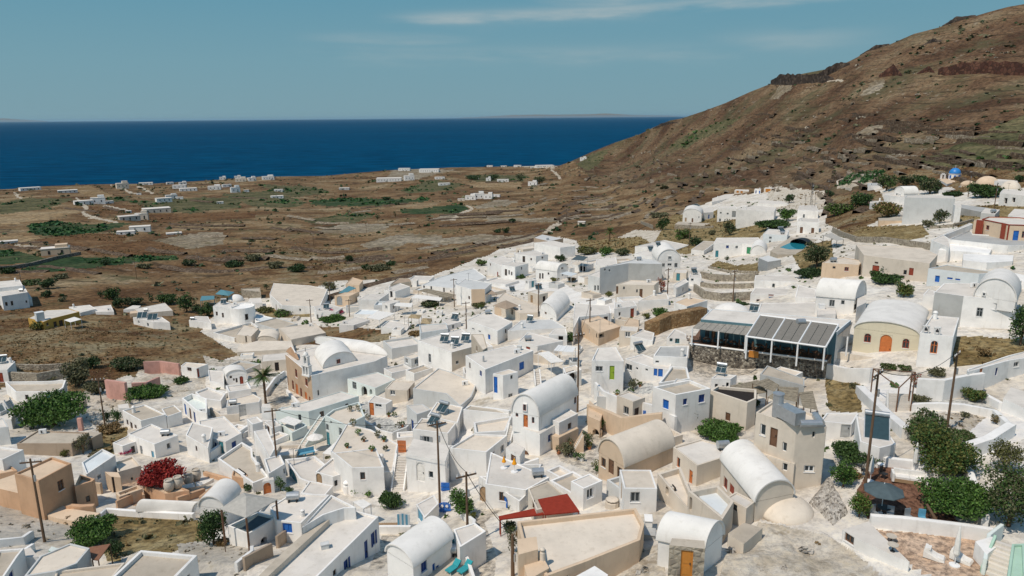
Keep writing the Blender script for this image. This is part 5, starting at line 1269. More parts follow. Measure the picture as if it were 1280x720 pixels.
H('white left corner bastion of the terrace walls', '700,500 815,545 812,492 780,470 960,400 940,392', h=3.0, w='W', r='R', par=.1, name='terrace_wall', cat='terrace')
pink = H('pink ochre house with red trim, blue door and hanging red cloths', '1187,406 1020,372 1060,358 1250,362 1420,385 1400,412', b=524, w='O', r='R', par=.1, fc={0: 'O'})
H('pink ochre left wing with a hanging red cloth', '1022,385 966,380 990,368 1045,372', b=497, w='O', r='R', par=.08)
bw = H('tall blank grey white wall building below the blue domed church', '535,233 850,242 838,225 600,218 545,222', b=402, w='E', r='R', par=.1)
H('small white end block right of the tall blank wall', '850,286 890,290 884,274 838,274', b=392, w='W', r='R', par=0)
V('white barrel chapel with two slit windows on the blank wall building', (470,206), (532,212), (618,210), None, side='B', b=262, pk=(500,166), name='chapel', cat='chapel')
H('white terrace left of the barrel chapel', '408,216 535,238 530,208 412,208', b=262, w='W', r='R', par=0)
H('low white yard wall house left of the brown bush', '316,268 395,265 400,255 320,255', b=310, w='W', r='R', par=0)
H('small peach block beneath the brown bush', '372,378 520,380 515,362 370,362', b=415, w='O', r='T', par=0)
dch = H('white church nave with pink gable under the blue dome', '800,150 890,130 850,110 740,118', b=165, w='W', r='O', par=0, name='church', cat='church')
H('white long annex below the blue domed church', '748,190 930,180 920,165 770,170', b=215, w='W', r='R', par=.05)
D('tan dome right of the blue domed church', 1050, 160, 108, 48, r='O', w='O')
D('smaller tan dome beside the blue domed church', 930, 160, 72, 26, r='O', w='O')
H('white open fronted house at the far right below the tan domes', '1130,205 1300,225 1300,185 1150,182', b=285, w='W', r='R', par=.1)
D('cream cone roof on the open fronted house', 1195, 188, 90, 48, r='C', w='C')
H('white garden wall house right of the tan domes', '1095,130 1240,142 1240,128 1100,118', b=160, w='W', r='R', par=0)
H('grey open shed with a flat roof right of the blank wall', '890,300 1010,325 1060,300 860,275', b=345, w='G', r='G', par=0)
H('pale low store in front of the grey shed', '1010,330 1100,340 1130,310 1040,300', h=1.6, w='E', r='R', par=0)
H('white low house on the far right bank', '1180,345 1300,370 1300,310 1220,305', h=1.8, w='W', r='R', par=0)
H('white roadside store with a grey roof beside the terraced vineyard', '305,160 395,160 388,142 302,144', b=182, w='W', r='G', par=0)
# upper middle right
T(768, 200)
V('white double vault house above the stone yard', (428,335), (545,345), (440,312), None, b=392, pk=(490,306))
H('second white vault house beside the double vault', '560,330 620,325 615,302 550,300', b=372, w='W', r='R', par=0)
H('white cube with a grey door and two tiny windows', '645,300 768,303 752,286 660,290', b=388, w='W', r='R', par=.05)
H('long blank white building above the dark hedge', '763,308 1000,318 1012,296 870,284', b=430, w='W', r='R', par=.05)
H('white flat store behind the long blank building', '895,272 1090,276 1060,258 910,250', b=330, w='W', r='R', par=0)
H('white upper cube of the tall house under the radio mast', '1145,312 1276,318 1262,284 1160,284', b=378, w='W', r='R', par=.06)
H('lower white storey of the tall house under the radio mast', '1143,382 1282,392 1276,366 1150,364', b=468, w='W', r='R', par=.04)
H('blue grey white house with an arched door behind the pool', '930,462 1080,472 1092,440 962,430', b=528, w='U', r='R', par=.06)
H('long white house with a green door', '800,520 930,532 900,484 640,486 620,520', b=592, w='W', r='R', par=.08)
V('low white vault left of the pool', (850,580), (945,590), (862,545), None, b=602, pk=(905,535))
H('white rubble house left of the green door', '480,560 560,568 640,510 560,505', h=1.6, w='W', r='T', par=.05)
H('low dark stone yard house under the double vault', '378,402 560,412 600,396 400,385', b=430, w='S', r='T', par=0)
H('grey metal clad hut with a dark shaded front', '960,636 902,612 962,596 1042,624', b=692, w='metal', r='E', par=0, name='hut', cat='hut')
H('flat white roofs row along the upper road', '610,262 740,235 760,210 690,215 612,240', h=1.8, w='W', r='R', par=0)
H('white roadside cabin with tan doors on the upper road', '750,190 840,195 842,186 760,183', b=212, w='C', r='R', par=0)
H('small white cube between the upper road cabins', '875,184 915,188 918,180 880,178', b=214, w='W', r='R', par=0)
H('white roadside row with yellow doors on the upper road', '935,178 1090,184 1095,174 945,172', b=208, w='C', r='R', par=0)
# terrace houses, upper middle
T(640, 200, 4)
H('big plain grey building with a shaded right wall, upper middle', '583,516 752,520 720,500 640,490 440,540', b=640, w='E', r='E', par=.12, fc={0: 'G'})  # darker right wall is shade put into the material
H('low pale annex left of the big plain grey building', '455,592 380,576 440,552 500,568', b=662, w='E', r='R', par=.08)
H('cream house with brown doors in front of the big plain grey building', '712,625 520,622 590,600 735,605', b=690, w='C', r='C', par=.12)
H('white house with tan end wall behind the three window gable', '615,432 820,448 885,425 760,400', b=475, w='W', r='R', par=.1)
V('white gabled front with three windows beside the steep lane', (728,505), (842,505), (700,468), None, b=592, pk=(788,448))
H('white left wing of the three window gable', '735,492 612,468 690,448 760,470', b=525, w='W', r='R', par=.05)
H('white terrace house with solar heater, far upper row', '20,480 180,478 110,452 10,465', b=545, w='W', r='R', par=.05)
T(512, 288)
H('white left corner house of the upper row', '575,222 484,186 572,160 662,182', b=292, w='W', r='R', par=.06)
H('white lower house with dark windows in the upper row', '660,228 572,215 650,192 742,205', b=306, w='W', r='R', par=.06)
H('tall white house with a long window in the upper row', '790,162 664,146 780,124 866,150', b=245, w='W', r='R', par=.06)
H('bright white flat cube behind the tall house of the upper row', '942,108 778,76 900,64 1036,96', b=185, w='W', r='R', par=.06)
H('brown concrete shell behind the upper row', '868,68 776,46 828,24 960,50', h=3.0, w='N', r='E', par=.1)
V('white vaulted house with a blue grey gable in the upper row', (922,258), (990,248), (788,240), None, b=315, pk=(955,208))
H('white house with dark arch under the blue panel roof', '1000,210 1100,225 1150,205 1040,185', b=260, w='W', r='C', par=.08)
H('white roofs right of the blue panel roof', '1160,215 1300,222 1290,170 1170,180', h=3.0, w='W', r='R', par=.1)
H('long white terrace house with a row of small windows', '75,342 285,362 480,292 400,236 190,290', b=395, w='W', r='E', par=.15)
H('white cube with a tan right wall beside the dark awning', '385,368 290,342 350,300 512,330 470,366', b=472, w='W', r='E', par=.08, fc={4: 'O'})
H('tan hut under the olive brown roof', '600,500 530,478 600,445 670,478', b=535, w='O', r='N', par=0, name='hut', cat='hut')
H('sloping cream tan terrace right of the olive roofed hut', '690,518 802,512 800,470 590,388 545,432', h=1.6, w='C', r='C', par=.12)
D('low tan mound roof in the white lane', 890, 445, 160, 62, r='C', w='C')
V('white vaulted cottage with two small windows below the mound roof', (815,490), (918,545), (1000,455), None, side='B', b=570, pk=(860,462))
H('white long house with a brown end roof and small blue window', '550,628 358,562 480,502 642,572', b=715, w='W', r='R', par=.08)
H('flat grey roofed white house with a solar heater', '612,628 982,610 890,555 700,560', b=690, w='W', r='E', par=.08)
H('white low roofs with dark doorway below the grey roof', '680,692 800,722 960,690 740,635', h=2.8, w='W', r='R', par=.08)
H('white roof with one solar panel, left of the long blue window house', '240,592 322,570 290,538 200,560', b=630, w='W', r='R', par=.06)
H('white café terrace house under the tan parasols', '70,640 240,615 230,580 60,590', h=2.0, w='U', r='R', par=.2)
H('ochre house with twin rounded roofs beside the tall pole', '1075,562 1182,642 1320,600 1180,535', b=660, w='O', r='O', par=.05)
H('long white roof behind the twin roofed ochre house', '1022,620 1060,540 1262,520 1250,470 1030,452', h=2.8, w='W', r='R', par=.06)
H('white house with a palm like bush left of the ochre house', '870,650 985,655 975,615 900,620', h=2.4, w='W', r='R', par=.05)
T(768, 288)
H('white house with blue door and brown shutter above the pergola', '850,396 1125,402 1122,362 880,360', b=452, w='W', r='R', par=.05)
H('upper storey with an arched window above the blue door house', '875,312 1162,322 1130,284 882,280', b=385, w='W', r='R', par=.05)
H('white pale houses between blue door house and two window vault', '1130,415 1260,420 1260,370 1150,340', b=460, w='W', r='R', par=.05)
H('small white house with a solar panel beside the steep lane', '465,295 545,300 540,270 475,270', b=345, w='W', r='R', par=.08)
H('white stepped lane house left of the stone terraces', '390,360 465,320 440,300 370,340', h=1.8, w='W', r='R', par=.1)
H('white sloping roof left of the cactus', '0,490 140,470 120,440 0,450', h=2.6, w='W', r='R', par=.06)
H('cream sloping roof above the cactus', '150,440 340,430 330,395 240,400', h=2.4, w='W', r='C', par=.06)
H('twin peach vault roofs left of the brown dry wall', '60,590 155,605 150,560 90,545', h=2.6, w='O', r='O', par=.05)
H('white house left of the brown dry wall with a teal door', '100,660 240,690 250,640 180,620', h=2.2, w='W', r='R', par=.1)
# left far row
T(0, 288)
H('front step of the white stepped apartment block at the left edge', '95,432 200,425 176,388 -10,395 -20,430', b=474, w='W', r='R', par=.05)
H('middle step of the white stepped apartment block', '10,412 172,386 150,345 -30,352', h=4.2, w='W', r='R', par=.05)
H('back step of the white stepped apartment block', '-20,362 142,344 122,308 -40,322', h=5.4, w='W', r='R', par=.05)
H('mustard yellow house with a white roof', '270,572 175,548 290,497 430,490 496,508 320,552', b=622, w='Y', r='R', par=.06)
H('white house behind the mustard yellow house', '500,515 600,490 560,465 430,478', b=535, w='W', r='R', par=.05)
H('white house with pale lettering like marks behind the mustard house', '600,512 712,508 692,465 580,478', b=525, w='W', r='R', par=.05) if False else H('white house with a long side wall right of the mustard house', '600,510 712,506 692,465 580,478', b=526, w='W', r='R', par=.05)
V('long white vault with a beige side behind the solar roof', (870,520), (950,500), (1060,488), None, side='A', b=540, pk=(900,485)) if False else H('long white house with beige side behind the solar panels', '870,520 1080,500 1030,452 840,490', b=538, w='C', r='R', par=.05)
H('white rimmed roof with dark solar panels', '955,572 1062,576 1010,540 830,542', h=1.8, w='W', r='R', par=.1)
H('white low roof right of the solar panels, in the dry field', '1180,562 1320,578 1300,538 1220,535', h=1.8, w='W', r='R', par=.05)
H('small ochre shed beside the long white house', '810,520 865,515 858,502 815,505', b=545, w='O', r='O', par=0)
H('small white chapel roof behind the ochre shed', '770,495 860,490 880,470 830,468', b=512, w='W', r='R', par=0)
T(256, 288)
H('white square house with two dark windows joined to a round tower', '165,482 50,474 100,440 215,462', b=586, w='W', r='R', par=.08)
D('white dome behind the round tower house', 195, 450, 90, 46)
H('white ruined long house with a sloping white gable', '480,468 718,478 766,368 660,345 430,330 405,400', h=2.8, w='W', r='C', par=.06)
H('white house with a solar panel beside the bougainvillea', '695,505 820,510 862,482 780,460 680,475', b=560, w='W', r='R', par=.06)
H('peach house with a grey arched door and teal awning', '810,408 902,412 965,382 872,388', b=482, w='O', r='O', par=.1)
H('peach ruined tower house behind the teal awning', '880,335 965,342 988,312 922,292', b=392, w='O', r='O', par=.15)
H('white cube right of the peach arched door house', '958,432 1092,432 1150,392 1020,400', b=512, w='W', r='R', par=.06)
H('white house with ochre pillars at the end of the far row', '1118,372 1190,382 1282,350 1220,330', b=440, w='W', r='R', par=.1)
H('low white house with a flat canopy roof below the bougainvillea', '838,588 930,592 1030,560 950,538', h=2.0, w='W', r='R', par=.05)
H('white terrace of the far row with cloth roofs', '1100,600 1260,625 1290,580 1150,560', h=1.8, w='W', r='R', par=.2)
H('flat cream platform roof in the dry scrub', '540,682 460,608 690,580 756,640', h=1.8, w='C', r='C', par=.08)
H('cream platform with a long dark rimmed trough', '52,638 185,672 335,602 290,572', h=1.5, w='W', r='T', par=.6)
H('small cream ruin tower with a dark doorway', '192,652 290,662 338,612 240,590', b=704, w='C', r='C', par=.1, name='ruin', cat='ruin')
V('low cream vault beside the ruin tower', (330,680), (450,690), (350,640), 1.0, h=1.4, w='C', r='C')
H('pale blue pool deck right of the round tower house', '312,562 380,582 428,545 322,522', h=1.2, w='W', r='U', par=.25)
H('broad cream lane platform behind the church', '200,760 560,740 540,690 330,690 210,720', h=.8, w='C', r='C', par=0, name='platform', cat='platform')
H('stone walled ruin with a dark lintel left of the white ruin', '235,372 350,385 345,355 225,362', b=420, w='S', r='T', par=.3, name='ruin', cat='ruin')
H('white lumpy house right of the dome', '270,450 360,455 350,420 280,425', h=1.8, w='W', r='R', par=0)
H('ruin with tan walls behind the white cubes, far row', '1160,335 1290,320 1280,300 1210,298', h=2.2, w='T', r='N', par=.2, name='ruin', cat='ruin')

# ------------------------------------------------------------------ doors and windows
T(0, 576); O('wK', '380,152,38,66; 550,238,26,38'); O('dD', '700,150,36,98'); O('hD', '620,100,22,26; 762,218,22,26; 803,212,18,22; 742,272,12,16'); O('hD', '825,112,12,18')
T(256, 576); O('wNS', '1056,485,18,86; 888,655,20,86'); O('dN', '1010,570,22,150'); O('wK', '812,700,22,40'); O('wB', '515,420,60,58'); O('ahD', '370,505,40,55'); O('hD', '205,100,42,56'); O('adO', '390,172,50,70')
O('adT', '552,78,44,88'); O('adH', '707,105,48,62'); O('wK', '820,140,20,36; 987,95,30,46'); O('wE', '655,165,40,30; 770,190,30,20; 500,62,16,32')
T(420, 480, 3); O('wN', '330,682,22,44'); O('wB', '367,692,11,38; 381,700,12,40'); O('dY', '316,494,18,46'); O('adH', '558,418,38,62'); O('adB', '634,446,20,48'); O('dD', '740,452,8,40; 768,465,6,18')
O('wE', '163,278,18,22; 101,345,18,26'); O('adC', '317,330,30,70'); O('wE', '356,340,16,24'); O('hD', '290,440,28,40')
T(620, 480, 3); O('wK', '403,295,16,34; 463,335,18,44'); O('dK', '432,298,20,80'); O('wK', '84,608,8,30'); O('ahD', '375,190,26,40; 412,192,30,44')
T(820, 480, 3); O('dA', '115,675,46,100'); O('dO', '130,352,13,58'); O('wO', '84,295,12,38'); O('wR', '260,372,15,44'); O('dR', '284,396,18,38'); O('wK', '295,463,18,24'); O('ahD', '42,402,12,34; 130,450,10,52; 418,492,16,26')
O('wW', '401,172,20,42; 482,236,16,34; 405,280,20,30; 484,312,18,28; 592,190,11,22; 575,318,38,24'); O('dK', '441,200,28,70'); O('ahD', '425,285,64,56')
T(1020, 480, 3); O('wK', '125,578,36,38'); O('dE', '113,178,40,50'); O('hD', '175,205,10,28; 30,268,18,40')
T(0, 432); O('hD', '470,385,50,38; 515,378,24,28'); O('wK', '1184,148,26,22'); O('dR', '1237,172,17,56'); O('wK', '797,480,10,30; 822,500,13,38; 848,508,12,22; 832,650,24,44'); O('dE', '885,662,14,66'); O('dY', '955,680,15,38')
T(256, 432); O('wR', '571,173,12,48; 635,230,14,44; 518,222,8,50; 551,247,10,54; 602,295,10,54; 656,340,9,40'); O('dO', '577,282,14,76; 634,330,14,70'); O('wR', '833,97,24,26')
O('adR', '230,220,22,58'); O('wK', '162,195,15,20; 182,212,10,15; 199,217,12,28'); O('dE', '237,405,44,72; 243,475,38,38'); O('wE', '594,450,18,38'); O('dT', '768,580,24,78'); O('wE', '765,510,18,38; 849,540,20,48; 790,480,10,14')
O('dO', '1043,397,28,78'); O('ahD', '998,295,34,78; 1038,290,16,34'); O('wE', '935,250,24,44; 1085,375,40,18; 1192,105,14,18; 710,295,10,34')
T(500, 340, 4.5); O('wE', '167,485,14,48; 322,508,15,18'); O('wBS' if False else 'wB', '685,527,27,42'); O('dB', '538,635,20,90'); O('wE', '628,592,13,22; 622,698,24,28')
T(512, 432); O('wES', '105,590,40,46'); O('wR', '722,385,18,38; 671,428,16,34; 772,467,15,38; 1036,342,14,40'); O('dO', '725,470,28,80'); O('adK', '724,690,44,70'); O('dK', '648,705,30,40'); O('dL', '1265,170,30,86'); O('wE', '1185,145,44,32; 1090,110,20,50'); O('ahD', '1015,205,60,80'); O('wE', '80,400,34,22; 45,395,8,40; 692,278,22,22')
T(768, 432); O('wB', '321,367,36,56; 271,433,14,24'); O('wE', '90,135,40,36'); O('dK', '709,445,30,50'); O('hD', '635,475,24,36'); O('hD', '638,252,18,24; 680,265,15,30; 707,245,16,26')
T(750, 340, 4.5); O('wB', '252,503,25,22'); O('wE', '322,505,20,12; 208,543,12,12; 262,550,14,12; 160,538,40,34'); O('dB', '340,565,26,48; 312,562,20,44'); O('wT', '435,385,24,34; 400,382,16,18'); O('hD', '110,470,20,14')
T(0, 0, 1); O('adO', '1107,432,15,27'); O('awR', '1084.5,422.5,8.5,11; 1132.3,429.5,8.5,12'); O('awO', '1167.5,434,9,16')
for x_ in (884, 892, 908): O('wK' if x_ != 892 else 'dK', f'{x_},{417+(x_-884)*.12},5,9')
T(1024, 432); O('dO', '956,146,36,54; 1013,153,18,34'); O('wE', '1195,270,48,60; 1268,215,26,50; 1262,300,40,70; 1232,118,30,30')
T(1024, 288); O('wB', '738,303,28,40; 817,300,34,11; 866,307,30,10'); O('dB', '634,338,14,36; 703,367,13,24'); O('wE', '1003,512,40,56; 1032,398,14,16')
O('dR', '352,250,42,62; 575,258,28,46'); O('wK', '358,203,22,12; 537,262,20,28; 520,292,26,20; 93,232,18,14; 226,188,12,16; 252,248,8,44'); O('wR', '171,242,26,24'); O('wE', '80,455,34,42; 148,450,22,26; 240,430,12,16; 225,478,30,34')
T(1024, 200); O('dB', '1228,477,34,70'); O('wR', '1052,423,20,28; 1275,466,16,40'); O('wE', '485,214,8,16; 500,216,8,18'); O('hD', '1165,255,20,36; 1215,250,20,30')
T(768, 200); O('wE', '665,330,10,10; 708,335,12,10; 660,375,12,16; 975,486,16,14; 972,516,12,26; 1184,350,12,22'); O('dE', '747,338,24,38'); O('dG', '841,566,28,42'); O('dY' if False else 'dA', '960,190,30,22; 1000,190,20,20; 1040,190,20,20; 770,198,14,14; 795,200,14,14')
T(640, 200, 4); O('wE', '788,488,15,14; 788,523,20,12; 820,526,15,22; 757,526,15,18; 615,490,8,10'); O('dK', '525,650,12,38; 645,667,15,44'); O('wE', '560,640,10,14; 625,655,8,16; 415,640,8,26; 430,640,8,26; 465,548,8,12; 488,552,8,12')
T(512, 288); O('wK', '714,180,16,38; 760,180,10,12; 830,170,10,12; 602,262,14,40; 622,262,8,26; 638,270,8,22; 868,270,10,14; 815,285,10,34; 832,285,10,34'); O('wE', '952,236,14,14'); O('hD', '1082,240,40,34')
O('wK', '90,352,10,14; 135,357,9,26; 172,330,9,11; 215,372,9,26; 255,342,9,13; 257,382,9,14; 372,420,10,20'); O('wK', '850,510,12,28; 920,496,12,12'); O('wB', '497,666,14,30'); O('wE', '398,616,16,9; 438,632,14,9'); O('hD', '945,675,30,28; 1200,657,30,22; 640,508,14,34'); O('wE', '272,602,12,22')
T(768, 288); O('dB', '980,434,32,34'); O('dO' if False else 'wR', '980,402,32,13; 898,440,20,18'); O('wE', '1022,435,16,20; 487,308,16,14'); O('awE', '995,344,18,24'); O('dT', '398,688,26,38')
T(0, 288); O('wK', '40,460,15,24; 75,455,14,28; 165,445,10,15; 345,586,20,34; 382,580,24,38')
T(256, 288); O('wK', '75,520,12,24; 113,530,12,28; 465,408,10,24'); O('wT', '548,408,36,22'); O('adE', '842,440,34,56'); O('hD', '258,676,10,50; 1165,400,16,40; 705,540,10,28')
print('MISSED openings', MISS)

# a few more windows and doors where the photograph's walls are pierced too small to survey one by one
def more_openings(lst):
    rng = np.random.default_rng(31)
    for b in lst:
        if b['kind'] == 'pt' or b['cat'] not in ('house', 'annex') or any(k in b['label'] for k in ('blank', 'plain', 'gable side', 'roof terrace', 'lowest')): continue
        for i in range(len(b['xy'])):
            a = np.array(b['xy'][i]); e = np.array(b['xy'][(i+1) % len(b['xy'])])-a; L_ = np.linalg.norm(e); mid = a+e/2; n2 = np.array([e[1], -e[0]])/max(L_, 1e-6); zg = ground(*mid)
            if b['holes'][i] or L_ < 2.6 or n2@(-mid/np.linalg.norm(mid)) < .15 or b['zt']-zg < 1.9 or rng.random() > .62: continue
            n = 1 if L_ < 4.5 else int(rng.integers(1, 4))
            for k in range(n):
                u = L_*(k+.5)/n+rng.uniform(-.3, .3); r = rng.random(); z0 = zg+.05 if r < .3 else b['zt']-rng.uniform(1.35, 1.6); z1 = min(b['zt']-.2, z0+(1.9 if r < .3 else rng.uniform(.7, 1.0))); w_ = .42 if r < .3 else rng.uniform(.22, .42)
                if z1-z0 > .5 and u > w_+.2 and u < L_-w_-.2 and not any(not (u+w_ < h[1]-.1 or u-w_ > h[2]+.1) for h in b['holes'][i]): b['holes'][i].append((('d' if r < .3 else 'w')+str(rng.choice(list('KKRTBHN' if r < .3 else 'KKKWEN'))), u-w_, u+w_, z0, z1))
more_openings(BLD)
build_all()
# ------------------------------------------------------------------ things on roofs, poles, trees ...
T(0, 432)
Po('dark pole standing in the rubble yard left of the pink ruin', 658, 512, 630, 198)
T(0, 0, 1)
pA = Po('tall leaning looking pole at the left, beside the ochre lane wall', 56, 678, 35, 574)
pB = Po('pole right of the palm foot in front of the mint gallery', 348, 600, 341, 510)
pC = Po('tall pole rising beside the blue gate, left of centre', 550, 634, 547, 526)
pD = Po('pole in front of the green tree at bottom centre', 585, 684, 581, 590)
pE = Po('tall pole between big white cube and lime door house', 722, 515, 724, 416)
pF = Po('pole beside the twin roofed ochre house', 737, 421, 737, 373)
pG = Po('pole in the middle of the white lane houses', 673, 392, 672, 354)
Po('pole left of the three solar panel house', 583, 411, 582, 377)
Po('pole by the long white terrace house', 568, 384, 567, 348)
Po('pole beside the bougainvillea in the far row', 389, 403, 387, 374)
Po('pole behind the peach arched door house', 413, 380, 413, 352)
Po('pole right of the peach arched door house', 437, 396, 437, 374)
pH = Po('pole standing before the stone terrace walls', 916, 377, 917, 337)
Po('pole beside the red framed bougainvillea lane', 834, 374, 836, 335)
pI = Po('tall brown pole by the oleander hedge on the right', 1081, 612, 1086, 461)
pJ = Po('tall pole above the pebble plot on the right', 1183, 540, 1186, 438)
pK = Po('pole behind the pink house on the right', 1242, 265, 1247, 228)
Po('pole in front of the tan domes', 1210, 246, 1212, 214)
Po('thin pole beyond the terraced vineyard', 1034, 252, 1035, 226)
Po('pole above the white hut roofs, upper right', 861, 314, 862, 278)
Po('pole beside the dirt road, below the hill', 708, 282, 708, 261)
Po('lone pole in the brown field at the left', 171, 349, 168, 327)
Po('lone pole in the scrub right of the left field pole', 249, 333, 246, 316)
Po('lone pole in the dry plain, left of centre', 313, 318, 312, 303)
Po('slim pole near the pale fallow field', 392, 307, 391, 294)
Po('slim pole right of the pale fallow field', 458, 291, 458, 281)
Po('short pole beyond the stepped apartment block', 26, 352, 25, 338)
Po('short street pole in the ochre court', 318, 648, 318, 624, arm=0, r=.08)
Po('vine covered pole at the left wall of the big cream roof', 641, 720, 640, 668, arm=0, r=.16)
Po('thin pole on the fenced top of the left pavilion lane', 282, 690, 281, 676, arm=0, r=.05)
Wire('power line between the blue gate pole and the bottom centre pole', pC, pD, .8); Wire('power line from the palm pole to the blue gate pole', pB, pC, 1.2)
Wire('power line from the bottom centre pole down to the big cream roof', pD, at_R(641, 668, 55), .5)
Wire('power line from the oleander pole to the pebble plot pole', pI, pJ, 1.2)
Wire('power line from the lime door pole to the ochre house pole', pE, pF, 1.0)
# radio mast
T(768, 200)
p = SP(1228, 282); root = thing('radio_mast', 'lattice radio mast on the tall white house', 'mast', p); s = mpp(p)/5; mb = MB(); hm = 130*s
for k in range(3):
    a = 2*math.pi*k/3; mb.bar(p+np.array([.5*math.cos(a), .5*math.sin(a), 0]), p+np.array([.15*math.cos(a), .15*math.sin(a), hm]), .05)
for k in range(14):
    z0 = hm*k/14; a = 2*math.pi*k/3; b_ = a+2.1; r0 = .5-.35*k/14
    mb.bar(p+np.array([r0*math.cos(a), r0*math.sin(a), z0]), p+np.array([r0*math.cos(b_), r0*math.sin(b_), z0+hm/14]), .03)
mb.build('lattice', 'iron', root)
for k in (.55, .7, .85): MB().box(p+np.array([.3, -.2, hm*k]), (.35, .25, .9)).build('antenna', 'metal', root)
for xx in (1190, 1252): Po('thin aerial pole beside the radio mast, '+('left' if xx == 1190 else 'right')+' of it', xx, 290, xx+2, 212, arm=.3, at_surf=True, r=.06)

# palm
def palm(label, x, y, ytop, crown_m, n=26, trunk_r=.22, mat='leaf'):
    g = on_ground(*P2(x, y)); R = math.hypot(g[0], g[1]); t = at_R(*P2(x, ytop), R); z = t[2]
    root = thing('palm_tree', label, 'palm', g); mb = MB()
    mb.lathe((g[0], g[1], g[2]-.5), [(trunk_r*1.4, 0), (trunk_r, .9)]+[(trunk_r*(.9+.12*(k % 2)), .9+(z-g[2]-.6)*k/12) for k in range(1, 13)], 10)
    mb.lathe((g[0], g[1], z-.5), [(trunk_r, 0), (trunk_r*2.0, .35), (trunk_r*1.6, .8), (.1, 1.0)], 10)
    mb.build('trunk', 'wood', root)
    for k in range(n):
        a = 2*math.pi*k/n*2.4+RNG.uniform(-.2, .2); el = RNG.uniform(-.25, 1.25); L_ = crown_m*RNG.uniform(.85, 1.1); fm = MB(); pr = np.array([g[0], g[1], z+.2])
        d0 = np.array([math.cos(a)*math.cos(el), math.sin(a)*math.cos(el), math.sin(el)]); sd = np.array([-math.sin(a), math.cos(a), 0])
        for q in range(9):
            u = (q+1)/9; c = np.array([g[0], g[1], z+.2])+d0*L_*u-np.array([0, 0, .42*L_*u*u*(1.1-max(0, el)*.3)])
            if q > 0:
                wl = L_*.30*math.sin(math.pi*min(1, u*.85+.15))
                for sg in (-1, 1):
                    for f_ in (0, .5):
                        b0 = pr+(c-pr)*f_; tip = b0+sd*sg*wl+(c-pr)*1.2-np.array([0, 0, wl*.35]); fm.add([b0, b0+(c-pr)*.45, tip], [(0, 1, 2)])
            fm.bar(pr, c, .03, 4); pr = c
        fm.build('frond', mat if k % 5 else 'leafy', root)
T(256, 432); palm('tall date palm with drooping fronds beside the ochre church', 382, 365, 196, 3.0)
T(640, 200, 4); palm('shaggy palm in the stony garden left of the white double vault', 488, 408, 362, 3.6, 16)
T(620, 480, 3)

# ---- bell tower of the church
T(256, 432)
def bell_tower(p, w, hh):
    root = thing('bell_tower', 'white two tier bell tower on the ochre church', 'bell tower', p); z = p[2]-.3; ang = .55
    ex = np.array([math.cos(ang), -math.sin(ang), 0]); ey = np.array([math.sin(ang), math.cos(ang), 0])
    tiers = [(w, hh*.40, 2), (w*.72, hh*.34, 1)]
    for ti, (tw, th_, na) in enumerate(tiers):
        mb = MB(); d = tw*.42; nb = na*2+1
        mb.obox(p*[1, 1, 0]+np.array([0, 0, z+th_*.08]), ex*tw*.54, ey*d*.62, (0, 0, th_*.08)); z0 = z+th_*.16
        pw = tw/(na*2.6+1)
        for k in range(na+1):
            c = p*[1, 1, 0]+ex*(tw/2-pw/2)*(2*k/na-1)+np.array([0, 0, z0+th_*.36]); mb.obox(c, ex*pw/2, ey*d/2, (0, 0, th_*.36))
        # arch heads between the piers
        for k in range(na):
            a0 = -(tw/2-pw)+k*(tw-pw)/na; a1 = a0+(tw-pw)/na-pw; cxm = (a0+a1)/2; r = (a1-a0)/2; zt_ = z0+th_*.72
            for q in range(8):
                t0 = math.pi*q/8; t1 = math.pi*(q+1)/8
                for sgn in (-1, 1):
                    o = ey*d/2*sgn; A = p*[1, 1, 0]+ex*(cxm-r*math.cos(t0))+np.array([0, 0, zt_-r*1.0+r*math.sin(t0)])+o; B_ = p*[1, 1, 0]+ex*(cxm-r*math.cos(t1))+np.array([0, 0, zt_-r+r*math.sin(t1)])+o
                    mb.add([A, B_, (B_[0], B_[1], zt_+.05), (A[0], A[1], zt_+.05)], [(0, 1, 2, 3)])
            bl = MB(); bl.lathe(p*[1, 1, 0]+ex*cxm+np.array([0, 0, zt_-r-.35]), [(r*.62, 0), (r*.5, .12), (r*.36, .4), (r*.12, .52)], 10); bl.build('bell', 'iron', root)
        mb.obox(p*[1, 1, 0]+np.array([0, 0, z0+th_*.77]), ex*tw*.53, ey*d*.6, (0, 0, th_*.05)); z = z0+th_*.82
        mb.build('tier', 'W', root)
    MB().lathe(p*[1, 1, 0]+np.array([0, 0, z]), [(w*.26, 0), (w*.26, .15), (w*.22, .4), (w*.1, .62), (.02, .7)], 12).build('cap', 'W', root, True)
    c = MB(); q = p*[1, 1, 0]+np.array([0, 0, z+.7]); c.bar(q, q+np.array([0, 0, .7]), .04, 4); c.bar(q+ex*-.2+np.array([0, 0, .45]), q+ex*.2+np.array([0, 0, .45]), .04, 4); c.build('cross', 'iron', root)
ztop = ch['zt']; pb = at_z(640, 0, 0) if False else at_z(*P2(640, 178), ztop); sc_ = mpp(pb)/5
bell_tower(pb, 58*sc_, 175*sc_)
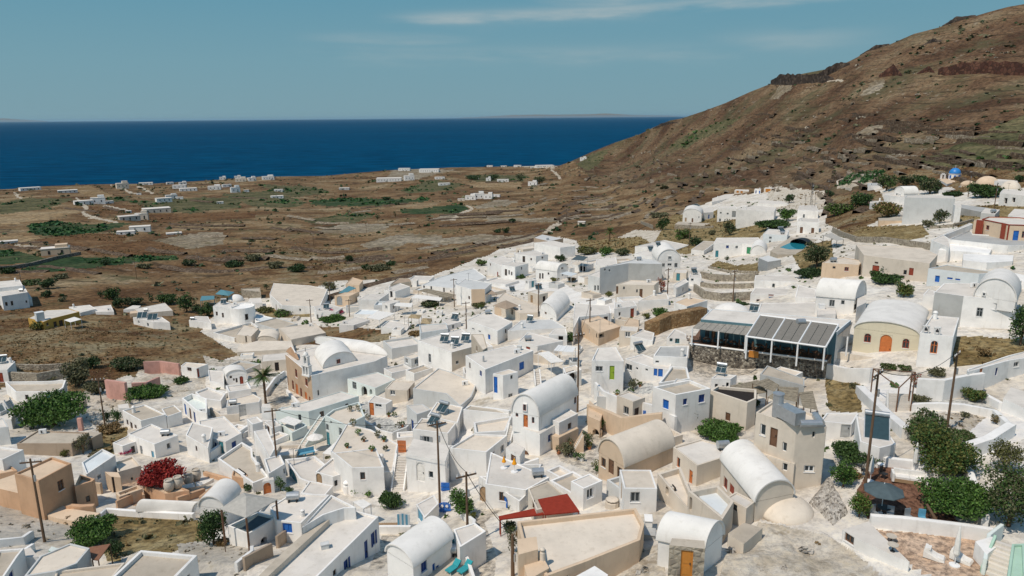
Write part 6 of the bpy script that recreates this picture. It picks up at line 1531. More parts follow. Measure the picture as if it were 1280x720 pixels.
# pediment at the left end of the church front
pp = at_z(*P2(548, 62), ztop); root = thing('pediment', 'small ochre white gable on the church front left of the bell tower', 'pediment', pp); e_ = at_z(*P2(600, 125), ztop)-at_z(*P2(508, 58), ztop); L_ = np.linalg.norm(e_); e_ = e_/L_; n_ = np.array([-e_[1], e_[0], 0])*.18
vs = [pp-e_*L_*.4+n_, pp+e_*L_*.4+n_, pp+e_*L_*.22+n_+[0, 0, .9], pp+n_+[0, 0, 1.7], pp-e_*L_*.22+n_+[0, 0, .9]]; vs = vs+[v-2*n_ for v in vs]
mk('gable', vs, [(0, 1, 2, 3, 4), (9, 8, 7, 6, 5)]+[(i, 5+i, 5+(i+1) % 5, (i+1) % 5) for i in range(5)], 'P', root)
MB().bar(pp-e_*L_*.24+[0, 0, .95], pp+[0, 0, 1.75], .12, 6).bar(pp+[0, 0, 1.75], pp+e_*L_*.24+[0, 0, .95], .12, 6).build('coping', 'W', root)

# ---- blue dome
T(1024, 200)
p = at_z(*P2(843, 122), dch['zt']); s = mpp(p)/5; root = thing('blue_dome', 'blue dome on a white drum with blue windows', 'dome', p); r = 28*s
MB().lathe(p-[0, 0, .6], [(r, 0), (r, .6+28*s), (r*1.06, .6+29*s), (r*1.06, .6+31*s)], 24).build('drum', 'W', root)
MB().lathe(p+[0, 0, 31*s], [(r*1.0*math.cos(t), 30*s*math.sin(t)) for t in np.linspace(0, 1.5, 9)], 24).build('dome_shell', 'domeblue', root, True)
for k in range(8):
    a = 2*math.pi*k/8+.3; MB().box(p+[r*math.cos(a), r*math.sin(a), 15*s], (.12, 9*s, 17*s), a).build('window', 'blue', root)
c = MB(); q = p+[0, 0, 60*s]; c.bar(q, q+[0, 0, 1.2], .06, 4); c.bar(q+[-.35, 0, .8], q+[.35, 0, .8], .06, 4); c.build('cross', 'W', root)
p = SP(772, 118); s = mpp(p)/5; root = thing('bell_gable', 'little white bell gable beside the blue dome', 'bell gable', p); w = 26*s
mb = MB(); mb.box(p+[-w*.35, 0, 11*s], (w*.3, .5, 22*s)); mb.box(p+[w*.35, 0, 11*s], (w*.3, .5, 22*s)); mb.box(p+[0, 0, 23*s], (w, .5, 4*s)); mb.box(p+[0, 0, 27*s], (w*.5, .45, 4*s)); mb.build('frame', 'W', root)
MB().lathe(p+[0, 0, 14*s], [(.22, 0), (.16, .2), (.05, .35)], 8).build('bell', 'iron', root)
# round tower joined to the white square house
T(256, 288)
p = on_ground(*P2(235, 586)); R = math.hypot(p[0], p[1])+2.5; zt_ = at_R(*P2(232, 470), R)[2]; c3 = at_z(*P2(235, 472), zt_); s = mpp(c3)/5
root = thing('round_tower', 'white round tower house with one dark window', 'house', (c3[0], c3[1], ground(c3[0], c3[1]))); r = 68*s; mb = MB(); zb_ = root.location.z-1.5
mb.lathe((c3[0], c3[1], zb_), [(r, 0), (r, zt_-zb_), (r*.94, zt_-zb_), (r*.94, zt_-zb_-.3)], 32).build('wall', 'W', root, False)
d_ = EYE-c3; d_ = d_/np.linalg.norm(d_[:2]); f_ = MB(); a0 = math.atan2(d_[1], d_[0])+.25
f_.box((c3[0]+r*math.cos(a0), c3[1]+r*math.sin(a0), zt_-(520-470)*s*1.03), (.14, 16*s, 34*s), a0); f_.build('window', 'dark', root)

# ---- canopies, awnings, parasols
T(256, 576); Cn('grey pyramid pavilion canopy on dark posts', '95,300 258,355 455,240 240,198', h=2.3, col='greycloth', posts='brown', peak=.8, zfrom=pav['zt'], pr=.09, name='canopy')
T(512, 576)
Cn('large red square canopy', '802,240 985,205 1062,315 846,336', h=1.7, col='canvasred', posts='red', th=.1, name='canopy')
Cn('narrow red canopy left of the large one', '556,346 812,290 842,334 562,366', h=1.5, col='canvasred', posts='red', th=.1, name='canopy')
T(0, 576); Cn('rusty brown sheet lean-to roof beside the green bush', '545,542 690,518 615,620 575,616', h=2.2, col='rust', posts='wood', th=.08, name='lean_to_roof', cat='roof')
T(256, 432); Cn('white tilted sun sail on the pot terrace', '735,672 840,692 922,590 870,556', h=2.6, col='canvas', posts='white', name='sun_sail', cat='awning')
Cn('white patio awning by the mint gallery wall', '455,470 560,500 610,470 520,440', h=2.3, col='canvas', posts='white', name='awning', cat='awning')
T(256, 576); Cn('white cloth roof over potted plants left of the dark green bush', '925,255 990,300 1040,270 990,240', h=2.0, col='canvas', posts='white', name='awning', cat='awning')
T(256, 288); Cn('teal sheet awning on the peach house', '835,392 900,346 946,360 888,388', h=3.2, col='tealroof', posts='wood', name='awning', cat='awning')
Cn('teal gabled garden roof left of the round tower house', '65,398 150,408 185,385 100,370', h=2.6, col='tealroof', posts='tealroof', peak=.8, name='garden_roof', cat='roof')
Cn('lower teal shed roof at the edge of the far row', '-30,440 60,430 60,408 -20,410', h=2.2, col='tealroof', posts='tealroof', name='shed_roof', cat='roof')
Cn('white cloth terrace roof in the far row', '1012,545 1092,560 1190,518 1085,502', h=2.6, col='canvas', posts='white', name='awning', cat='awning')
Cn('white long awning in front of the ochre pillars', '1180,470 1290,480 1300,455 1200,450', h=2.6, col='canvas', posts='white', name='awning', cat='awning')
T(512, 288)
Cn('long brown reed awning on the white terrace house', '50,375 230,420 292,402 105,362', h=2.4, col='reed', posts='wood', nslat=8, name='awning', cat='awning')
Cn('white sail awning below the long reed awning', '8,420 190,440 205,420 40,400', h=2.4, col='canvas', posts='white', name='awning', cat='awning')
Cn('dark brown flat awning with shaded seating below', '395,402 548,398 510,372 430,375', h=2.6, col='N', posts='wood', name='awning', cat='awning')
Cn('olive brown pitched roof of the tan hut', '520,468 605,492 682,470 602,436', h=3.2, col='N', posts=None, peak=.6, name='hut_roof', cat='roof')
Cn('turquoise flat canopy in front of the blue grey gable', '940,268 1010,285 1050,270 985,256', h=2.4, col='U', posts='white', name='awning', cat='awning')
Cn('blue panel roof on the dark arch house', '1010,182 1085,188 1115,165 1050,155', h=4.2, col='slate', posts='white', name='panel_roof', cat='roof')
Cn('tan parasol roof at the left of the café terrace', '-10,545 60,552 75,530 10,525', h=2.4, col='straw', posts='wood', peak=.5, name='parasol', cat='parasol')
Cn('tan thatched parasol on the café terrace', '70,580 130,585 140,550 80,548', h=2.4, col='straw', posts='wood', peak=.6, name='parasol', cat='parasol')
T(0, 288); Cn('white canopy beside the mustard yellow house', '400,560 440,574 510,555 465,540', h=2.2, col='canvas', posts='white', name='canopy')
T(512, 432); Cn('cream canopy on white posts behind the red door vault', '800,45 885,108 965,98 870,35', h=2.6, col='canvas', posts='white', name='canopy')
Cn('white slatted pergola behind the cream canopy', '900,30 1020,40 1040,10 930,-5', h=2.6, col='white', posts='white', nslat=8, slat='white', name='pergola', cat='pergola')
T(768, 432)
Cn('left reed shade awning over the dark terrace', '722,250 850,310 958,290 900,215', h=2.7, col='reed', posts='wood', nslat=10, slat='reed', name='reed_awning', cat='awning')
Cn('second reed shade awning from the left, by the grey arch', '860,232 1000,285 1030,245 958,204', h=3.2, col='reed', posts='wood', nslat=10, slat='reed', name='reed_awning', cat='awning')
Cn('third reed shade awning from the left', '1020,255 1050,330 1140,352 1152,262', h=3.0, col='reed', posts='wood', nslat=8, slat='reed', name='reed_awning', cat='awning')
Cn('rightmost reed shade awning beside the ladder', '1152,292 1180,385 1270,402 1240,282', h=2.8, col='reed', posts='wood', nslat=8, slat='reed', name='reed_awning', cat='awning')
Cn('pointed reed parasol above the silver ducts', '958,320 1010,345 1060,320 1000,292', h=2.8, col='reed', posts='wood', peak=.5, name='parasol', cat='parasol')
T(960, 200, 4); Cn('grey shade roof on posts beside the pool', '275,375 345,402 380,396 320,365', h=2.6, col='greycloth', posts='iron', name='shade_roof', cat='roof')
T(0, 0, 1)
# restaurant: grey lean-to roof on white posts, and the white framed pergola with grey panels
zt_ = rest['zt']
def quadroof(label, pts, h, name, cat, panels, frame, col, pcol, postn=3, th=.12, drop=0):
    P = [at_z(*p, zt_+h+(drop if i >= 2 else 0)) for i, p in enumerate(PL(pts))]; a, b_, c_, d_ = P; root = thing(name, label, cat, ((a+c_)/2)*[1, 1, 0]+np.array([0, 0, zt_]))
    for k in range(panels):
        u0 = (k+.03)/panels; u1 = (k+.97)/panels
        q = [a+(b_-a)*u0, a+(b_-a)*u1, d_+(c_-d_)*u1, d_+(c_-d_)*u0]; vs = [v-[0, 0, .05] for v in q]+q
        mk('panel', vs, [(0, 1, 2, 3), (7, 6, 5, 4), (0, 4, 5, 1), (1, 5, 6, 2), (2, 6, 7, 3), (3, 7, 4, 0)], pcol, root)
    if frame:
        fr = MB()
        for k in range(panels//3+1):
            u = k/(panels//3); fr.bar(a+(b_-a)*u+[0, 0, .02], d_+(c_-d_)*u+[0, 0, .02], .11, 6)
        fr.bar(a, b_, .13, 6); fr.bar(d_, c_, .15, 6); fr.build('beam', frame, root)
    for k in range(postn):
        q = a+(b_-a)*(k/(postn-1)*.98+.01); MB().bar((q[0], q[1], zt_), (q[0], q[1], q[2]), .11, 6).build('post', 'white', root)
    return root
quadroof('grey patched lean-to roof of the lava stone restaurant', '865,410 933,419 944,404 880,397', 2.5, 'lean_to_roof', 'roof', 8, None, 'N', 'sheet', 3, drop=.5)
quadroof('white framed pergola with grey shade panels above the restaurant', '933,420.5 1032,434 1048,406 950,394', 3.0, 'pergola', 'pergola', 9, 'white', 'white', 'shade', 4, drop=.5)
quadroof('dark shade sheet right of the white framed pergola', '1036,418 1060,421 1066,403 1046,398', 2.6, 'shade_sheet', 'awning', 3, None, 'N', 'shade', 2)
root = thing('railing', 'white kerb rail along the top of the lava stone base', 'railing', (rest['xy'][0][0], rest['xy'][0][1], zt_))
a = at_z(862, 430, zt_); b_ = at_z(1034, 452, zt_); mb = MB(); mb.bar(a+[0, 0, .06], b_+[0, 0, .06], .14, 6); mb.build('rail', 'white', root)
for k in range(10):
    q = a+(b_-a)*(k+.5)/10+[0, 1.4, 0]; r0 = thing('dining_table', 'dark dining table with chairs in the shaded restaurant terrace', 'table', (q[0], q[1], zt_), 'tables on the restaurant terrace')
    MB().box(q+[0, 0, .72], (.9, .9, .06)).bar(q, q+[0, 0, .7], .06).build('table_top', 'brown', r0)
    for sg in (-1, 1):
        MB().box(q+[sg*.75, 0, .42], (.42, .42, .05)).box(q+[sg*.95, 0, .7], (.05, .42, .5)).box(q+[sg*.75, 0, .2], (.36, .36, .04)).build('chair', 'brown', r0)
p = at_R(942, 441, math.hypot(*at_z(942, 441, zt_)[:2])); d_ = (b_-a)/np.linalg.norm(b_-a)
q = a+d_*((p-a)@d_); n_ = np.array([d_[1], -d_[0], 0]); o = MB().obox(q+n_*.12+[0, 0, -.25], d_*.62, n_*.05, (0, 0, .45)).build('sign_board', 'amber'); tag(o, 'orange brown sign board on the lava stone wall', 'sign')

def parasol(label, x, y, wpx, h, col, closed=False, at=None, name='parasol'):
    p = SP(x, y) if at is None else at; s = mpp(p)/TS; root = thing(name, label, 'parasol', p); MB().bar(p, p+[0, 0, h+.15], .03, 6).build('pole', 'white', root); MB().lathe(p, [(.35, 0), (.35, .08), (.1, .12)], 12).build('base', 'white', root)
    if closed: MB().lathe(p+[0, 0, .75], [(.10, 0), (.2, .2), (.17, h*.4), (.06, h-.7)], 8).build('cloth', col, root)
    else:
        r = wpx*s/2; MB().lathe(p+[0, 0, h-.55], [(r, 0), (r*.99, .06), (r*.5, .36), (.04, .62)], 8).build('cloth', col, root)
        for k in range(8):
            a = 2*math.pi*k/8; MB().bar(p+[0, 0, h-.05], p+[r*.97*math.cos(a), r*.97*math.sin(a), h-.55], .015, 4).build('rib', 'iron', root)
T(1024, 576)
parasol('open slate grey parasol in the brick patio', 385, 338, 205, 2.6, 'slate')
parasol('tall closed white parasol by the terracotta terrace cushions', 845, 655, 40, 2.9, 'canvas', True)
parasol('closed white parasol behind the white patio sofa', 592, 72, 40, 2.6, 'canvas', True)
parasol('closed white parasol at the left hedge of the brick patio', 318, 130, 30, 2.2, 'canvas', True)
T(256, 432); parasol('round white parasol at the foot of the mint stairs', 695, 655, 100, 2.4, 'canvas')
T(512, 576); parasol('left saffron parasol beside the white stairs', 590, 45, 26, 1.2, 'saffron'); parasol('right saffron parasol beside the white pillar', 655, 70, 30, 1.4, 'saffron')

# furniture
def sofa(label, x, y, rz, L_=2.3, mat='canvas'):
    p = SP(x, y); root = thing('sofa', label, 'sofa', p); c, s = math.cos(rz), math.sin(rz); ex = np.array([c, s, 0]); ey = np.array([-s, c, 0])
    MB().obox(p+[0, 0, .15], ex*L_/2, ey*.42, (0, 0, .15)).build('base', 'deck', root)
    for k in (-1, 1): MB().obox(p+ex*k*L_*.24+[0, 0, .38], ex*L_*.235, ey*.40, (0, 0, .09)).build('seat_cushion', mat, root)
    MB().obox(p+ey*.42+[0, 0, .5], ex*L_/2, ey*.09, (0, 0, .35)).build('backrest', mat, root)
    for k in (-1, 1): MB().obox(p+ex*k*(L_/2+.08)+[0, 0, .38], ex*.09, ey*.46, (0, 0, .36)).build('armrest', mat, root)
def lounger(label, x, y, rz, mat, frame='white', L_=1.25):
    p = SP(x, y); root = thing('sun_lounger', label, 'lounger', p); c, s = math.cos(rz), math.sin(rz); ex = np.array([c, s, 0]); ey = np.array([-s, c, 0])
    MB().obox(p+[0, 0, .3]-ex*L_*.12, ex*L_*.36, ey*.27, (0, 0, .05)).build('seat', mat, root)
    MB().obox(p+ex*L_*.36+[0, 0, .5], ex*.2+np.array([0, 0, .16]), ey*.27, (-ex*.03+np.array([0, 0, .045]))).build('backrest', mat, root)
    for a in (-1, 1):
        for b in (-.42, .22): MB().bar(p+ex*b*L_+ey*a*.24, p+ex*b*L_+ey*a*.24+[0, 0, .28], .025, 5).build('leg', frame, root)
def beanbag(label, x, y, rz):
    p = SP(x, y); root = thing('lounge_cushion', label, 'cushion', p); c, s = math.cos(rz), math.sin(rz); ex = np.array([c, s, 0]); ey = np.array([-s, c, 0])
    prof = [(-.8, .10), (-.7, .26), (-.2, .30), (.2, .42), (.6, .78), (.78, .80), (.85, .55), (.85, .06), (-.78, .0)]
    for nm, w in (('cushion_body', .46),):
        vs = [p+ex*a*.8+ey*sg*w*.8*(.9 if 0 < i < 6 else 1)+[0, 0, z] for sg in (-1, 1) for i, (a, z) in enumerate(prof)]; n = len(prof)
        mk(nm, vs, [(i, (i+1) % n, n+(i+1) % n, n+i) for i in range(n)]+[tuple(range(n-1, -1, -1)), tuple(range(n, 2*n))], 'canvas', root, False)
    MB().obox(p+ex*.42+[0, 0, .72], ex*.16, ey*.26, (0, 0, .06)).build('pillow', 'canvas', root)
def chair(label, x, y, rz, mat='teal', grp=None):
    p = SP(x, y); root = thing('chair', label, 'chair', p, grp); c, s = math.cos(rz), math.sin(rz); ex = np.array([c, s, 0]); ey = np.array([-s, c, 0])
    MB().obox(p+[0, 0, .45], ex*.25, ey*.25, (0, 0, .03)).build('seat', mat, root); MB().obox(p+ey*.25+[0, 0, .75], ex*.25, ey*.03, (0, 0, .3)).build('backrest', mat, root)
    for a in (-1, 1):
        for b in (-1, 1): MB().bar(p+ex*a*.22+ey*b*.22, p+ex*a*.22+ey*b*.22+[0, 0, .44], .02, 4).build('leg', 'iron', root)
def table(label, x, y, r, mat, grp=None, h=.72):
    p = SP(x, y); root = thing('round_table', label, 'table', p, grp); MB().lathe(p+[0, 0, h], [(r, 0), (r, .05)], 16).build('table_top', mat, root); MB().bar(p, p+[0, 0, h], .05, 6).build('leg', 'iron', root); MB().lathe(p, [(r*.5, 0), (r*.4, .05)], 10).build('foot', 'iron', root)
T(1024, 576)
sofa('white cushioned patio sofa beside a closed parasol', 560, 130, -.35)
beanbag('left white lounge cushion on the terracotta terrace', 720, 610, 2.5); beanbag('right white lounge cushion behind the closed parasol', 890, 625, 2.3)
table('small round stone table nearest the terrace wall', 448, 510, .36, 'clay', h=.5); table('second small round stone table, lower on the terracotta terrace', 458, 565, .36, 'clay', h=.5)
table('dark round table beneath the slate parasol', 400, 345, .5, 'iron'); chair('grey chair left of the slate parasol pole', 345, 360, .3, 'metal'); chair('grey chair right of the slate parasol pole', 440, 368, -.5, 'metal')
chair('pale arched back chair right of the brick patio', 560, 385, .2, 'metal'); chair('blue chair under the olive tree', 640, 390, -.3, 'sky')
table('small white table at the left hedge of the patio', 380, 70, .3, 'white'); chair('dark chair by the closed parasol at the left hedge', 280, 90, 1.1, 'iron'); chair('dark chair between hedge and sofa', 400, 110, .6, 'iron')
T(512, 576)
lounger('left turquoise sun lounger on the railed roof terrace', 272, 690, .9, 'aqua'); lounger('right turquoise sun lounger on the railed roof terrace', 345, 695, .9, 'aqua')
chair('dark green folding chair nearest the blue windows', 240, 600, 2.2); chair('dark green folding chair beside the small table', 268, 555, .4); chair('dark reclining chair at the terrace edge', 308, 570, -.7)
table('small dark table between the folding chairs', 285, 548, .3, 'teal')
T(256, 432)
p = SP(630, 690); root = thing('bench', 'light blue bench under the round white parasol', 'bench', p); ex = np.array([math.cos(.5), math.sin(.5), 0]); ey = np.array([-ex[1], ex[0], 0])
MB().obox(p+[0, 0, .45], ex*1.2, ey*.3, (0, 0, .04)).build('seat', 'sky', root); MB().obox(p+ey*.3+[0, 0, .75], ex*1.2, ey*.03, (0, 0, .25)).build('backrest', 'sky', root)
for k in (-1.1, 0, 1.1): MB().obox(p+ex*k+[0, 0, .2], ex*.05, ey*.28, (0, 0, .22)).build('leg', 'sky', root)
# jars under the bougainvillea
T(0, 576)
for i, (x, y, lb) in enumerate(((1060, 190, 'leftmost large clay jar under the red bougainvillea'), (1115, 170, 'second large clay jar from the left under the red bougainvillea'), (1180, 145, 'third large clay jar from the left by the red bougainvillea'), (1228, 122, 'rightmost large clay jar clear of the red bougainvillea'))):
    p = SP(x, y); s = mpp(p)/5*.88; r = 32*s; root = thing('clay_jar', lb, 'jar', p, 'large clay jars on the ochre terrace')
    MB().lathe(p, [(r*.55, 0), (r*.85, 16*s), (r, 38*s), (r*.92, 58*s), (r*.68, 72*s)], 16).build('body', 'clay', root, True)
    MB().lathe(p+[0, 0, 71*s], [(r*.70, 0), (r*.80, 3*s), (r*.80, 7*s), (r*.6, 7*s), (r*.55, 0)], 16).build('rim', 'clay', root)
p = SP(1225, 180); root = thing('boat', 'small wooden boat hull on the ochre terrace by the jars', 'boat', p); vs = []; fs = []
for i, u in enumerate(np.linspace(-1, 1, 9)):
    w = .55*(1-abs(u)**2.2)+.02
    for q in (-1, -.5, 0, .5, 1): vs.append(p+np.array([u*2.0*math.cos(.5)-q*w*math.sin(.5), u*2.0*math.sin(.5)+q*w*math.cos(.5), .15+.5*abs(q)**1.5+.25*u*u]))
for i in range(8):
    for q in range(4): fs.append((5*i+q, 5*i+q+1, 5*i+q+6, 5*i+q+5))
mk('hull', vs, fs, 'canvas', root); MB().bar(vs[4*5+0]+np.array([0, 0, 0]), vs[4*5+4], .06).build('thwart', 'deck', root)

# gates, ducts, frames
T(512, 576)
def gate(label, x, y, wpx, hpx, mat='blue', arch=True, off=0.0):
    p = on_ground(*P2(x, y)); p = p*[1-off/np.linalg.norm(p[:2]), 1-off/np.linalg.norm(p[:2]), 1]; s = mpp(p)/TS; w = wpx*s; h = hpx*s; root = thing('gate', label, 'gate', p); a = math.atan2(-p[0], p[1])*.5-.15; ex = np.array([math.cos(a), math.sin(a), 0]); ey = np.array([-ex[1], ex[0], 0])
    for k in range(7):
        u = (k+.5)/7*2-1; hh = h*(.72+.28*math.sqrt(max(0, 1-u*u))) if arch else h
        MB().obox(p+ex*u*w/2+[0, 0, hh/2], ex*w/16, ey*.03, (0, 0, hh/2)).build('board', mat, root)
    MB().obox(p+ey*-.05+[0, 0, h*.25], ex*w/2, ey*.03, (0, 0, .06)).obox(p+ey*-.05+[0, 0, h*.62], ex*w/2, ey*.03, (0, 0, .06)).build('rail', mat, root)
    if arch:
        for u in (-.45, .35): MB().bar(p+ex*u*w/2+ey*-.06+[0, 0, h*.66], p+ex*u*w/2+ey*-.10+[0, 0, h*.66], .14, 12).build('porthole', 'white', root)
gate('round topped blue wooden gate with two white discs', 222, 322, 70, 66); gate('blue picket fence gate behind the tall pole', 224, 190, 52, 56, 'blue', False)
T(512, 432); gate('orange wooden gate at the head of the cream stairs', -47, 668, 52, 78, 'orange', False)
T(768, 432); gate('right blue lattice gate in the tall white garden wall', 203, 472, 50, 72, 'blue', False, .25); gate('left blue lattice gate in the tall white garden wall', -1, 385, 46, 82, 'blue', False, .25)
T(512, 576); gate('red brown round topped gate at the bottom edge', 957, 722, 58, 58, 'red')
T(820, 480, 3)
z_ = blk['zt']; root = thing('roof_duct', 'silver ventilation ducts on the beige three storey block', 'duct', at_z(500, 110, z_) if False else at_z(*P2(520, 120), z_))
q = [at_z(*P2(x, y), z_+.3) for x, y in ((455, 108), (470, 112), (540, 148), (620, 148), (598, 118))]
MB().lathe(q[0]-[0, 0, .3], [(.45, 0), (.45, 2.0), (.5, 2.02), (.5, 2.12), (.05, 2.25)], 14).build('cowl', 'metal', root)
d_ = (q[2]-q[1]); L_ = np.linalg.norm(d_); d_ = d_/L_; MB().obox((q[1]+q[2])/2+[0, 0, .4], d_*L_/2, np.cross(d_, (0, 0, 1))*.55, (0, 0, .55)).build('fan_box', 'metal', root)
MB().bar(q[2], q[3], .32, 12).build('pipe', 'metal', root); MB().bar(q[3], q[4], .32, 12).build('pipe', 'metal', root)
T(1024, 432)
P0 = {k: on_ground(*P2(*v)) for k, v in dict(a=(318, 330), b=(570, 410), c=(480, 415), d=(552, 400)).items()}
root = thing('steel_frame', 'bare brown metal pergola frame over the grey steps', 'pergola', P0['c']); zz = at_R(*P2(318, 142), math.hypot(*P0['a'][:2]))[2]; tops = {}
for k, (x, y) in dict(a=(318, 142), b=(566, 162), c=(484, 262), d=(556, 168)).items():
    t = at_R(*P2(x, y), math.hypot(*P0[k][:2])); tops[k] = t; MB().bar(P0[k]-[0, 0, .5], (P0[k][0], P0[k][1], t[2]), .07, 6).build('post', 'brown', root)
def tp(k): return np.array([P0[k][0], P0[k][1], tops[k][2]])
for a_, b_ in (('a', 'b'), ('a', 'c'), ('c', 'b')): MB().bar(tp(a_), tp(b_), .06, 6).build('beam', 'brown', root)
Stairs('wide grey steps beneath the metal pergola frame', 500, 412, 500, 300, 110, 1.8, 'W', 10)
T(256, 432); Stairs('mint walled outside staircase beside the mint house', 615, 630, 738, 450, 34, 3.0, 'A', 14)
T(256, 576); Stairs('cream stairs leading up to the orange gate', 1205, 195, 1235, -30, 62, 2.6, 'W', 14)
T(512, 432); Stairs('long narrow stairs climbing left of the red door vault', 590, 700, 640, 500, 26, 3.0, 'W', 16); Stairs('white lane steps beside the tall lime door pole', 805, 260, 795, 160, 26, 1.6, 'W', 8)
Stairs('tan garden steps beside the arched courtyard', 1030, 655, 1085, 560, 50, 1.8, 'O', 8)
T(0, 432); Stairs('outside stairs on the left end of the beige roof deck building', 108, 455, 45, 345, 30, 3.0, 'W', 12)
T(1020, 480, 3); Stairs('cream winding steps at the bottom right corner', 670, 725, 720, 600, 60, 1.4, 'M', 8)
T(1024, 288)
for x, y, lb in ((1000, 432, 'dark red cloth hanging on the left corner of the pink house'), (1150, 452, 'dark red cloth hanging near the blue door of the pink house')):
    T(1024, 200); d = ray(*P2(x, y)); best = None
    for B_ in BLD:
        if B_['kind'] == 'pt' or 'pink ochre' not in B_['label']: continue
        q = B_['xy']
        for i in range(len(q)):
            a = np.array(q[i]); e = np.array(q[(i+1) % len(q)])-a; L_ = np.linalg.norm(e); e = e/L_; nn = np.array([e[1], -e[0]])
            if d[:2]@nn >= 0: continue
            t = ((a-EYE[:2])@nn)/(d[:2]@nn); pz = EYE+d*t; u = (pz[:2]-a)@e
            if 0 < u < L_ and (best is None or t < best[0]): best = (t, pz, e, nn)
    if best:
        _, pz, e, nn = best; s = mpp(pz)/5; vs = []; fs = []
        for i in range(7):
            for j in range(6):
                u = (i/6-.5)*34*s*(1-.25*j/5*(i % 2)); vs.append((pz[0]+e[0]*u+nn[0]*(.1+.09*(i % 2)), pz[1]+e[1]*u+nn[1]*(.1+.09*(i % 2)), pz[2]+48*s-96*s*j/5*(1-.12*abs(i-3)/3)))
        for i in range(6):
            for j in range(5): fs.append((6*i+j, 6*i+j+1, 6*i+j+7, 6*i+j+6))
        tag(mk('hanging_cloth', vs, fs, 'red'), lb, 'cloth')
# red corner trim and eaves of the pink house
T(1024, 200); q = pink['xy']; mb = MB()
for i in range(len(q)):
    a = np.array([*q[i], pink['zt']+.03]); b_ = np.array([*q[(i+1) % len(q)], pink['zt']+.03]); mb.bar(a, b_, .11, 6)
k = min(range(len(q)), key=lambda i: math.hypot(q[i][0], q[i][1])); mb.bar((*q[k], pink['zb']), (*q[k], pink['zt']), .13, 6); mb.build('red_trim', 'canvasred', pink['root'])

# pool
T(768, 288)
c0 = on_ground(*P2(1125, 98)); zp = c0[2]+.9; ring = [at_z(*P2(x, y), zp) for x, y in ((1035, 106), (1110, 72), (1150, 66), (1205, 90), (1180, 118), (1090, 118))]
root = thing('swimming_pool', 'swimming pool with a dark arched cover', 'pool', c0)
out = [at_z(*P2(x, y), zp) for x, y in ((975, 128), (1090, 48), (1160, 42), (1300, 60), (1300, 140), (1200, 150), (1020, 150))]
MB().prism([p[:2] for p in out], zp-2.5, zp-.02).build('deck', 'T', root); MB().prism([p[:2] for p in ring], zp-.02, zp+.02).build('water', 'water', root)
a = at_z(*P2(1098, 78), zp); b_ = at_z(*P2(1212, 96), zp); ax = (b_-a); L_ = np.linalg.norm(ax); ax = ax/L_; n_ = np.array([-ax[1], ax[0], 0]); vs = []; fs = []
for i in range(13):
    t = math.pi*i/12; hh = L_*.28*math.sin(t)
    for u in (0, 2.2): vs.append(a+ax*L_*(.5-.5*math.cos(t))+n_*u*(1)+[0, 0, hh*(1 if u else .9)])
for i in range(12): fs.append((2*i, 2*i+1, 2*i+3, 2*i+2))
vs.append(a+n_*2.2+ax*L_*.5); k = len(vs)-1
for i in range(12): fs.append((2*i+1, 2*i+3, k))
mk('cover', vs, fs, 'iron', root)

# solar heaters, units, chimneys
T(500, 340, 4.5)
for x, y, lb in ((250, 398, 'left of the three solar panels on the white house roof'), (308, 415, 'middle of the three solar panels on the white house roof'), (368, 395, 'right of the three solar panels on the white house roof')): Sol(lb, x, y, 56, -.2)
Sol('solar heater on the white roof left of the long blue window house', 308, 272, 46); Sol('solar heater on the grey flat roof', 730, 285, 40); Sol('solar panel on the tan lane terrace', 632, 112, 36, .3); Sol('solar panel beside the lane pole', 780, 100, 44, .2)
T(512, 432); Sol('solar heater on the cream roof behind the shuttered house', 205, 425, 80, -.6); Sol('solar heater behind the tall pole on the shuttered house', 150, 505, 84, -.6)
T(0, 432); Sol('solar heater on the white house left of the bougainvillea', 1060, 612, 50, -.5); Sol('solar panel at the left edge roof', 15, 110, 50, .3); Sol('solar panel by the left outside stairs', 55, 492, 44, .4)
T(750, 340, 4.5); Sol('solar heater on the white dome roofs right of the dome', 865, 225, 54, -.5); Sol('solar heater behind the white hut with small windows', 680, 580, 62, -.5); Sol('solar panel above the blue window roof', 225, 452, 66, .5)
T(768, 288); Sol('solar panel on the small white lane house', 500, 275, 40, .2); Sol('solar panel left of the three window gable', 228, 130, 40, .2); Sol('solar panel on the white house with tan end wall', 275, 105, 34, .2)
T(768, 200); Sol('solar heater on the blue grey arched door house', 1045, 450, 40, .3)
T(256, 288); Sol('solar panel beside the bougainvillea house', 760, 492, 40, .2); Sol('small solar panel on the square house of the round tower', 118, 462, 36, .2)
T(0, 288)
for x, y, lb in ((890, 545, 'left dark solar panel on the rimmed roof'), (955, 555, 'right dark solar panel on the rimmed roof')): Sol(lb, x, y, 60, .2, False)
Box('water_tank', 'teal water tank on the mustard yellow house', 'tank', 252, 562, 36, 1.6, 44, 'U')
T(1020, 480, 3)
p = SP(225, 190); s = mpp(p)/3; root = thing('skylight', 'large sloping dark glass skylight with a tank', 'skylight', p); ex = np.array([.92, -.39, 0]); ey = np.array([.39, .92, 0]); py_ = ey*.8+np.array([0, 0, .6]); pn = np.cross(ex, py_)
MB().obox(p+[0, 0, .7], ex*1.05, py_*1.25, pn*.05).build('frame', 'metal', root); MB().obox(p+[0, 0, .7]+pn*.06, ex*.97, py_*1.17, pn*.012).build('pane', 'panel', root); MB().bar(p+[0, 0, .9]+py_*1.25-ex, p+[0, 0, .9]+py_*1.25+ex, .26, 12).build('tank', 'metal', root)
T(256, 576); Box('roof_vent', 'small square vent box on the long white roof', 'vent', 752, 545, 44, .45, 26, 'E')
Chim('white chimney turret left of the dark green bush', 888, 205, 40, 80); Chim('small chimney on the large white roof', 612, 345, 28, 40)
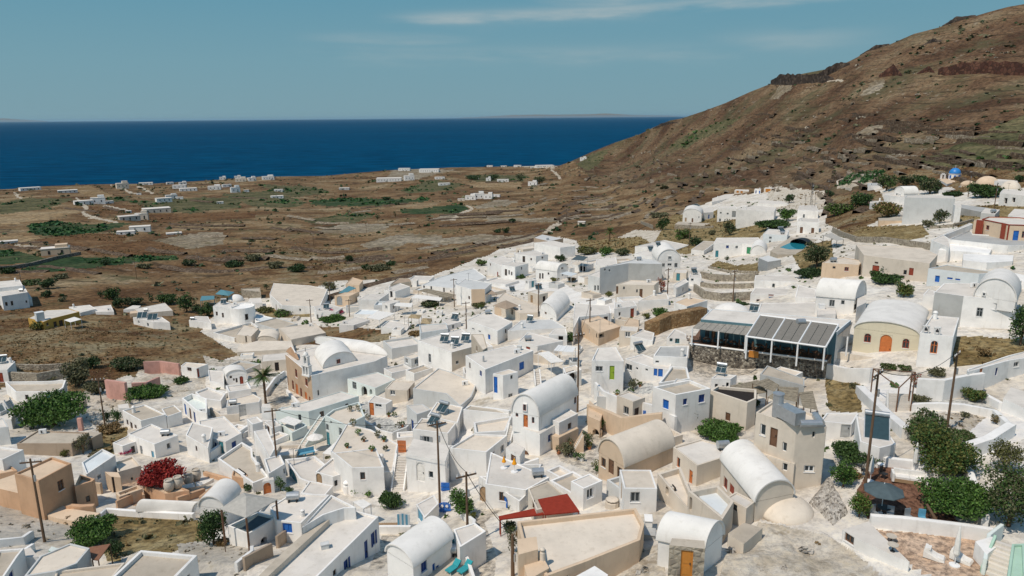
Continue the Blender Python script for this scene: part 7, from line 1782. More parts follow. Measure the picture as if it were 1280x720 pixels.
T(620, 480, 3); Chim('round cream chimney at the left end of the big cream roof', 174, 658, 22, 46, 'C'); Box('roof_hut', 'small white hut with a dark opening on the big cream roof', 'hut', 570, 552, 26, 1.0, 50, 'W'); Box('planter_box', 'grey planter at the right end of the big cream roof', 'planter', 565, 575, 56, 1.0, 22, 'G')
Chim('wide cream chimney drum by the narrow cream house', 435, 462, 50, 36, 'C')
T(820, 480, 3); Chim('black bent flue pipe on the long vault', 312, 402, 8, 40, 'iron'); Chim('stubby stone pillar at the edge of the rubble plot', 320, 605, 34, 40, 'C')
T(500, 340, 4.5); Box('fan_unit', 'fan unit on the edge of the big white cube', 'fan unit', 672, 438, 22, .5, 22, 'E'); Chim('thin flue on the big white cube roof', 470, 505, 8, 36, 'metal')
T(1024, 288); Box('fan_unit', 'air conditioner outside the cream white vault', 'air conditioner', 1152, 445, 50, .4, 34, 'white'); Box('fan_unit', 'air conditioner by the two window vault', 'air conditioner', 15, 490, 30, .5, 26, 'white')
T(0, 0, 1)
for x, y, lb in ((1157, 419, 'left small bell on the chapel annex parapet'), (1171, 421, 'right small bell on the chapel annex parapet')):
    p = SP(x, y-2); root = thing('roof_bell', lb, 'bell', p); mb = MB(); mb.box(p+[-.3, 0, .45], (.12, .2, .9)).box(p+[.3, 0, .45], (.12, .2, .9)).box(p+[0, 0, .95], (.8, .22, .14)).build('frame', 'W', root); MB().lathe(p+[0, 0, .4], [(.2, 0), (.15, .2), (.05, .4)], 8).build('bell', 'iron', root)
    
# walls
T(0, 576)
Wl('slanted ochre lane wall with a broad top, left foreground', '-90,210 0,222 120,262 250,316 420,372 585,398', .75, 1.9, 'O'); Wl('ochre curved wall end at the dry grass plot', '430,345 520,350 600,345', 1.3, .5, 'P')
Wl('white low wall round the dry grass plot', '585,405 670,335 900,352 1215,368', .7, .4, 'W'); Wl('ochre parapet along the clay jar terrace', '735,310 890,240 905,270', 1.1, .25, 'P'); Wl('red ochre step wall right of the jars', '1110,270 1280,212', .8, .4, 'P')
Wl('ochre court wall beside the gatehouse', '585,200 640,205', 1.3, .3, 'O'); Wl('white planter wall in the bottom left corner', '-40,545 150,525 205,485', .8, .35, 'W'); Wl('white stair parapet at the bottom left', '40,740 125,620 215,560', .7, .3, 'W')
T(256, 576)
Wl('brown faced terrace wall behind the tan roof strip', '455,550 602,440', 1.2, .25, 'N'); Wl('brown faced terrace wall at the stone court', '250,690 422,595', 1.2, .25, 'N'); Wl('white wall edging the stone court', '200,700 300,620 300,590', .9, .3, 'W'); Wl('low white wall right of the wooden deck', '1092,455 1290,455', .8, .3, 'W')
Wl('ochre terrace wall below the doorway room', '-20,275 60,210 165,160', 1.0, .35, 'P'); Wl('ochre step wall at the white vault', '0,90 160,135', .5, .4, 'P')
T(256, 432)
Wl('long white diagonal lane wall left of the skylight block', '30,720 180,610 335,500', 1.2, .45, 'W'); Wl('white curved wall behind the palm', '380,320 440,235 500,190', 1.1, .4, 'W'); Wl('white lane wall at the foot of the ochre church', '515,300 590,385', .8, .4, 'W')
Wl('round white yard wall at the left lane', '40,430 110,480 220,470', 1.2, .3, 'C'); Wl('white wall of the left vault yard', '-20,340 90,345 150,320', .9, .35, 'W'); Wl('white garden wall behind the left vault', '0,300 110,310 200,330', .8, .3, 'W')
Wl('curved white courtyard wall with potted plants', '885,460 990,500 1100,570 1180,590', 1.0, .3, 'W'); Wl('pale grey terrace wall at the orange gate', '1180,590 1260,560 1300,520', 1.2, .3, 'E')
T(512, 432)
Wl('white parapet of the long narrow stairs', '560,720 620,560 655,470', 1.4, .25, 'W'); Wl('white back wall of the yard with cream band', '335,470 480,455 630,480', 1.6, .4, 'W'); Wl('cream inner wall of the roofless yard', '400,590 610,575', 1.6, .4, 'C')
T(768, 432); Wl('tall white garden wall with blue gates, above the tan courtyard', '-120,330 -70,390 20,430 235,485 380,565', 2.3, .35, 'W')
T(420, 480, 3); Wl('white wall at the foot of the terrace house, saffron side', '640,385 700,330 760,310', 1.0, .3, 'W'); Wl('white kerb along the bottom lane', '470,500 520,540 500,600', .8, .3, 'W')
T(768, 288)
Wl('upper curved dry stone terrace wall', '540,295 600,310 700,318 895,312', 1.5, .5, 'S'); Wl('middle curved dry stone terrace wall', '540,350 620,362 740,362 872,358', 1.0, .5, 'S'); Wl('lower curved dry stone terrace wall', '500,380 560,425 660,442 860,432', 1.6, .5, 'S'); Wl('thin stone kerb of the dry terrace', '590,235 700,262 900,268', .5, .5, 'S')
Wl('brown dry wall bank above the small white house', '190,675 260,650 330,615 450,592 552,572', 2.6, 1.6, 'B')
T(1024, 200); Wl('long dry stone wall below the brown field', '85,450 140,478 230,512 400,516 560,540 705,562', 1.3, .5, 'S'); Wl('curved white kerb wall of the terraced vineyard', '400,100 200,98 110,142 118,178 200,188', .9, .5, 'C'); Wl('stone wall beside the white lane to the pink house', '690,430 830,420 960,385', .7, .5, 'S')
T(0, 432); Wl('upper stone retaining wall behind the beige roof deck', '85,150 250,155 440,145', 1.2, .5, 'S'); Wl('lower stone retaining wall behind the beige roof deck', '55,225 240,235 400,205', 2.0, .6, 'S')
Wl('pink ruined wall beside the tiny white house', '905,178 1010,172 1128,190', 2.6, .4, 'K'); Wl('pale pink ruined gable left of the green creeper', '676,325 740,335 800,345', 3.4, .5, 'K'); Wl('broken pink wall above the green creeper', '832,305 920,300 1000,265', 2.2, .5, 'K'); Wl('low pink wall stump by the dark pole', '495,530 522,530', 2.0, .4, 'K')
T(0, 200); Wl('dark stone field wall left of the peach farmhouse', '-60,690 80,682 200,662 350,622 500,592', 1.5, 1.2, 'D')
T(1020, 480, 3)
Wl('white wall between brick patio and terracotta terrace', '200,535 330,545 570,575 660,590', 1.0, .45, 'W'); pass
Wl('white wall behind the patio sofa', '250,305 370,320 470,350', .8, .5, 'W'); Wl('round white wall right of the olive tree', '560,330 590,420 630,540', 1.0, .5, 'W'); Wl('rim wall of the mint corner stairs', '625,715 640,620 690,580', 1.2, .25, 'A')
T(1024, 432)
Wl('white retaining wall below the yellow chapel', '45,195 160,225 320,232', 1.8, .5, 'W'); Wl('long white lane wall with orange shutters', '600,335 760,345 920,312 1010,300', 2.4, .5, 'W'); Wl('curved low white wall round the pebble plot', '570,408 740,402 900,412 1090,450 1190,545', .8, .5, 'W'); Wl('broad white wall descending on the right', '1190,560 1050,650 930,690', 1.2, .8, 'W')
Wl('white slanting wall left of the metal frame', '250,300 330,380 430,480 545,580', 1.0, .9, 'W'); Wl('round white lane wall at the right edge', '1030,345 1130,400 1300,440', .8, .5, 'W')
T(768, 200); Wl('stone bank wall of the double vault yard', '378,425 520,432 620,425', 1.0, .5, 'S'); Wl('grey stone wall left of the dark bush', '165,400 240,428', 1.6, .4, 'S')
T(820, 480, 3)
q = [on_ground(*P2(x, y)) for x, y in ((560, 445), (665, 548), (738, 490), (645, 325))]; root = thing('stone_mound', 'steep grey stone covered mound below the beige block', 'mound', q[0])
c = np.mean(q, axis=0); vs = []; fs = []; n = 28
for k in range(7):
    u = k/6
    for i in range(n):
        t = i/n*4; a = q[int(t) % 4]; b_ = q[(int(t)+1) % 4]; e = a+(b_-a)*(t-int(t)); r = e+(c-e)*u; vs.append((r[0], r[1], r[2]-.4+.9*min(1, u*2.6)+RNG.uniform(-.12, .12)))
for k in range(6):
    for i in range(n): fs.append((k*n+i, k*n+(i+1) % n, (k+1)*n+(i+1) % n, (k+1)*n+i))
fs.append(tuple(6*n+i for i in range(n))); mk('rubble', vs, fs, 'SL', root)
# hanging washing, deck
T(256, 576)
p = SP(1150, 420); o = MB().box(p+[0, 0, .1], (2.0, 1.2, .12), .1); [o.box(p+[-.9+.22*k, 0, .18], (.18, 1.2, .05), .1) for k in range(9)]; tag(o.build('wooden_deck', 'deck'), 'small brown wooden deck by the striped cloth', 'deck')
p = SP(1245, 415); root = thing('washing', 'pale blue striped cloth hung up right of the wooden deck', 'cloth', p); s = mpp(p)/5
for k in range(6): MB().box(p+[(-.5+k*.2), .1*math.sin(k), 45*s], (.19, .03, 80*s), .2).build('stripe', 'U' if k % 2 else 'sky', root)

# potted plants on the terraces
def pots(lab, grp, pts):
    for p_ in PL(pts):
        p = surf(*p_); r = RNG.uniform(.16, .26); root = thing('potted_plant', lab, 'potted plant', p, grp); MB().lathe(p, [(r*.7, 0), (r, r*1.5), (r*1.1, r*1.6), (r*.9, r*1.6)], 8).build('pot', RNG.choice(['terracotta', 'white', 'clay']), root)
        Vq, Qq = leafcloud([(p+[0, 0, r*2.6], (r*1.9, r*1.9, r*1.7))], 70, .12); mk_np('leaves', Vq, Qq, RNG.choice(['leaf', 'leafb', 'leafo', 'leafy']), root)
T(256, 432); pots('potted plant on the wide pot terrace left of the cream stairs', 'pots on the wide pot terrace', '930,505 995,600 1080,575 1120,600 1045,660 1130,660 960,560 890,640'); pots('potted plant in the mint roof garden or its grey courtyard', 'pots in the mint roof garden and courtyard', '910,412 955,412 990,425 790,405 1020,462 1090,520 1210,520 1235,510 1150,445 1185,450')
T(420, 480, 3); pots('potted plant by the white walls under the dark green bush', 'pots by the dark green bush', '75,420 90,415 105,418 122,425 285,375 290,392 505,520 515,508')
T(620, 480, 3); pots('potted plant along the tan courtyard steps', 'pots along the tan courtyard steps', '235,262 262,250 300,285 322,290 278,235 375,318 380,335 350,245'); pots('potted plant round the stone planter court', 'pots round the stone planter court', '470,20 505,40 540,10 455,45')
T(768, 432); pots('potted plant on the railed dark terrace', 'pots on the railed dark terrace', '640,345 690,352 760,375 800,390 850,385 700,362')
T(512, 288); pots('potted plant on the shaded terraces of the upper row', 'pots on the upper row terraces', '400,480 440,490 100,480 160,495 560,300 720,270 1070,350')
# ---- trees, bushes, flowers
T(0, 432)
Tr('large dark green fig tree at the left', 335, 545, 390, 215, 'leaf', mat2='leafb', trunk=.12)
Tr('grey olive thorn bush behind the fig tree', 490, 272, 175, 170, 'leafo', 'shrub', 'bush', .05); Tr('dark bush above the grey olive thorn bush', 575, 150, 110, 75, 'leafd', 'shrub', 'bush', .05)
Tr('wide grey green bush left of the pink wall', 800, 168, 190, 90, 'leafd', 'shrub', 'bush', .05, mat2='leafo'); Tr('dry olive bush at the foot of the rock face', 600, 320, 130, 100, 'leafo', 'shrub', 'bush', .05)
Tr('dark green bush behind the solar heater house', 990, 525, 165, 95, 'leafd', 'shrub', 'bush', .1, mat2='leaf'); Tr('small green bush by the tiny white house', 1135, 245, 95, 55, 'leaf', 'shrub', 'bush', .05)
Tr('green creeper on the pink ruin steps', 930, 345, 230, 100, 'leafb', 'creeper', 'creeper', .02, mat2='leaf'); Tr('tall green creeper end against the pink gable', 812, 375, 56, 100, 'leafb', 'creeper', 'creeper', .02); Tr('dark green shrub right of the pole', 735, 490, 70, 90, 'leaf', 'shrub', 'bush', .05); Tr('dark green shrub left of the pole', 665, 490, 60, 90, 'leafd', 'shrub', 'bush', .05)
Tr('round grey green shrub on the stone terrace', 325, 225, 50, 32, 'leafo', 'shrub', 'bush', .0); Tr('magenta bougainvillea beside the white porch', 790, 690, 80, 46, 'flpink', 'bougainvillea', 'bougainvillea', .1, surf_=False); Tr('bare straggly bush against the tan cement house', 520, 690, 100, 130, 'leafo', 'shrub', 'bush', .1, dens=.5)
Tr('dry yellow bush right of the tan annex', 690, 560, 130, 70, 'leafx', 'shrub', 'bush', .0); Tr('pale bush in front of the tan cement wall', 405, 700, 60, 50, 'leafy', 'shrub', 'bush', .0)
T(0, 576)
Tr('big red bougainvillea above the clay jars', 1040, 150, 265, 150, 'flred', 'bougainvillea', 'bougainvillea', .05, mat2='flred', at=SP(1010, 140))
Tr('bright green bush tree beside the rusty lean-to', 590, 545, 270, 165, 'leafb', 'tree', 'tree', .1, mat2='leaf'); Tr('dark shaded bush right of the bright green bush tree', 725, 620, 110, 110, 'leafd', 'shrub', 'bush', .05)
Tr('small brown plant on the lane wall', 235, 335, 56, 30, 'leafx', 'shrub', 'bush', .0); Tr('brown plant at the end of the gravel lot', 440, 400, 60, 50, 'leafx', 'shrub', 'bush', .0); Tr('green weeds in the bottom left planter', 40, 540, 90, 36, 'leafo', 'shrub', 'bush', .0)
T(256, 576)
Tr('dense dark green tree left of the grey pavilion', 55, 560, 190, 240, 'leafd', mat2='leaf', trunk=.1); Tr('dark green bush below the cream stairs', 1165, 325, 185, 130, 'leaf', 'shrub', 'bush', .08, mat2='leafd'); Tr('green climbing bush at the pole foot', 475, 200, 66, 110, 'leaf', 'shrub', 'bush', .05, mat2='leafb'); Tr('low green bush right of the pole foot', 525, 205, 60, 46, 'leaf', 'shrub', 'bush', .0); Tr('dark plant at the white vault', 280, 200, 80, 60, 'leafd', 'shrub', 'bush', .0); Tr('brown dry bush under the dark green tree', 105, 545, 90, 60, 'leafx', 'shrub', 'bush', .0); Tr('spiky plant right of the wooden deck', 1255, 490, 70, 40, 'leafy', 'shrub', 'bush', .0)
T(512, 576)
Tr('green tree behind the bottom centre pole', 330, 400, 175, 215, 'leaf', mat2='leafb', trunk=.15); Tr('hanging creeper on the peach wall', 615, 450, 100, 100, 'leafo', 'creeper', 'creeper', .0, mat2='leaf', at=SP(625, 440)); Tr('lower creeper beside the vine covered pole', 620, 600, 70, 150, 'leafo', 'creeper', 'creeper', .0, at=SP(640, 570)); Tr('green pot bush on the stepped peach blocks', 690, 590, 44, 40, 'leaf', 'potted_bush', 'bush', .2, at=SP(690, 590)); Tr('dry reddish bush at the corner of the big cream roof', 680, 470, 70, 50, 'leafx', 'shrub', 'bush', .0, at=SP(690, 475))
T(620, 480, 3); Tr('green climber on the arched courtyard wall', 385, 190, 50, 70, 'leaf', 'creeper', 'creeper', .1); Tr('cactus bank beside the tan courtyard steps', 340, 250, 50, 70, 'leafo', 'cactus', 'cactus', .0, mat2='leaf'); Tr('dry spiky bush at the tan courtyard foot', 270, 280, 60, 60, 'leafo', 'shrub', 'bush', .0); Tr('straw bush above the tall white garden wall', 405, 18, 50, 36, 'leafx', 'shrub', 'bush', .1)
T(768, 432); Tr('bright green vine over the cream yard', 655, 615, 300, 140, 'leafb', 'vine', 'vine', .1, mat2='leaf'); Tr('tall bare brown plant in front of the white cube house', 490, 520, 90, 150, 'leafo', 'shrub', 'bush', .0, dens=.35); Tr('potted shrub on the round stone planter', 115, 290, 80, 90, 'leafo', 'shrub', 'bush', .1, dens=.6); Tr('dark plants on the railed terrace', 860, 370, 120, 70, 'leafd', 'shrub', 'bush', .0, at=SP(860, 375)); Tr('plants hanging from the terrace edge', 650, 350, 60, 36, 'leaf', 'shrub', 'bush', .0, at=SP(655, 345))
Tr('straw bush left of the blue chair court', 0, 250, 70, 45, 'leafx', 'shrub', 'bush', .0)
T(1020, 480, 3)
Tr('flowering oleander hedge along the patio top', 155, 312, 200, 100, 'leaf', 'hedge', 'hedge', .05, mat2='leafd'); Tr('long oleander hedge down the patio left side, upper part', 100, 400, 90, 110, 'leaf', 'hedge', 'hedge', .05, mat2='leafb'); Tr('long oleander hedge down the patio left side, lower part', 160, 512, 80, 110, 'leafb', 'hedge', 'hedge', .05, mat2='leafy')
Tr('tall prickly pear clump behind the patio', 412, 240, 150, 130, 'leaf', 'prickly_pear', 'cactus', .0, mat2='leafo'); Tr('big round olive green tree behind the white sofa', 475, 360, 215, 170, 'leafy', mat2='leaf', trunk=.0); Tr('spreading olive tree with a slanting trunk over the patio', 515, 530, 240, 175, 'leaf', mat2='leafb', trunk=.12); Tr('green prickly pear at the right edge', 720, 560, 175, 220, 'leaf', 'prickly_pear', 'cactus', .0, mat2='leafo'); Tr('tall pale reeds at the right edge', 705, 345, 110, 120, 'leafy', 'reeds', 'reeds', .0, dens=.6, mat2='leafo'); Tr('prickly pear fringe along the pebble plot', 540, 215, 100, 46, 'leafo', 'prickly_pear', 'cactus', .0, mat2='leaf'); Tr('dark brown shade plants in the patio corner', 130, 360, 80, 40, 'leafx', 'shrub', 'bush', .0)
p0 = on_ground(*P2(480, 545)); p1 = at_R(*P2(415, 450), math.hypot(p0[0], p0[1])+.3); tag(MB().bar(p0-[0, 0, .3], p1, .16, 8, .1).build('leaning_trunk', 'wood'), 'leaning bare tree trunk under the spreading olive tree', 'trunk')
T(1024, 432)
Tr('round grey green bush beside the steps', 620, 358, 112, 54, 'leafo', 'shrub', 'bush', .0); Tr('spiky yucca clump on the paved lane', 968, 360, 125, 90, 'leaf', 'yucca', 'yucca', .0, mat2='leafy'); Tr('small grey bush on the pebble plot', 915, 455, 56, 40, 'leafo', 'shrub', 'bush', .0); Tr('round dry bush at the pebble plot rim', 1105, 495, 66, 58, 'leafo', 'shrub', 'bush', .0, mat2='leafx'); Tr('left agave below the yellow chapel', 435, 160, 100, 46, 'leaf', 'agave', 'agave', .0, mat2='leafo'); Tr('right agave below the yellow chapel', 540, 165, 80, 44, 'leaf', 'agave', 'agave', .0, mat2='leafo'); Tr('pink flowering shrub beside the metal frame', 600, 270, 66, 90, 'leafo', 'shrub', 'bush', .1, dens=.6, mat2='flred'); Tr('flower bed shrub below the chapel plinth', 725, 200, 110, 56, 'leafo', 'shrub', 'bush', .0, dens=.7); Tr('orange dry bush in the grass right of the chapel', 1030, 75, 80, 54, 'leafx', 'shrub', 'bush', .0); Tr('dark grass shrub left of the metal frame', 210, 280, 60, 50, 'leafo', 'shrub', 'bush', .0)
T(1024, 288)
Tr('tall dark tree at the right edge', 1255, 730, 150, 250, 'leafd', mat2='leaf', trunk=.05); Tr('dense bush before the beige farmhouse', 405, 340, 180, 75, 'leafd', 'shrub', 'bush', .0, mat2='leaf'); Tr('small tree against the beige farmhouse', 415, 285, 125, 90, 'leafd', mat2='leaf', trunk=.2); Tr('round olive bush below the beige farmhouse', 527, 425, 115, 92, 'leafy', 'shrub', 'bush', .05, mat2='leaf'); Tr('slim bush at the farmhouse wall', 303, 265, 36, 56, 'leaf', 'shrub', 'bush', .1); Tr('bush by the second red door', 608, 275, 60, 58, 'leafo', 'shrub', 'bush', .1)
T(960, 200, 4); Tr('loose olive tree beside the pool', 240, 545, 130, 115, 'leafo', mat2='leafd', trunk=.2); Tr('dark hedge below the pool', 215, 590, 155, 50, 'leafd', 'hedge', 'hedge', .0); Tr('round cactus bush before the blank wall', 858, 320, 72, 62, 'leafd', 'cactus', 'cactus', .0, mat2='leafo'); Tr('grey cactus left of the round cactus bush', 800, 340, 60, 34, 'leafo', 'cactus', 'cactus', .0); Tr('big rust brown dry bush', 595, 292, 130, 85, 'leafx', 'shrub', 'bush', .0, mat2='leafy')
T(1024, 200)
Tr('dark green garden trees below the terraced vineyard', 262, 312, 130, 95, 'leafd', mat2='leaf', trunk=.05, deep=6); Tr('olive green bushes left of the garden trees', 120, 350, 190, 80, 'leafo', 'shrub', 'bush', .0, mat2='leafb'); Tr('green trees right of the terraced vineyard', 420, 190, 130, 95, 'leaf', mat2='leafo', trunk=.05); Tr('bushy palm clump above the barrel chapel', 545, 165, 110, 60, 'leafd', mat2='leafo', trunk=.05); Tr('dark palm clump near the blue dome', 640, 150, 90, 50, 'leafd', mat2='leaf', trunk=.05); Tr('round green tree beside the barrel chapel', 690, 215, 130, 85, 'leafd', mat2='leafo', trunk=.05)
Tr('dark hedge below the tan domes', 1030, 238, 190, 75, 'leafd', 'hedge', 'hedge', .0, mat2='leaf'); Tr('young tree before the tan domes', 955, 200, 50, 60, 'leaf', trunk=.2); Tr('low hedge under the church annex', 830, 235, 110, 36, 'leafd', 'hedge', 'hedge', .0); Tr('bush in front of the open fronted house', 1235, 260, 60, 70, 'leafo', 'shrub', 'bush', .1); Tr('tree on the slope behind the white cone', 1250, 140, 60, 40, 'leafd', trunk=.1); Tr('round tree above the road bend', 65, 235, 60, 45, 'leafd', trunk=.1)
T(768, 200)
Tr('long dark hedge below the blank white building', 990, 438, 230, 70, 'leafd', 'hedge', 'hedge', .0, mat2='leaf'); Tr('green tree over the dark hedge', 1075, 385, 110, 80, 'leaf', trunk=.1, mat2='leafb'); Tr('olive tree left of the blank white building', 718, 478, 92, 100, 'leafo', trunk=.1, mat2='leafd'); Tr('dark bush in the stony garden', 300, 445, 90, 85, 'leafd', 'shrub', 'bush', .0, mat2='leaf'); Tr('green bushes under the stone yard', 430, 500, 110, 70, 'leafo', 'shrub', 'bush', .0, mat2='leafb'); Tr('dark shrub beside the upper pole', 505, 540, 90, 60, 'leafd', 'shrub', 'bush', .0); Tr('small shrub right of the stone yard', 610, 475, 60, 40, 'leafo', 'shrub', 'bush', .0); Tr('red bougainvillea between the white vaults', 562, 360, 46, 50, 'flred', 'bougainvillea', 'bougainvillea', .0); Tr('dark bush left of the white tan house', 50, 605, 105, 56, 'leafd', 'shrub', 'bush', .0, mat2='leafo'); Tr('bushes on the rubble wall by the green door', 740, 560, 70, 60, 'leafo', 'shrub', 'bush', .0, dens=.7); Tr('hedge bushes left of the double vault', 280, 365, 120, 36, 'leafo', 'hedge', 'hedge', .0); Tr('little tree on the dry terrace', 702, 640, 36, 46, 'leafd', trunk=.1); Tr('dark tree on the upper road', 1092, 270, 68, 56, 'leafd', trunk=.05)
T(768, 288); Tr('bright cactus plant in the white yard', 290, 565, 125, 80, 'leaf', 'cactus', 'cactus', .0, mat2='leafb'); Tr('pale yellow shrub left of the cactus plant', 200, 560, 60, 48, 'leafy', 'shrub', 'bush', .0); Tr('pink red bougainvillea by the lane pole', 292, 390, 66, 95, 'flred', 'bougainvillea', 'bougainvillea', .0, mat2='leafx'); Tr('green plants behind the white domes', 800, 472, 90, 26, 'leafd', 'shrub', 'bush', .0)
T(512, 288)
Tr('olive green garden behind the upper row', 1110, 160, 140, 70, 'leafo', 'shrub', 'bush', .0, mat2='leafy'); Tr('green banana like bush behind the upper row', 1230, 160, 100, 70, 'leafb', 'shrub', 'bush', .0, mat2='leaf'); Tr('dark cactus bush between the white cubes', 945, 200, 80, 50, 'leafd', 'cactus', 'cactus', .0); Tr('green shrub at the corner of the upper row', 448, 228, 80, 54, 'leafo', 'shrub', 'bush', .0, mat2='leafb'); Tr('yellow olive bush by the gable', 905, 320, 60, 30, 'leafy', 'shrub', 'bush', .0); Tr('dark courtyard plants under the upper row', 700, 305, 60, 30, 'leaf', 'shrub', 'bush', .0); Tr('brown bush right of the gable', 1015, 325, 66, 34, 'leafx', 'shrub', 'bush', .0); Tr('palm like bush left of the ochre house', 1010, 700, 90, 70, 'leaf', 'shrub', 'bush', .0); Tr('terrace garden under the sail awning', 130, 490, 140, 60, 'leafd', 'shrub', 'bush', .0, mat2='leafo'); Tr('terrace plants before the dark awning', 430, 495, 100, 50, 'leafo', 'shrub', 'bush', .0, mat2='leafy'); Tr('dry hedge at the café terrace edge', 40, 665, 120, 36, 'leafx', 'shrub', 'bush', .0); Tr('yellow bush left of the cream house', 1245, 415, 60, 40, 'leafy', 'shrub', 'bush', .0)
T(256, 288)
Tr('magenta bougainvillea of the far row', 800, 548, 140, 62, 'flpink', 'bougainvillea', 'bougainvillea', .1, mat2='flred'); Tr('green hedge under the bougainvillea', 805, 580, 170, 50, 'leaf', 'hedge', 'hedge', .0, mat2='leafb'); Tr('green shrubs in the walled plot', 480, 545, 110, 50, 'leafb', 'shrub', 'bush', .0, mat2='leafo'); Tr('olive shrubs left in the walled plot', 375, 520, 110, 46, 'leafo', 'shrub', 'bush', .0, mat2='leafy'); Tr('small dark tree behind the white ruin', 385, 375, 42, 46, 'leafd', trunk=.1); Tr('dark trees left of the round tower', 15, 545, 100, 90, 'leafd', trunk=.05, mat2='leaf'); Tr('grey olive bushes behind the peach house', 780, 380, 90, 60, 'leafo', 'shrub', 'bush', .0); Tr('shrub before the round tower house', 245, 582, 66, 28, 'leaf', 'shrub', 'bush', .0); Tr('round grey shrub on the cream platform', 455, 500+200, 20, 14, 'leafo', 'shrub', 'bush', .0)
for x, y, w, h, m_, lb in ((180, 235, 120, 55, 'leafd', 'dark scrub clump in the dry plain, leftmost'), (300, 195, 110, 46, 'leafo', 'olive scrub clump right of the leftmost dark clump'), (575, 270, 120, 60, 'leafd', 'dark green thicket above the white ruin'), (905, 200, 66, 50, 'leafd', 'dark bush beside the pale clearing'), (1010, 250, 70, 40, 'leafd', 'bush below the pale clearing'), (1165, 225, 80, 36, 'leafd', 'bush right of the pale clearing'), (410, 160, 56, 26, 'leafd', 'small dark bush in the brown plain'), (485, 150, 50, 20, 'leafd', 'second small dark bush in the brown plain'), (295, 78, 36, 24, 'leafd', 'tiny dark tree by the field wall'), (440, 245, 110, 50, 'leafo', 'olive scrub bank left of the thicket'), (1100, 262, 180, 50, 'leafo', 'grey olive scrub bank below the clearing')): Tr(lb, x, y, w, h, m_, 'shrub', 'bush', .0)
T(0, 288)
Tr('dark tree in the valley left of the cypress', 705, 440, 95, 75, 'leafd', trunk=.05, mat2='leaf'); Tr('small dark tree left of the valley tree', 630, 430, 40, 46, 'leafd', trunk=.1); Tr('olive thicket right of the valley tree', 830, 475, 120, 60, 'leafo', 'shrub', 'bush', .0, mat2='leafd'); Tr('dark green bush below the valley tree', 740, 490, 80, 70, 'leafd', 'shrub', 'bush', .0); Tr('dark narrow cypress pair', 945, 455, 44, 64, 'leafd', 'cypress', 'cypress', .0); Tr('green tree right of the cypress', 1050, 470, 120, 75, 'leafd', trunk=.05, mat2='leaf'); Tr('tall green tree beside the far row', 1165, 520, 105, 125, 'leaf', trunk=.05, mat2='leafd'); Tr('dark tree left of the teal roof', 1230, 525, 70, 60, 'leafd', trunk=.05)
Tr('round dark tree above the stepped apartment block', 300, 372, 92, 66, 'leafd', trunk=.05); Tr('bush right of the stepped apartment block', 295, 422, 66, 46, 'leafd', 'shrub', 'bush', .0); Tr('round olive bush in the brown slope', 393, 448, 50, 36, 'leafo', 'shrub', 'bush', .0); Tr('green scrub above the apartment block', 195, 345, 110, 36, 'leaf', 'shrub', 'bush', .0, mat2='leafo'); Tr('yellow flowering bush on the mustard house corner', 235, 628, 76, 54, 'leafy', 'shrub', 'bush', .0); Tr('dark vineyard bush by the field edge', 660, 220, 60, 34, 'leafd', 'shrub', 'bush', .0); Tr('dark green bush in the left vineyard corner', 50, 275, 90, 40, 'leafd', 'shrub', 'bush', .0); Tr('scrub bush on the pale track', 385, 305, 80, 30, 'leafo', 'shrub', 'bush', .0); Tr('bush bank at the far field edge', 905, 240, 100, 30, 'leafo', 'shrub', 'bush', .0); Tr('green tree bank near the field pole', 1180, 225, 90, 44, 'leafo', 'shrub', 'bush', .0, mat2='leafd')
T(512, 200); Tr('trees round the white plain houses, left', 400, 128, 110, 36, 'leafd', trunk=.0); Tr('trees round the white plain houses, middle', 520, 130, 90, 44, 'leafd', trunk=.0); Tr('trees round the white plain houses, right', 690, 135, 60, 56, 'leafd', trunk=.0); Tr('dark bushes beside the pale track to the coast', 810, 150, 90, 50, 'leafd', 'shrub', 'bush', .0, mat2='leafo'); Tr('dark bush by the dirt road', 645, 390, 60, 26, 'leafd', 'shrub', 'bush', .0); Tr('dark hedge bushes along the pale field', 605, 460, 60, 40, 'leafd', 'shrub', 'bush', .0); Tr('bush left of the pale field hedge', 550, 458, 60, 30, 'leafd', 'shrub', 'bush', .0)
T(256, 200); Tr('lone dark tree in the brown plain', 1078, 385, 36, 56, 'leafd', trunk=.1); Tr('second lone dark tree in the brown plain', 1190, 365, 26, 46, 'leafd', trunk=.1); Tr('green tree on the vineyard edge', 1135, 252, 70, 24, 'leafd', trunk=.05)

# ---- far houses on the coastal plain
def Far(label, x, y, w, h, mat='W', group=None, win=0, T_=None):
    p = on_ground(*P2(x, y)); s = mpp(p)/TS; ww = w*s; w *= .88; hh = h*s*.72; dd = max(ww*.55, 4.0); a = math.atan2(p[0], p[1]); rz = -a+RNG.uniform(-.25, .25); root = thing('farmhouse', label, 'house', p, group); cz, sz = math.cos(rz), math.sin(rz)
    ex = np.array([cz, sz, 0]); ey = np.array([-sz, cz, 0]); c = p+ey*dd/2
    wb = MB(); wb.obox(c+[0, 0, hh/2-1.0], ex*ww/2, ey*dd/2, (0, 0, hh/2+1.0)); wb.build('wall', mat, root)
    MB().obox(c+[0, 0, hh+.12], ex*(ww/2+.1), ey*(dd/2+.1), (0, 0, .14)).build('roof', 'R', root)
    if h/w > .42 and hh > 3: MB().obox(c+ex*ww*.22+[0, 0, hh+.26+hh*.2], ex*ww*.22, ey*dd*.35, (0, 0, hh*.2)).build('upper_room', mat, root)
    n = win or max(1, int(ww/4.5))
    for k in range(n):
        u = (k+.5)/n*2-1; MB().obox(p+ex*u*ww*.45-ey*.03+[0, 0, hh*.5], ex*.42, ey*.06, (0, 0, min(.8, hh*.24))).build('window', 'dark', root)
T(0, 200)
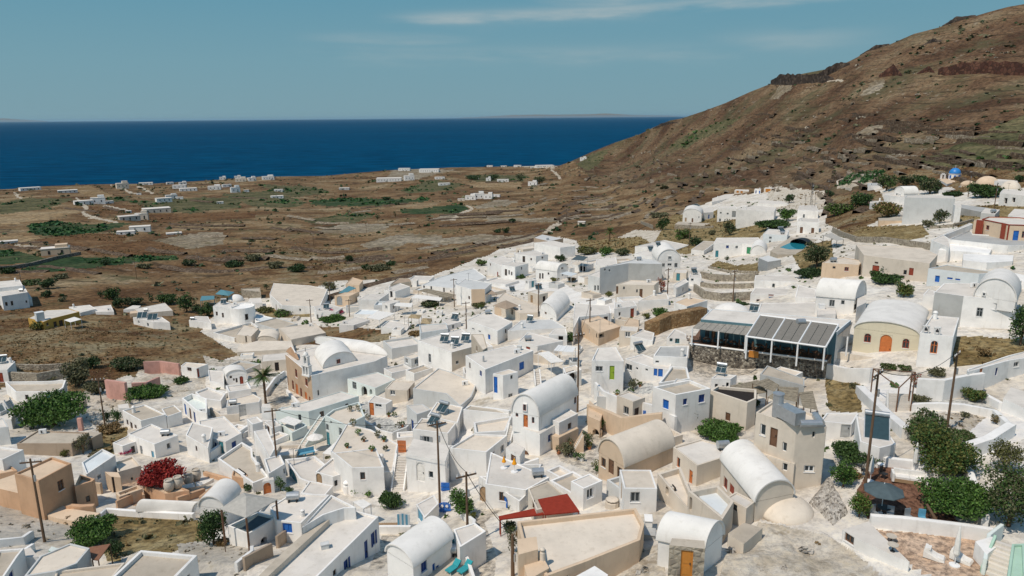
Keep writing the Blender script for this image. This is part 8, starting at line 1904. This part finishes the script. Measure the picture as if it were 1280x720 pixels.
for a in (('peach farmhouse in the left vineyard', 350, 598, 130, 52, 'O'), ('white farmhouse left of the double storey villa', 530, 282, 90, 30, 'W'), ('double storey white villa in the brown field', 615, 275, 70, 44, 'W'), ('white annex right of the double storey villa', 680, 272, 50, 16, 'W'), ('long cream farmhouse with a taller right end', 815, 380, 105, 34, 'C'), ('taller right end of the long cream farmhouse', 885, 374, 66, 46, 'C'), ('cream walled farmhouse behind the long cream one', 985, 334, 140, 36, 'C'), ('white villa half hidden by dark bushes', 875, 448, 105, 36, 'W'), ('low white wing of the bush hidden villa', 785, 466, 90, 20, 'W'), ('low white shed right of the bush hidden villa', 1090, 470, 80, 14, 'W'), ('white house right of the brown field', 1030, 262, 80, 28, 'W'), ('grey white house behind it', 1075, 242, 60, 26, 'E'), ('small shed end at the right field edge', 1120, 245, 40, 14, 'W'), ('long white house by the left coast', 195, 190, 92, 18, 'W'), ('cluster of low white sheds left of the coast track', 425, 206, 90, 18, 'E'), ('cream tower house on the coast track', 770, 178, 60, 38, 'C'), ('white long coast house right of the tower house', 912, 156, 70, 15, 'W'), ('tiny white shed in the coast field', 868, 218, 24, 10, 'W'), ('white coast house left of the long hamlet', 1065, 152, 36, 14, 'W'), ('white hamlet house on the coast, left', 1120, 178, 70, 24, 'W'), ('white hamlet wing on the coast, right', 1180, 196, 90, 22, 'W'), ('tiny blue white hut in the brown field', 808, 332, 26, 16, 'U'), ('white block above the hamlet', 1145, 155, 40, 18, 'W'), ('white wall house at the left edge of the plain', 55, 528, 80, 20, 'E')): Far(*a)
T(256, 200)
for a in (('white coast house above the hamlet, first from left', 113, 124, 36, 20, 'W'), ('white coast house above the hamlet, second from left', 205, 112, 36, 16, 'W'), ('pale coast house below the second one', 225, 136, 60, 26, 'C'), ('white coast cube, third from left', 298, 132, 44, 26, 'W'), ('white coast pair, fourth from left', 398, 124, 66, 26, 'W'), ('white hamlet house at the plain edge', 60, 186, 70, 26, 'W'), ('white low house behind the hamlet', 140, 168, 50, 18, 'W'), ('pale blue cube house in the olive field', 195, 202, 50, 38, 'U'), ('white shed right of the pale blue cube', 262, 198, 28, 12, 'W'), ('white low bunker house with a dark opening', 460, 198, 50, 16, 'E'), ('low white ruin below the bunker house', 455, 240, 70, 18, 'W'), ('tiny white shed in the tan field', 97, 272, 36, 12, 'W'), ('white shore house at the right end of the coast', 1245, 68, 70, 20, 'W'), ('wide white compound on the coast field', 1150, 135, 150, 26, 'W'), ('grey shed left of the wide compound', 870, 186, 60, 14, 'E')): Far(*a)
T(512, 200)
for a in (('bright white compound left of the coast track', 0, 128, 60, 40, 'W'), ('white coastal row, far left', 120, 78, 120, 26, 'W'), ('white shed in the olive field', 220, 158, 70, 16, 'W'), ('white shed near the coast compound', 190, 120, 60, 16, 'W'), ('large white villa with several cubes, left wing', 380, 252, 66, 36, 'W'), ('large white villa with several cubes, tall middle', 435, 244, 66, 44, 'W'), ('large white villa with several cubes, right wing', 490, 246, 56, 40, 'W'), ('low white end of the large villa', 540, 234, 46, 22, 'W'), ('small pale shed left of the large villa', 322, 258, 44, 18, 'C'), ('white house among the dark trees', 492, 132, 30, 26, 'W'), ('white house right among the dark trees', 585, 138, 70, 20, 'W'), ('small white house left among the dark trees', 415, 120, 36, 14, 'W'), ('white cottage by the pale coast track', 768, 160, 56, 30, 'W'), ('white shore house, first on the far coast', 500, 44, 36, 12, 'W'), ('white shore house, second on the far coast', 590, 44, 36, 10, 'W'), ('white shore house, third on the far coast', 672, 44, 44, 14, 'W'), ('white shore house, fourth on the far coast', 770, 50, 30, 10, 'W'), ('long white shore wall house below the hill', 850, 44, 110, 12, 'W'), ('small pale shed by the pole below the hill', 1072, 404, 44, 20, 'C')): Far(*a)
T(0, 0, 1); Far('tiny white chapel on the hill foot by the sea', 729, 200, 8, 4, 'W')
# garden bushes round the plain houses
gl = []
for o in list(bpy.data.objects):
    if o.name.startswith('farmhouse'):
        for k in range(int(RNG.integers(1, 4))):
            q = np.array(o.location)+np.array([RNG.uniform(-9, 9), RNG.uniform(-7, 3), 0]); r = RNG.uniform(.8, 2.0); gl.append(((q[0], q[1], ground(q[0], q[1])+r*.5), (r*1.3, r*1.3, r*.9)))
Vq, Qq = leafcloud(gl, 16*len(gl), .75); stuff(mk_np('garden_bushes', Vq, Qq, 'leafd'))
# parked car
T(768, 200)
p = on_ground(*P2(510, 290)); root = thing('parked_car', 'grey blue pickup parked on the upper track', 'car', p); rz = -.35; c, s = math.cos(rz), math.sin(rz); ex = np.array([c, s, 0]); ey = np.array([-s, c, 0])
MB().obox(p+[0, 0, .65], ex*2.2, ey*.85, (0, 0, .3)).build('body', 'carpaint', root); MB().obox(p+ex*.2+[0, 0, 1.2], ex*.95, ey*.75, (0, 0, .3)).build('cabin', 'carpaint', root); MB().obox(p+ex*.2+[0, 0, 1.22], ex*.97, ey*.77, (0, 0, .18)).build('window', 'glass', root)
for a in (-1.4, 1.4):
    for b in (-1, 1): MB().bar(p+ex*a+ey*b*.75+[0, 0, .34], p+ex*a+ey*b*.95+[0, 0, .34], .34, 12).build('wheel', 'tyre', root)
# ---- the hill: rock ledges and road cut
T(0, 0, 1)
def crag(label, pts, hts, key, t=6, name='rock_ledge', seed=0):
    P = [on_ground(*p) for p in PL(pts)]; rng = np.random.default_rng(seed); vs = []; fs = []; n = 0; rows = 5; Q = []
    for i in range(len(P)-1):
        m_ = 7
        for k in range(m_): Q.append((P[i]+(P[i+1]-P[i])*k/m_, hts[i]+(hts[i+1]-hts[i])*k/m_))
    Q.append((P[-1], hts[-1]))
    for (q, hh) in Q:
        d = q[:2]/np.linalg.norm(q[:2]); jut = rng.uniform(-.9, .9); hh = hh*rng.uniform(.9, 1.1)
        for r in range(rows):
            u = r/(rows-1); off = u*1.2+jut*(.5+.5*math.sin(u*5+jut)); vs.append((q[0]+d[0]*off, q[1]+d[1]*off, q[2]-1.5+(hh+1.5)*u))
        vs.append((q[0]+d[0]*(t+3), q[1]+d[1]*(t+3), ground(q[0], q[1])+hh*.8)); vs.append((q[0]+d[0]*(t+20), q[1]+d[1]*(t+20), ground(q[0], q[1])+.5))
    w_ = rows+2
    for i in range(len(Q)-1):
        for r in range(w_-1): fs.append((i*w_+r, (i+1)*w_+r, (i+1)*w_+r+1, i*w_+r+1))
    tag(mk(name, vs, fs, key), label, 'rock ledge')
crag('dark rock ledge where the ridge steps up', '963,105.5 975,106 990,106 1010,104 1030,103 1042,100', (4, 12, 11, 9, 8, 2), 'rock', 7, seed=1)
crag('dark upper rock ledge rising along the ridge', '1020,101 1034,95 1048,88 1062,81', (6, 9, 8, 2), 'rock', 5, seed=2)
crag('dark red rock cut along the hill road, right', '1172,95 1200,94 1240,93 1290,98', (6, 9, 9, 10), 'redrock', 8, seed=3)
crag('short dark rock cut left of the long road cut', '1146,94 1160,92 1168,93', (2, 6, 2), 'redrock', 4, seed=4)
crag('dark crest rocks near the top of the ridge', '1178,29 1195,26 1220,18', (1, 5, 1), 'rock', 4, seed=5)
crag('small dark outcrop on the ridge shoulder', '1075,67 1095,60 1112,54', (1, 4, 1), 'rock', 3, seed=6)
crag('dark rock patch below the upper ridge', '1150,60 1165,55 1178,52', (1, 5, 1), 'rock', 3, seed=7)
crag('dark knobby rocks on the low ridge above the sea', '815,162 826,158.5 838,155.5 850,153', (1, 5, 4, 1), 'rock', 3, seed=9)
crag('reddish rock face above the hill road', '1098,96 1115,93 1128,95', (1, 9, 1), 'redrock', 4, seed=8)

# low annexes and walled terraces that fill the gaps between the houses
def pin(p, q):
    ins = False; j = len(q)-1
    for i in range(len(q)):
        if (q[i][1] > p[1]) != (q[j][1] > p[1]) and p[0] < (q[j][0]-q[i][0])*(p[1]-q[i][1])/(q[j][1]-q[i][1])+q[i][0]: ins = not ins
        j = i
    return ins
def infill():
    rng = np.random.default_rng(12); base = [b for b in BLD if b['kind'] != 'pt']; ext = [(b, np.mean(np.array(b['xy']), axis=0)) for b in base]; used = set(); n = 0
    core = [(0, 600), (150, 520), (270, 470), (300, 390), (420, 375), (560, 345), (640, 318), (760, 330), (870, 320), (1040, 300), (1100, 340), (1280, 340), (1280, 470), (1040, 470), (1010, 600), (900, 640), (700, 650), (300, 660), (0, 640)]
    keep = [[(-50, 555), (330, 555), (330, 760), (-50, 760)], [(890, 560), (1300, 560), (1300, 760), (890, 760)], [(860, 290), (1210, 290), (1210, 478), (860, 470)], [(120, 440), (262, 440), (275, 505), (120, 525)]]+[r[2] for r in REG if r[0] in ('lane', 'courtyard', 'rubble_plot', 'rubble_yard', 'dry_grass_plot', 'terrace', 'pebble_plot', 'paved_lane', 'dry_slope', 'scrub_slope', 'scrubland', 'brown_field', 'dry_terrace', 'terracotta_court', 'pale_path')]
    bpy.context.view_layer.update()
    for o in bpy.data.objects:
        if o.parent is None and 'category' in o and o['category'] not in ('house', 'wall', 'rock ledge', 'church', 'chapel', 'terrace', 'cable'):
            l = o.location if o.type == 'EMPTY' else o.matrix_world @ Vector(o.bound_box[0])
            if l.y > 5: u_, v_, _ = project(np.array([l.x]), np.array([l.y]), np.array([l.z])); OPX.append((u_[0], v_[0]-2))
    py = 300.0
    while py < 690:
        st = 6.5+(py-300)*.028; px = rng.uniform(0, 12)
        while px < 1280:
            px += st*2.1*rng.uniform(.7, 1.3); y = py+rng.uniform(-st, st)*.4
            if not pin((px, y), core) or any(pin((px, y), k) for k in keep): continue
            p = on_ground(px, y); d = surf(px, y)
            if np.linalg.norm(d-p) > .3: continue
            b, c = min(ext, key=lambda t: np.linalg.norm(t[1]-p[:2])); q = b['xy']; k = int(rng.integers(len(q))); e = np.array(q[(k+1) % len(q)])-np.array(q[k]); e = e/(np.linalg.norm(e)+1e-9); nn = np.array([-e[1], e[0]])
            for sz in (9, 7.5, 6, 4.6, 3.4, 2.3):
                w_ = sz*rng.uniform(.8, 1.2)/2; h_ = sz*rng.uniform(.6, 1.0)/2; cor = [tuple(p[:2]+e*w_*a+nn*h_*bb) for a, bb in ((-1, -1), (1, -1), (1, 1), (-1, 1))]
                test = cor+[tuple(p[:2]+e*w_*a+nn*h_*bb) for a, bb in ((0, -1), (0, 1), (1, 0), (-1, 0), (0, 0))]
                if any(np.linalg.norm(np.array(o['xy'])-p[:2], axis=1).min() < 14 and (any(pin(t, o['xy']) for t in test) or any(pin(t, cor) for t in o['xy'])) for o in BLD): continue
                tall = rng.random() < .4 and sz < 6.5; ht = rng.uniform(1.7, 2.8) if tall else rng.uniform(.5, 1.3)
                bz = [project(np.array([v[0]]), np.array([v[1]]), np.array([ground(*v)+zz])) for v in cor for zz in (0, ht)]; bx0 = min(t[0][0] for t in bz)-2; bx1 = max(t[0][0] for t in bz)+2; by0 = min(t[1][0] for t in bz)-2; by1 = max(t[1][0] for t in bz)+2
                if any(pin((u_, v_), k_) for k_ in keep[2:] for u_ in (bx0+3, (bx0+bx1)/2, bx1-3) for v_ in ((by0+by1)/2, by1-3)): continue
                if any(bx0 < ox < bx1 and by0 < oy < by1 for ox, oy in OPX): continue
                c2 = project(*[np.array([v]) for v in (c[0], c[1], ground(*c))]); rel = ('left of' if px < c2[0][0]-6 else 'right of' if px > c2[0][0]+6 else 'below' if y > c2[1][0] else 'behind'); short = ' '.join(b['label'].split()[:9])
                wk = rng.choice(['W', 'W', 'W', 'E', 'C']); col = {'W': 'white', 'E': 'pale grey', 'C': 'cream'}[wk]
                lab = f"{'small '+col+' annex' if tall else 'low '+col+' terrace'} {rel} {short}"
                while lab.split()[-1] in ('a', 'the', 'with', 'and', 'of', 'one', 'two', 'three', 'its', 'in', 'on', 'at', 'by', 'to', 'under', 'beside', 'behind', 'below', 'long', 'small', 'white', 'brown', 'dark', 'grey', 'blue', 'tan', 'left', 'right', 'above'): lab = ' '.join(lab.split()[:-1])
                if lab in used: break
                used.add(lab); n += 1; zg = max(ground(*v) for v in cor); zt = zg+ht
                BLD.append(dict(kind='flat', label=lab, name='annex' if tall else 'terrace', cat='annex' if tall else 'terrace', xy=cor, mats=[wk]*4, zt=zt, zb=min(ground(*v) for v in cor)-1, w=wk, r=rng.choice(['R', 'R', 'R', 'C', 'T', 'U']) if not tall else rng.choice(['R', 'R', 'C']), par=(.08 if tall else rng.uniform(.25, .6)), group=None, holes=[[] for _ in cor], items=[], rise=0))
                if tall:
                    for i in range(4):
                        e2 = np.array(cor[(i+1) % 4])-np.array(cor[i]); L2 = np.linalg.norm(e2); n2 = np.array([e2[1], -e2[0]])/L2
                        if n2@(-p[:2]) > 0 and L2 > 1.8:
                            u = L2*rng.uniform(.3, .6); dr = rng.random() < .45; BLD[-1]['holes'][i].append((('d' if dr else 'w')+str(rng.choice(list('WKBETHD' if dr else 'WWKE'))), u-.4, u+.4, zg+(.05 if dr else .9), min(zt-.15, zg+1.85)))
                break
        py += st
    print('INFILL', n)
n0_ = len(BLD); infill(); more_openings(BLD[n0_:]); build_all()
# aerials, tanks and flues on the flat roofs
def roof_fittings():
    rng = np.random.default_rng(5); used = set()
    for b in BLD:
        if b['kind'] != 'flat' or b['cat'] != 'house' or area2(b['xy'])/2 < 16 or rng.random() > .55: continue
        q = np.array(b['xy']); c = q.mean(0); k = int(rng.integers(len(q))); p = np.array([*(c+(q[k]-c)*rng.uniform(.45, .7)), b['zt']-b['par']])
        if not pin(p[:2], b['xy']): continue
        t = rng.choice(['aerial', 'tank', 'flue', 'unit']); short = ' '.join(b['label'].split()[:9])
        while short.split()[-1] in ('a', 'the', 'with', 'and', 'of', 'one', 'two', 'three', 'its', 'in', 'on', 'at', 'by', 'under', 'beside', 'behind', 'below', 'long', 'small', 'white', 'brown', 'dark', 'grey', 'blue', 'tan', 'above'): short = ' '.join(short.split()[:-1])
        lb = {'aerial': 'thin television aerial on', 'tank': 'grey water tank on', 'flue': 'white chimney flue on', 'unit': 'boxy air conditioner on'}[t]+' '+short
        if lb in used: continue
        used.add(lb); m = MB()
        if t == 'aerial':
            o = thing('television_aerial', lb, 'aerial', p); m.bar(p, p+[0, 0, 2.2], .03, 5); m.bar(p+[-.5, 0, 2.1], p+[.5, .2, 2.1], .02, 4)
            for u in (-.45, -.2, .1, .35): m.bar(p+[u, -.3, 2.1], p+[u, .35, 2.1], .015, 4)
            m.build('mast', 'iron', o)
        elif t == 'tank': o = thing('water_tank', lb, 'tank', p); m.bar(p+[-.55, 0, .55], p+[.55, .15, .55], .38, 14); m.build('tank_body', 'metal', o); MB().box(p+[-.35, 0, .1], (.1, .6, .25)).build('cradle', 'iron', o); MB().box(p+[.35, .1, .1], (.1, .6, .25)).build('cradle', 'iron', o)
        elif t == 'flue': o = thing('chimney', lb, 'chimney', p); m.lathe(p, [(.28, 0), (.24, .8), (.3, .82), (.3, .92), (.16, 1.1)], 10); m.build('stack', 'W', o)
        else: o = thing('fan_unit', lb, 'air conditioner', p); m.box(p+[0, 0, .35], (.9, .36, .62), .3); m.build('body', 'white', o); MB().bar(p+[-.12, -.17, .36], p+[-.14, -.22, .36], .22, 12).build('fan', 'iron', o)
roof_fittings()
# air
hz = newmat('summer_haze'); N, L = NT(hz.node_tree); pv = N('ShaderNodeVolumePrincipled', Density=0.8e-5); pv.inputs['Color'].default_value = (0.55, 0.82, 1.0, 1); pv.inputs['Anisotropy'].default_value = 0.2
ho = N('ShaderNodeOutputMaterial'); L(pv.outputs[0], ho.inputs['Volume'])
zt_ = max(240.0, float(ZZ.max())+25); stuff(MB().obox((0, 0, (zt_-30)/2), (156000, 0, 0), (0, 156000, 0), (0, 0, (zt_+30)/2)).build('haze', hz))
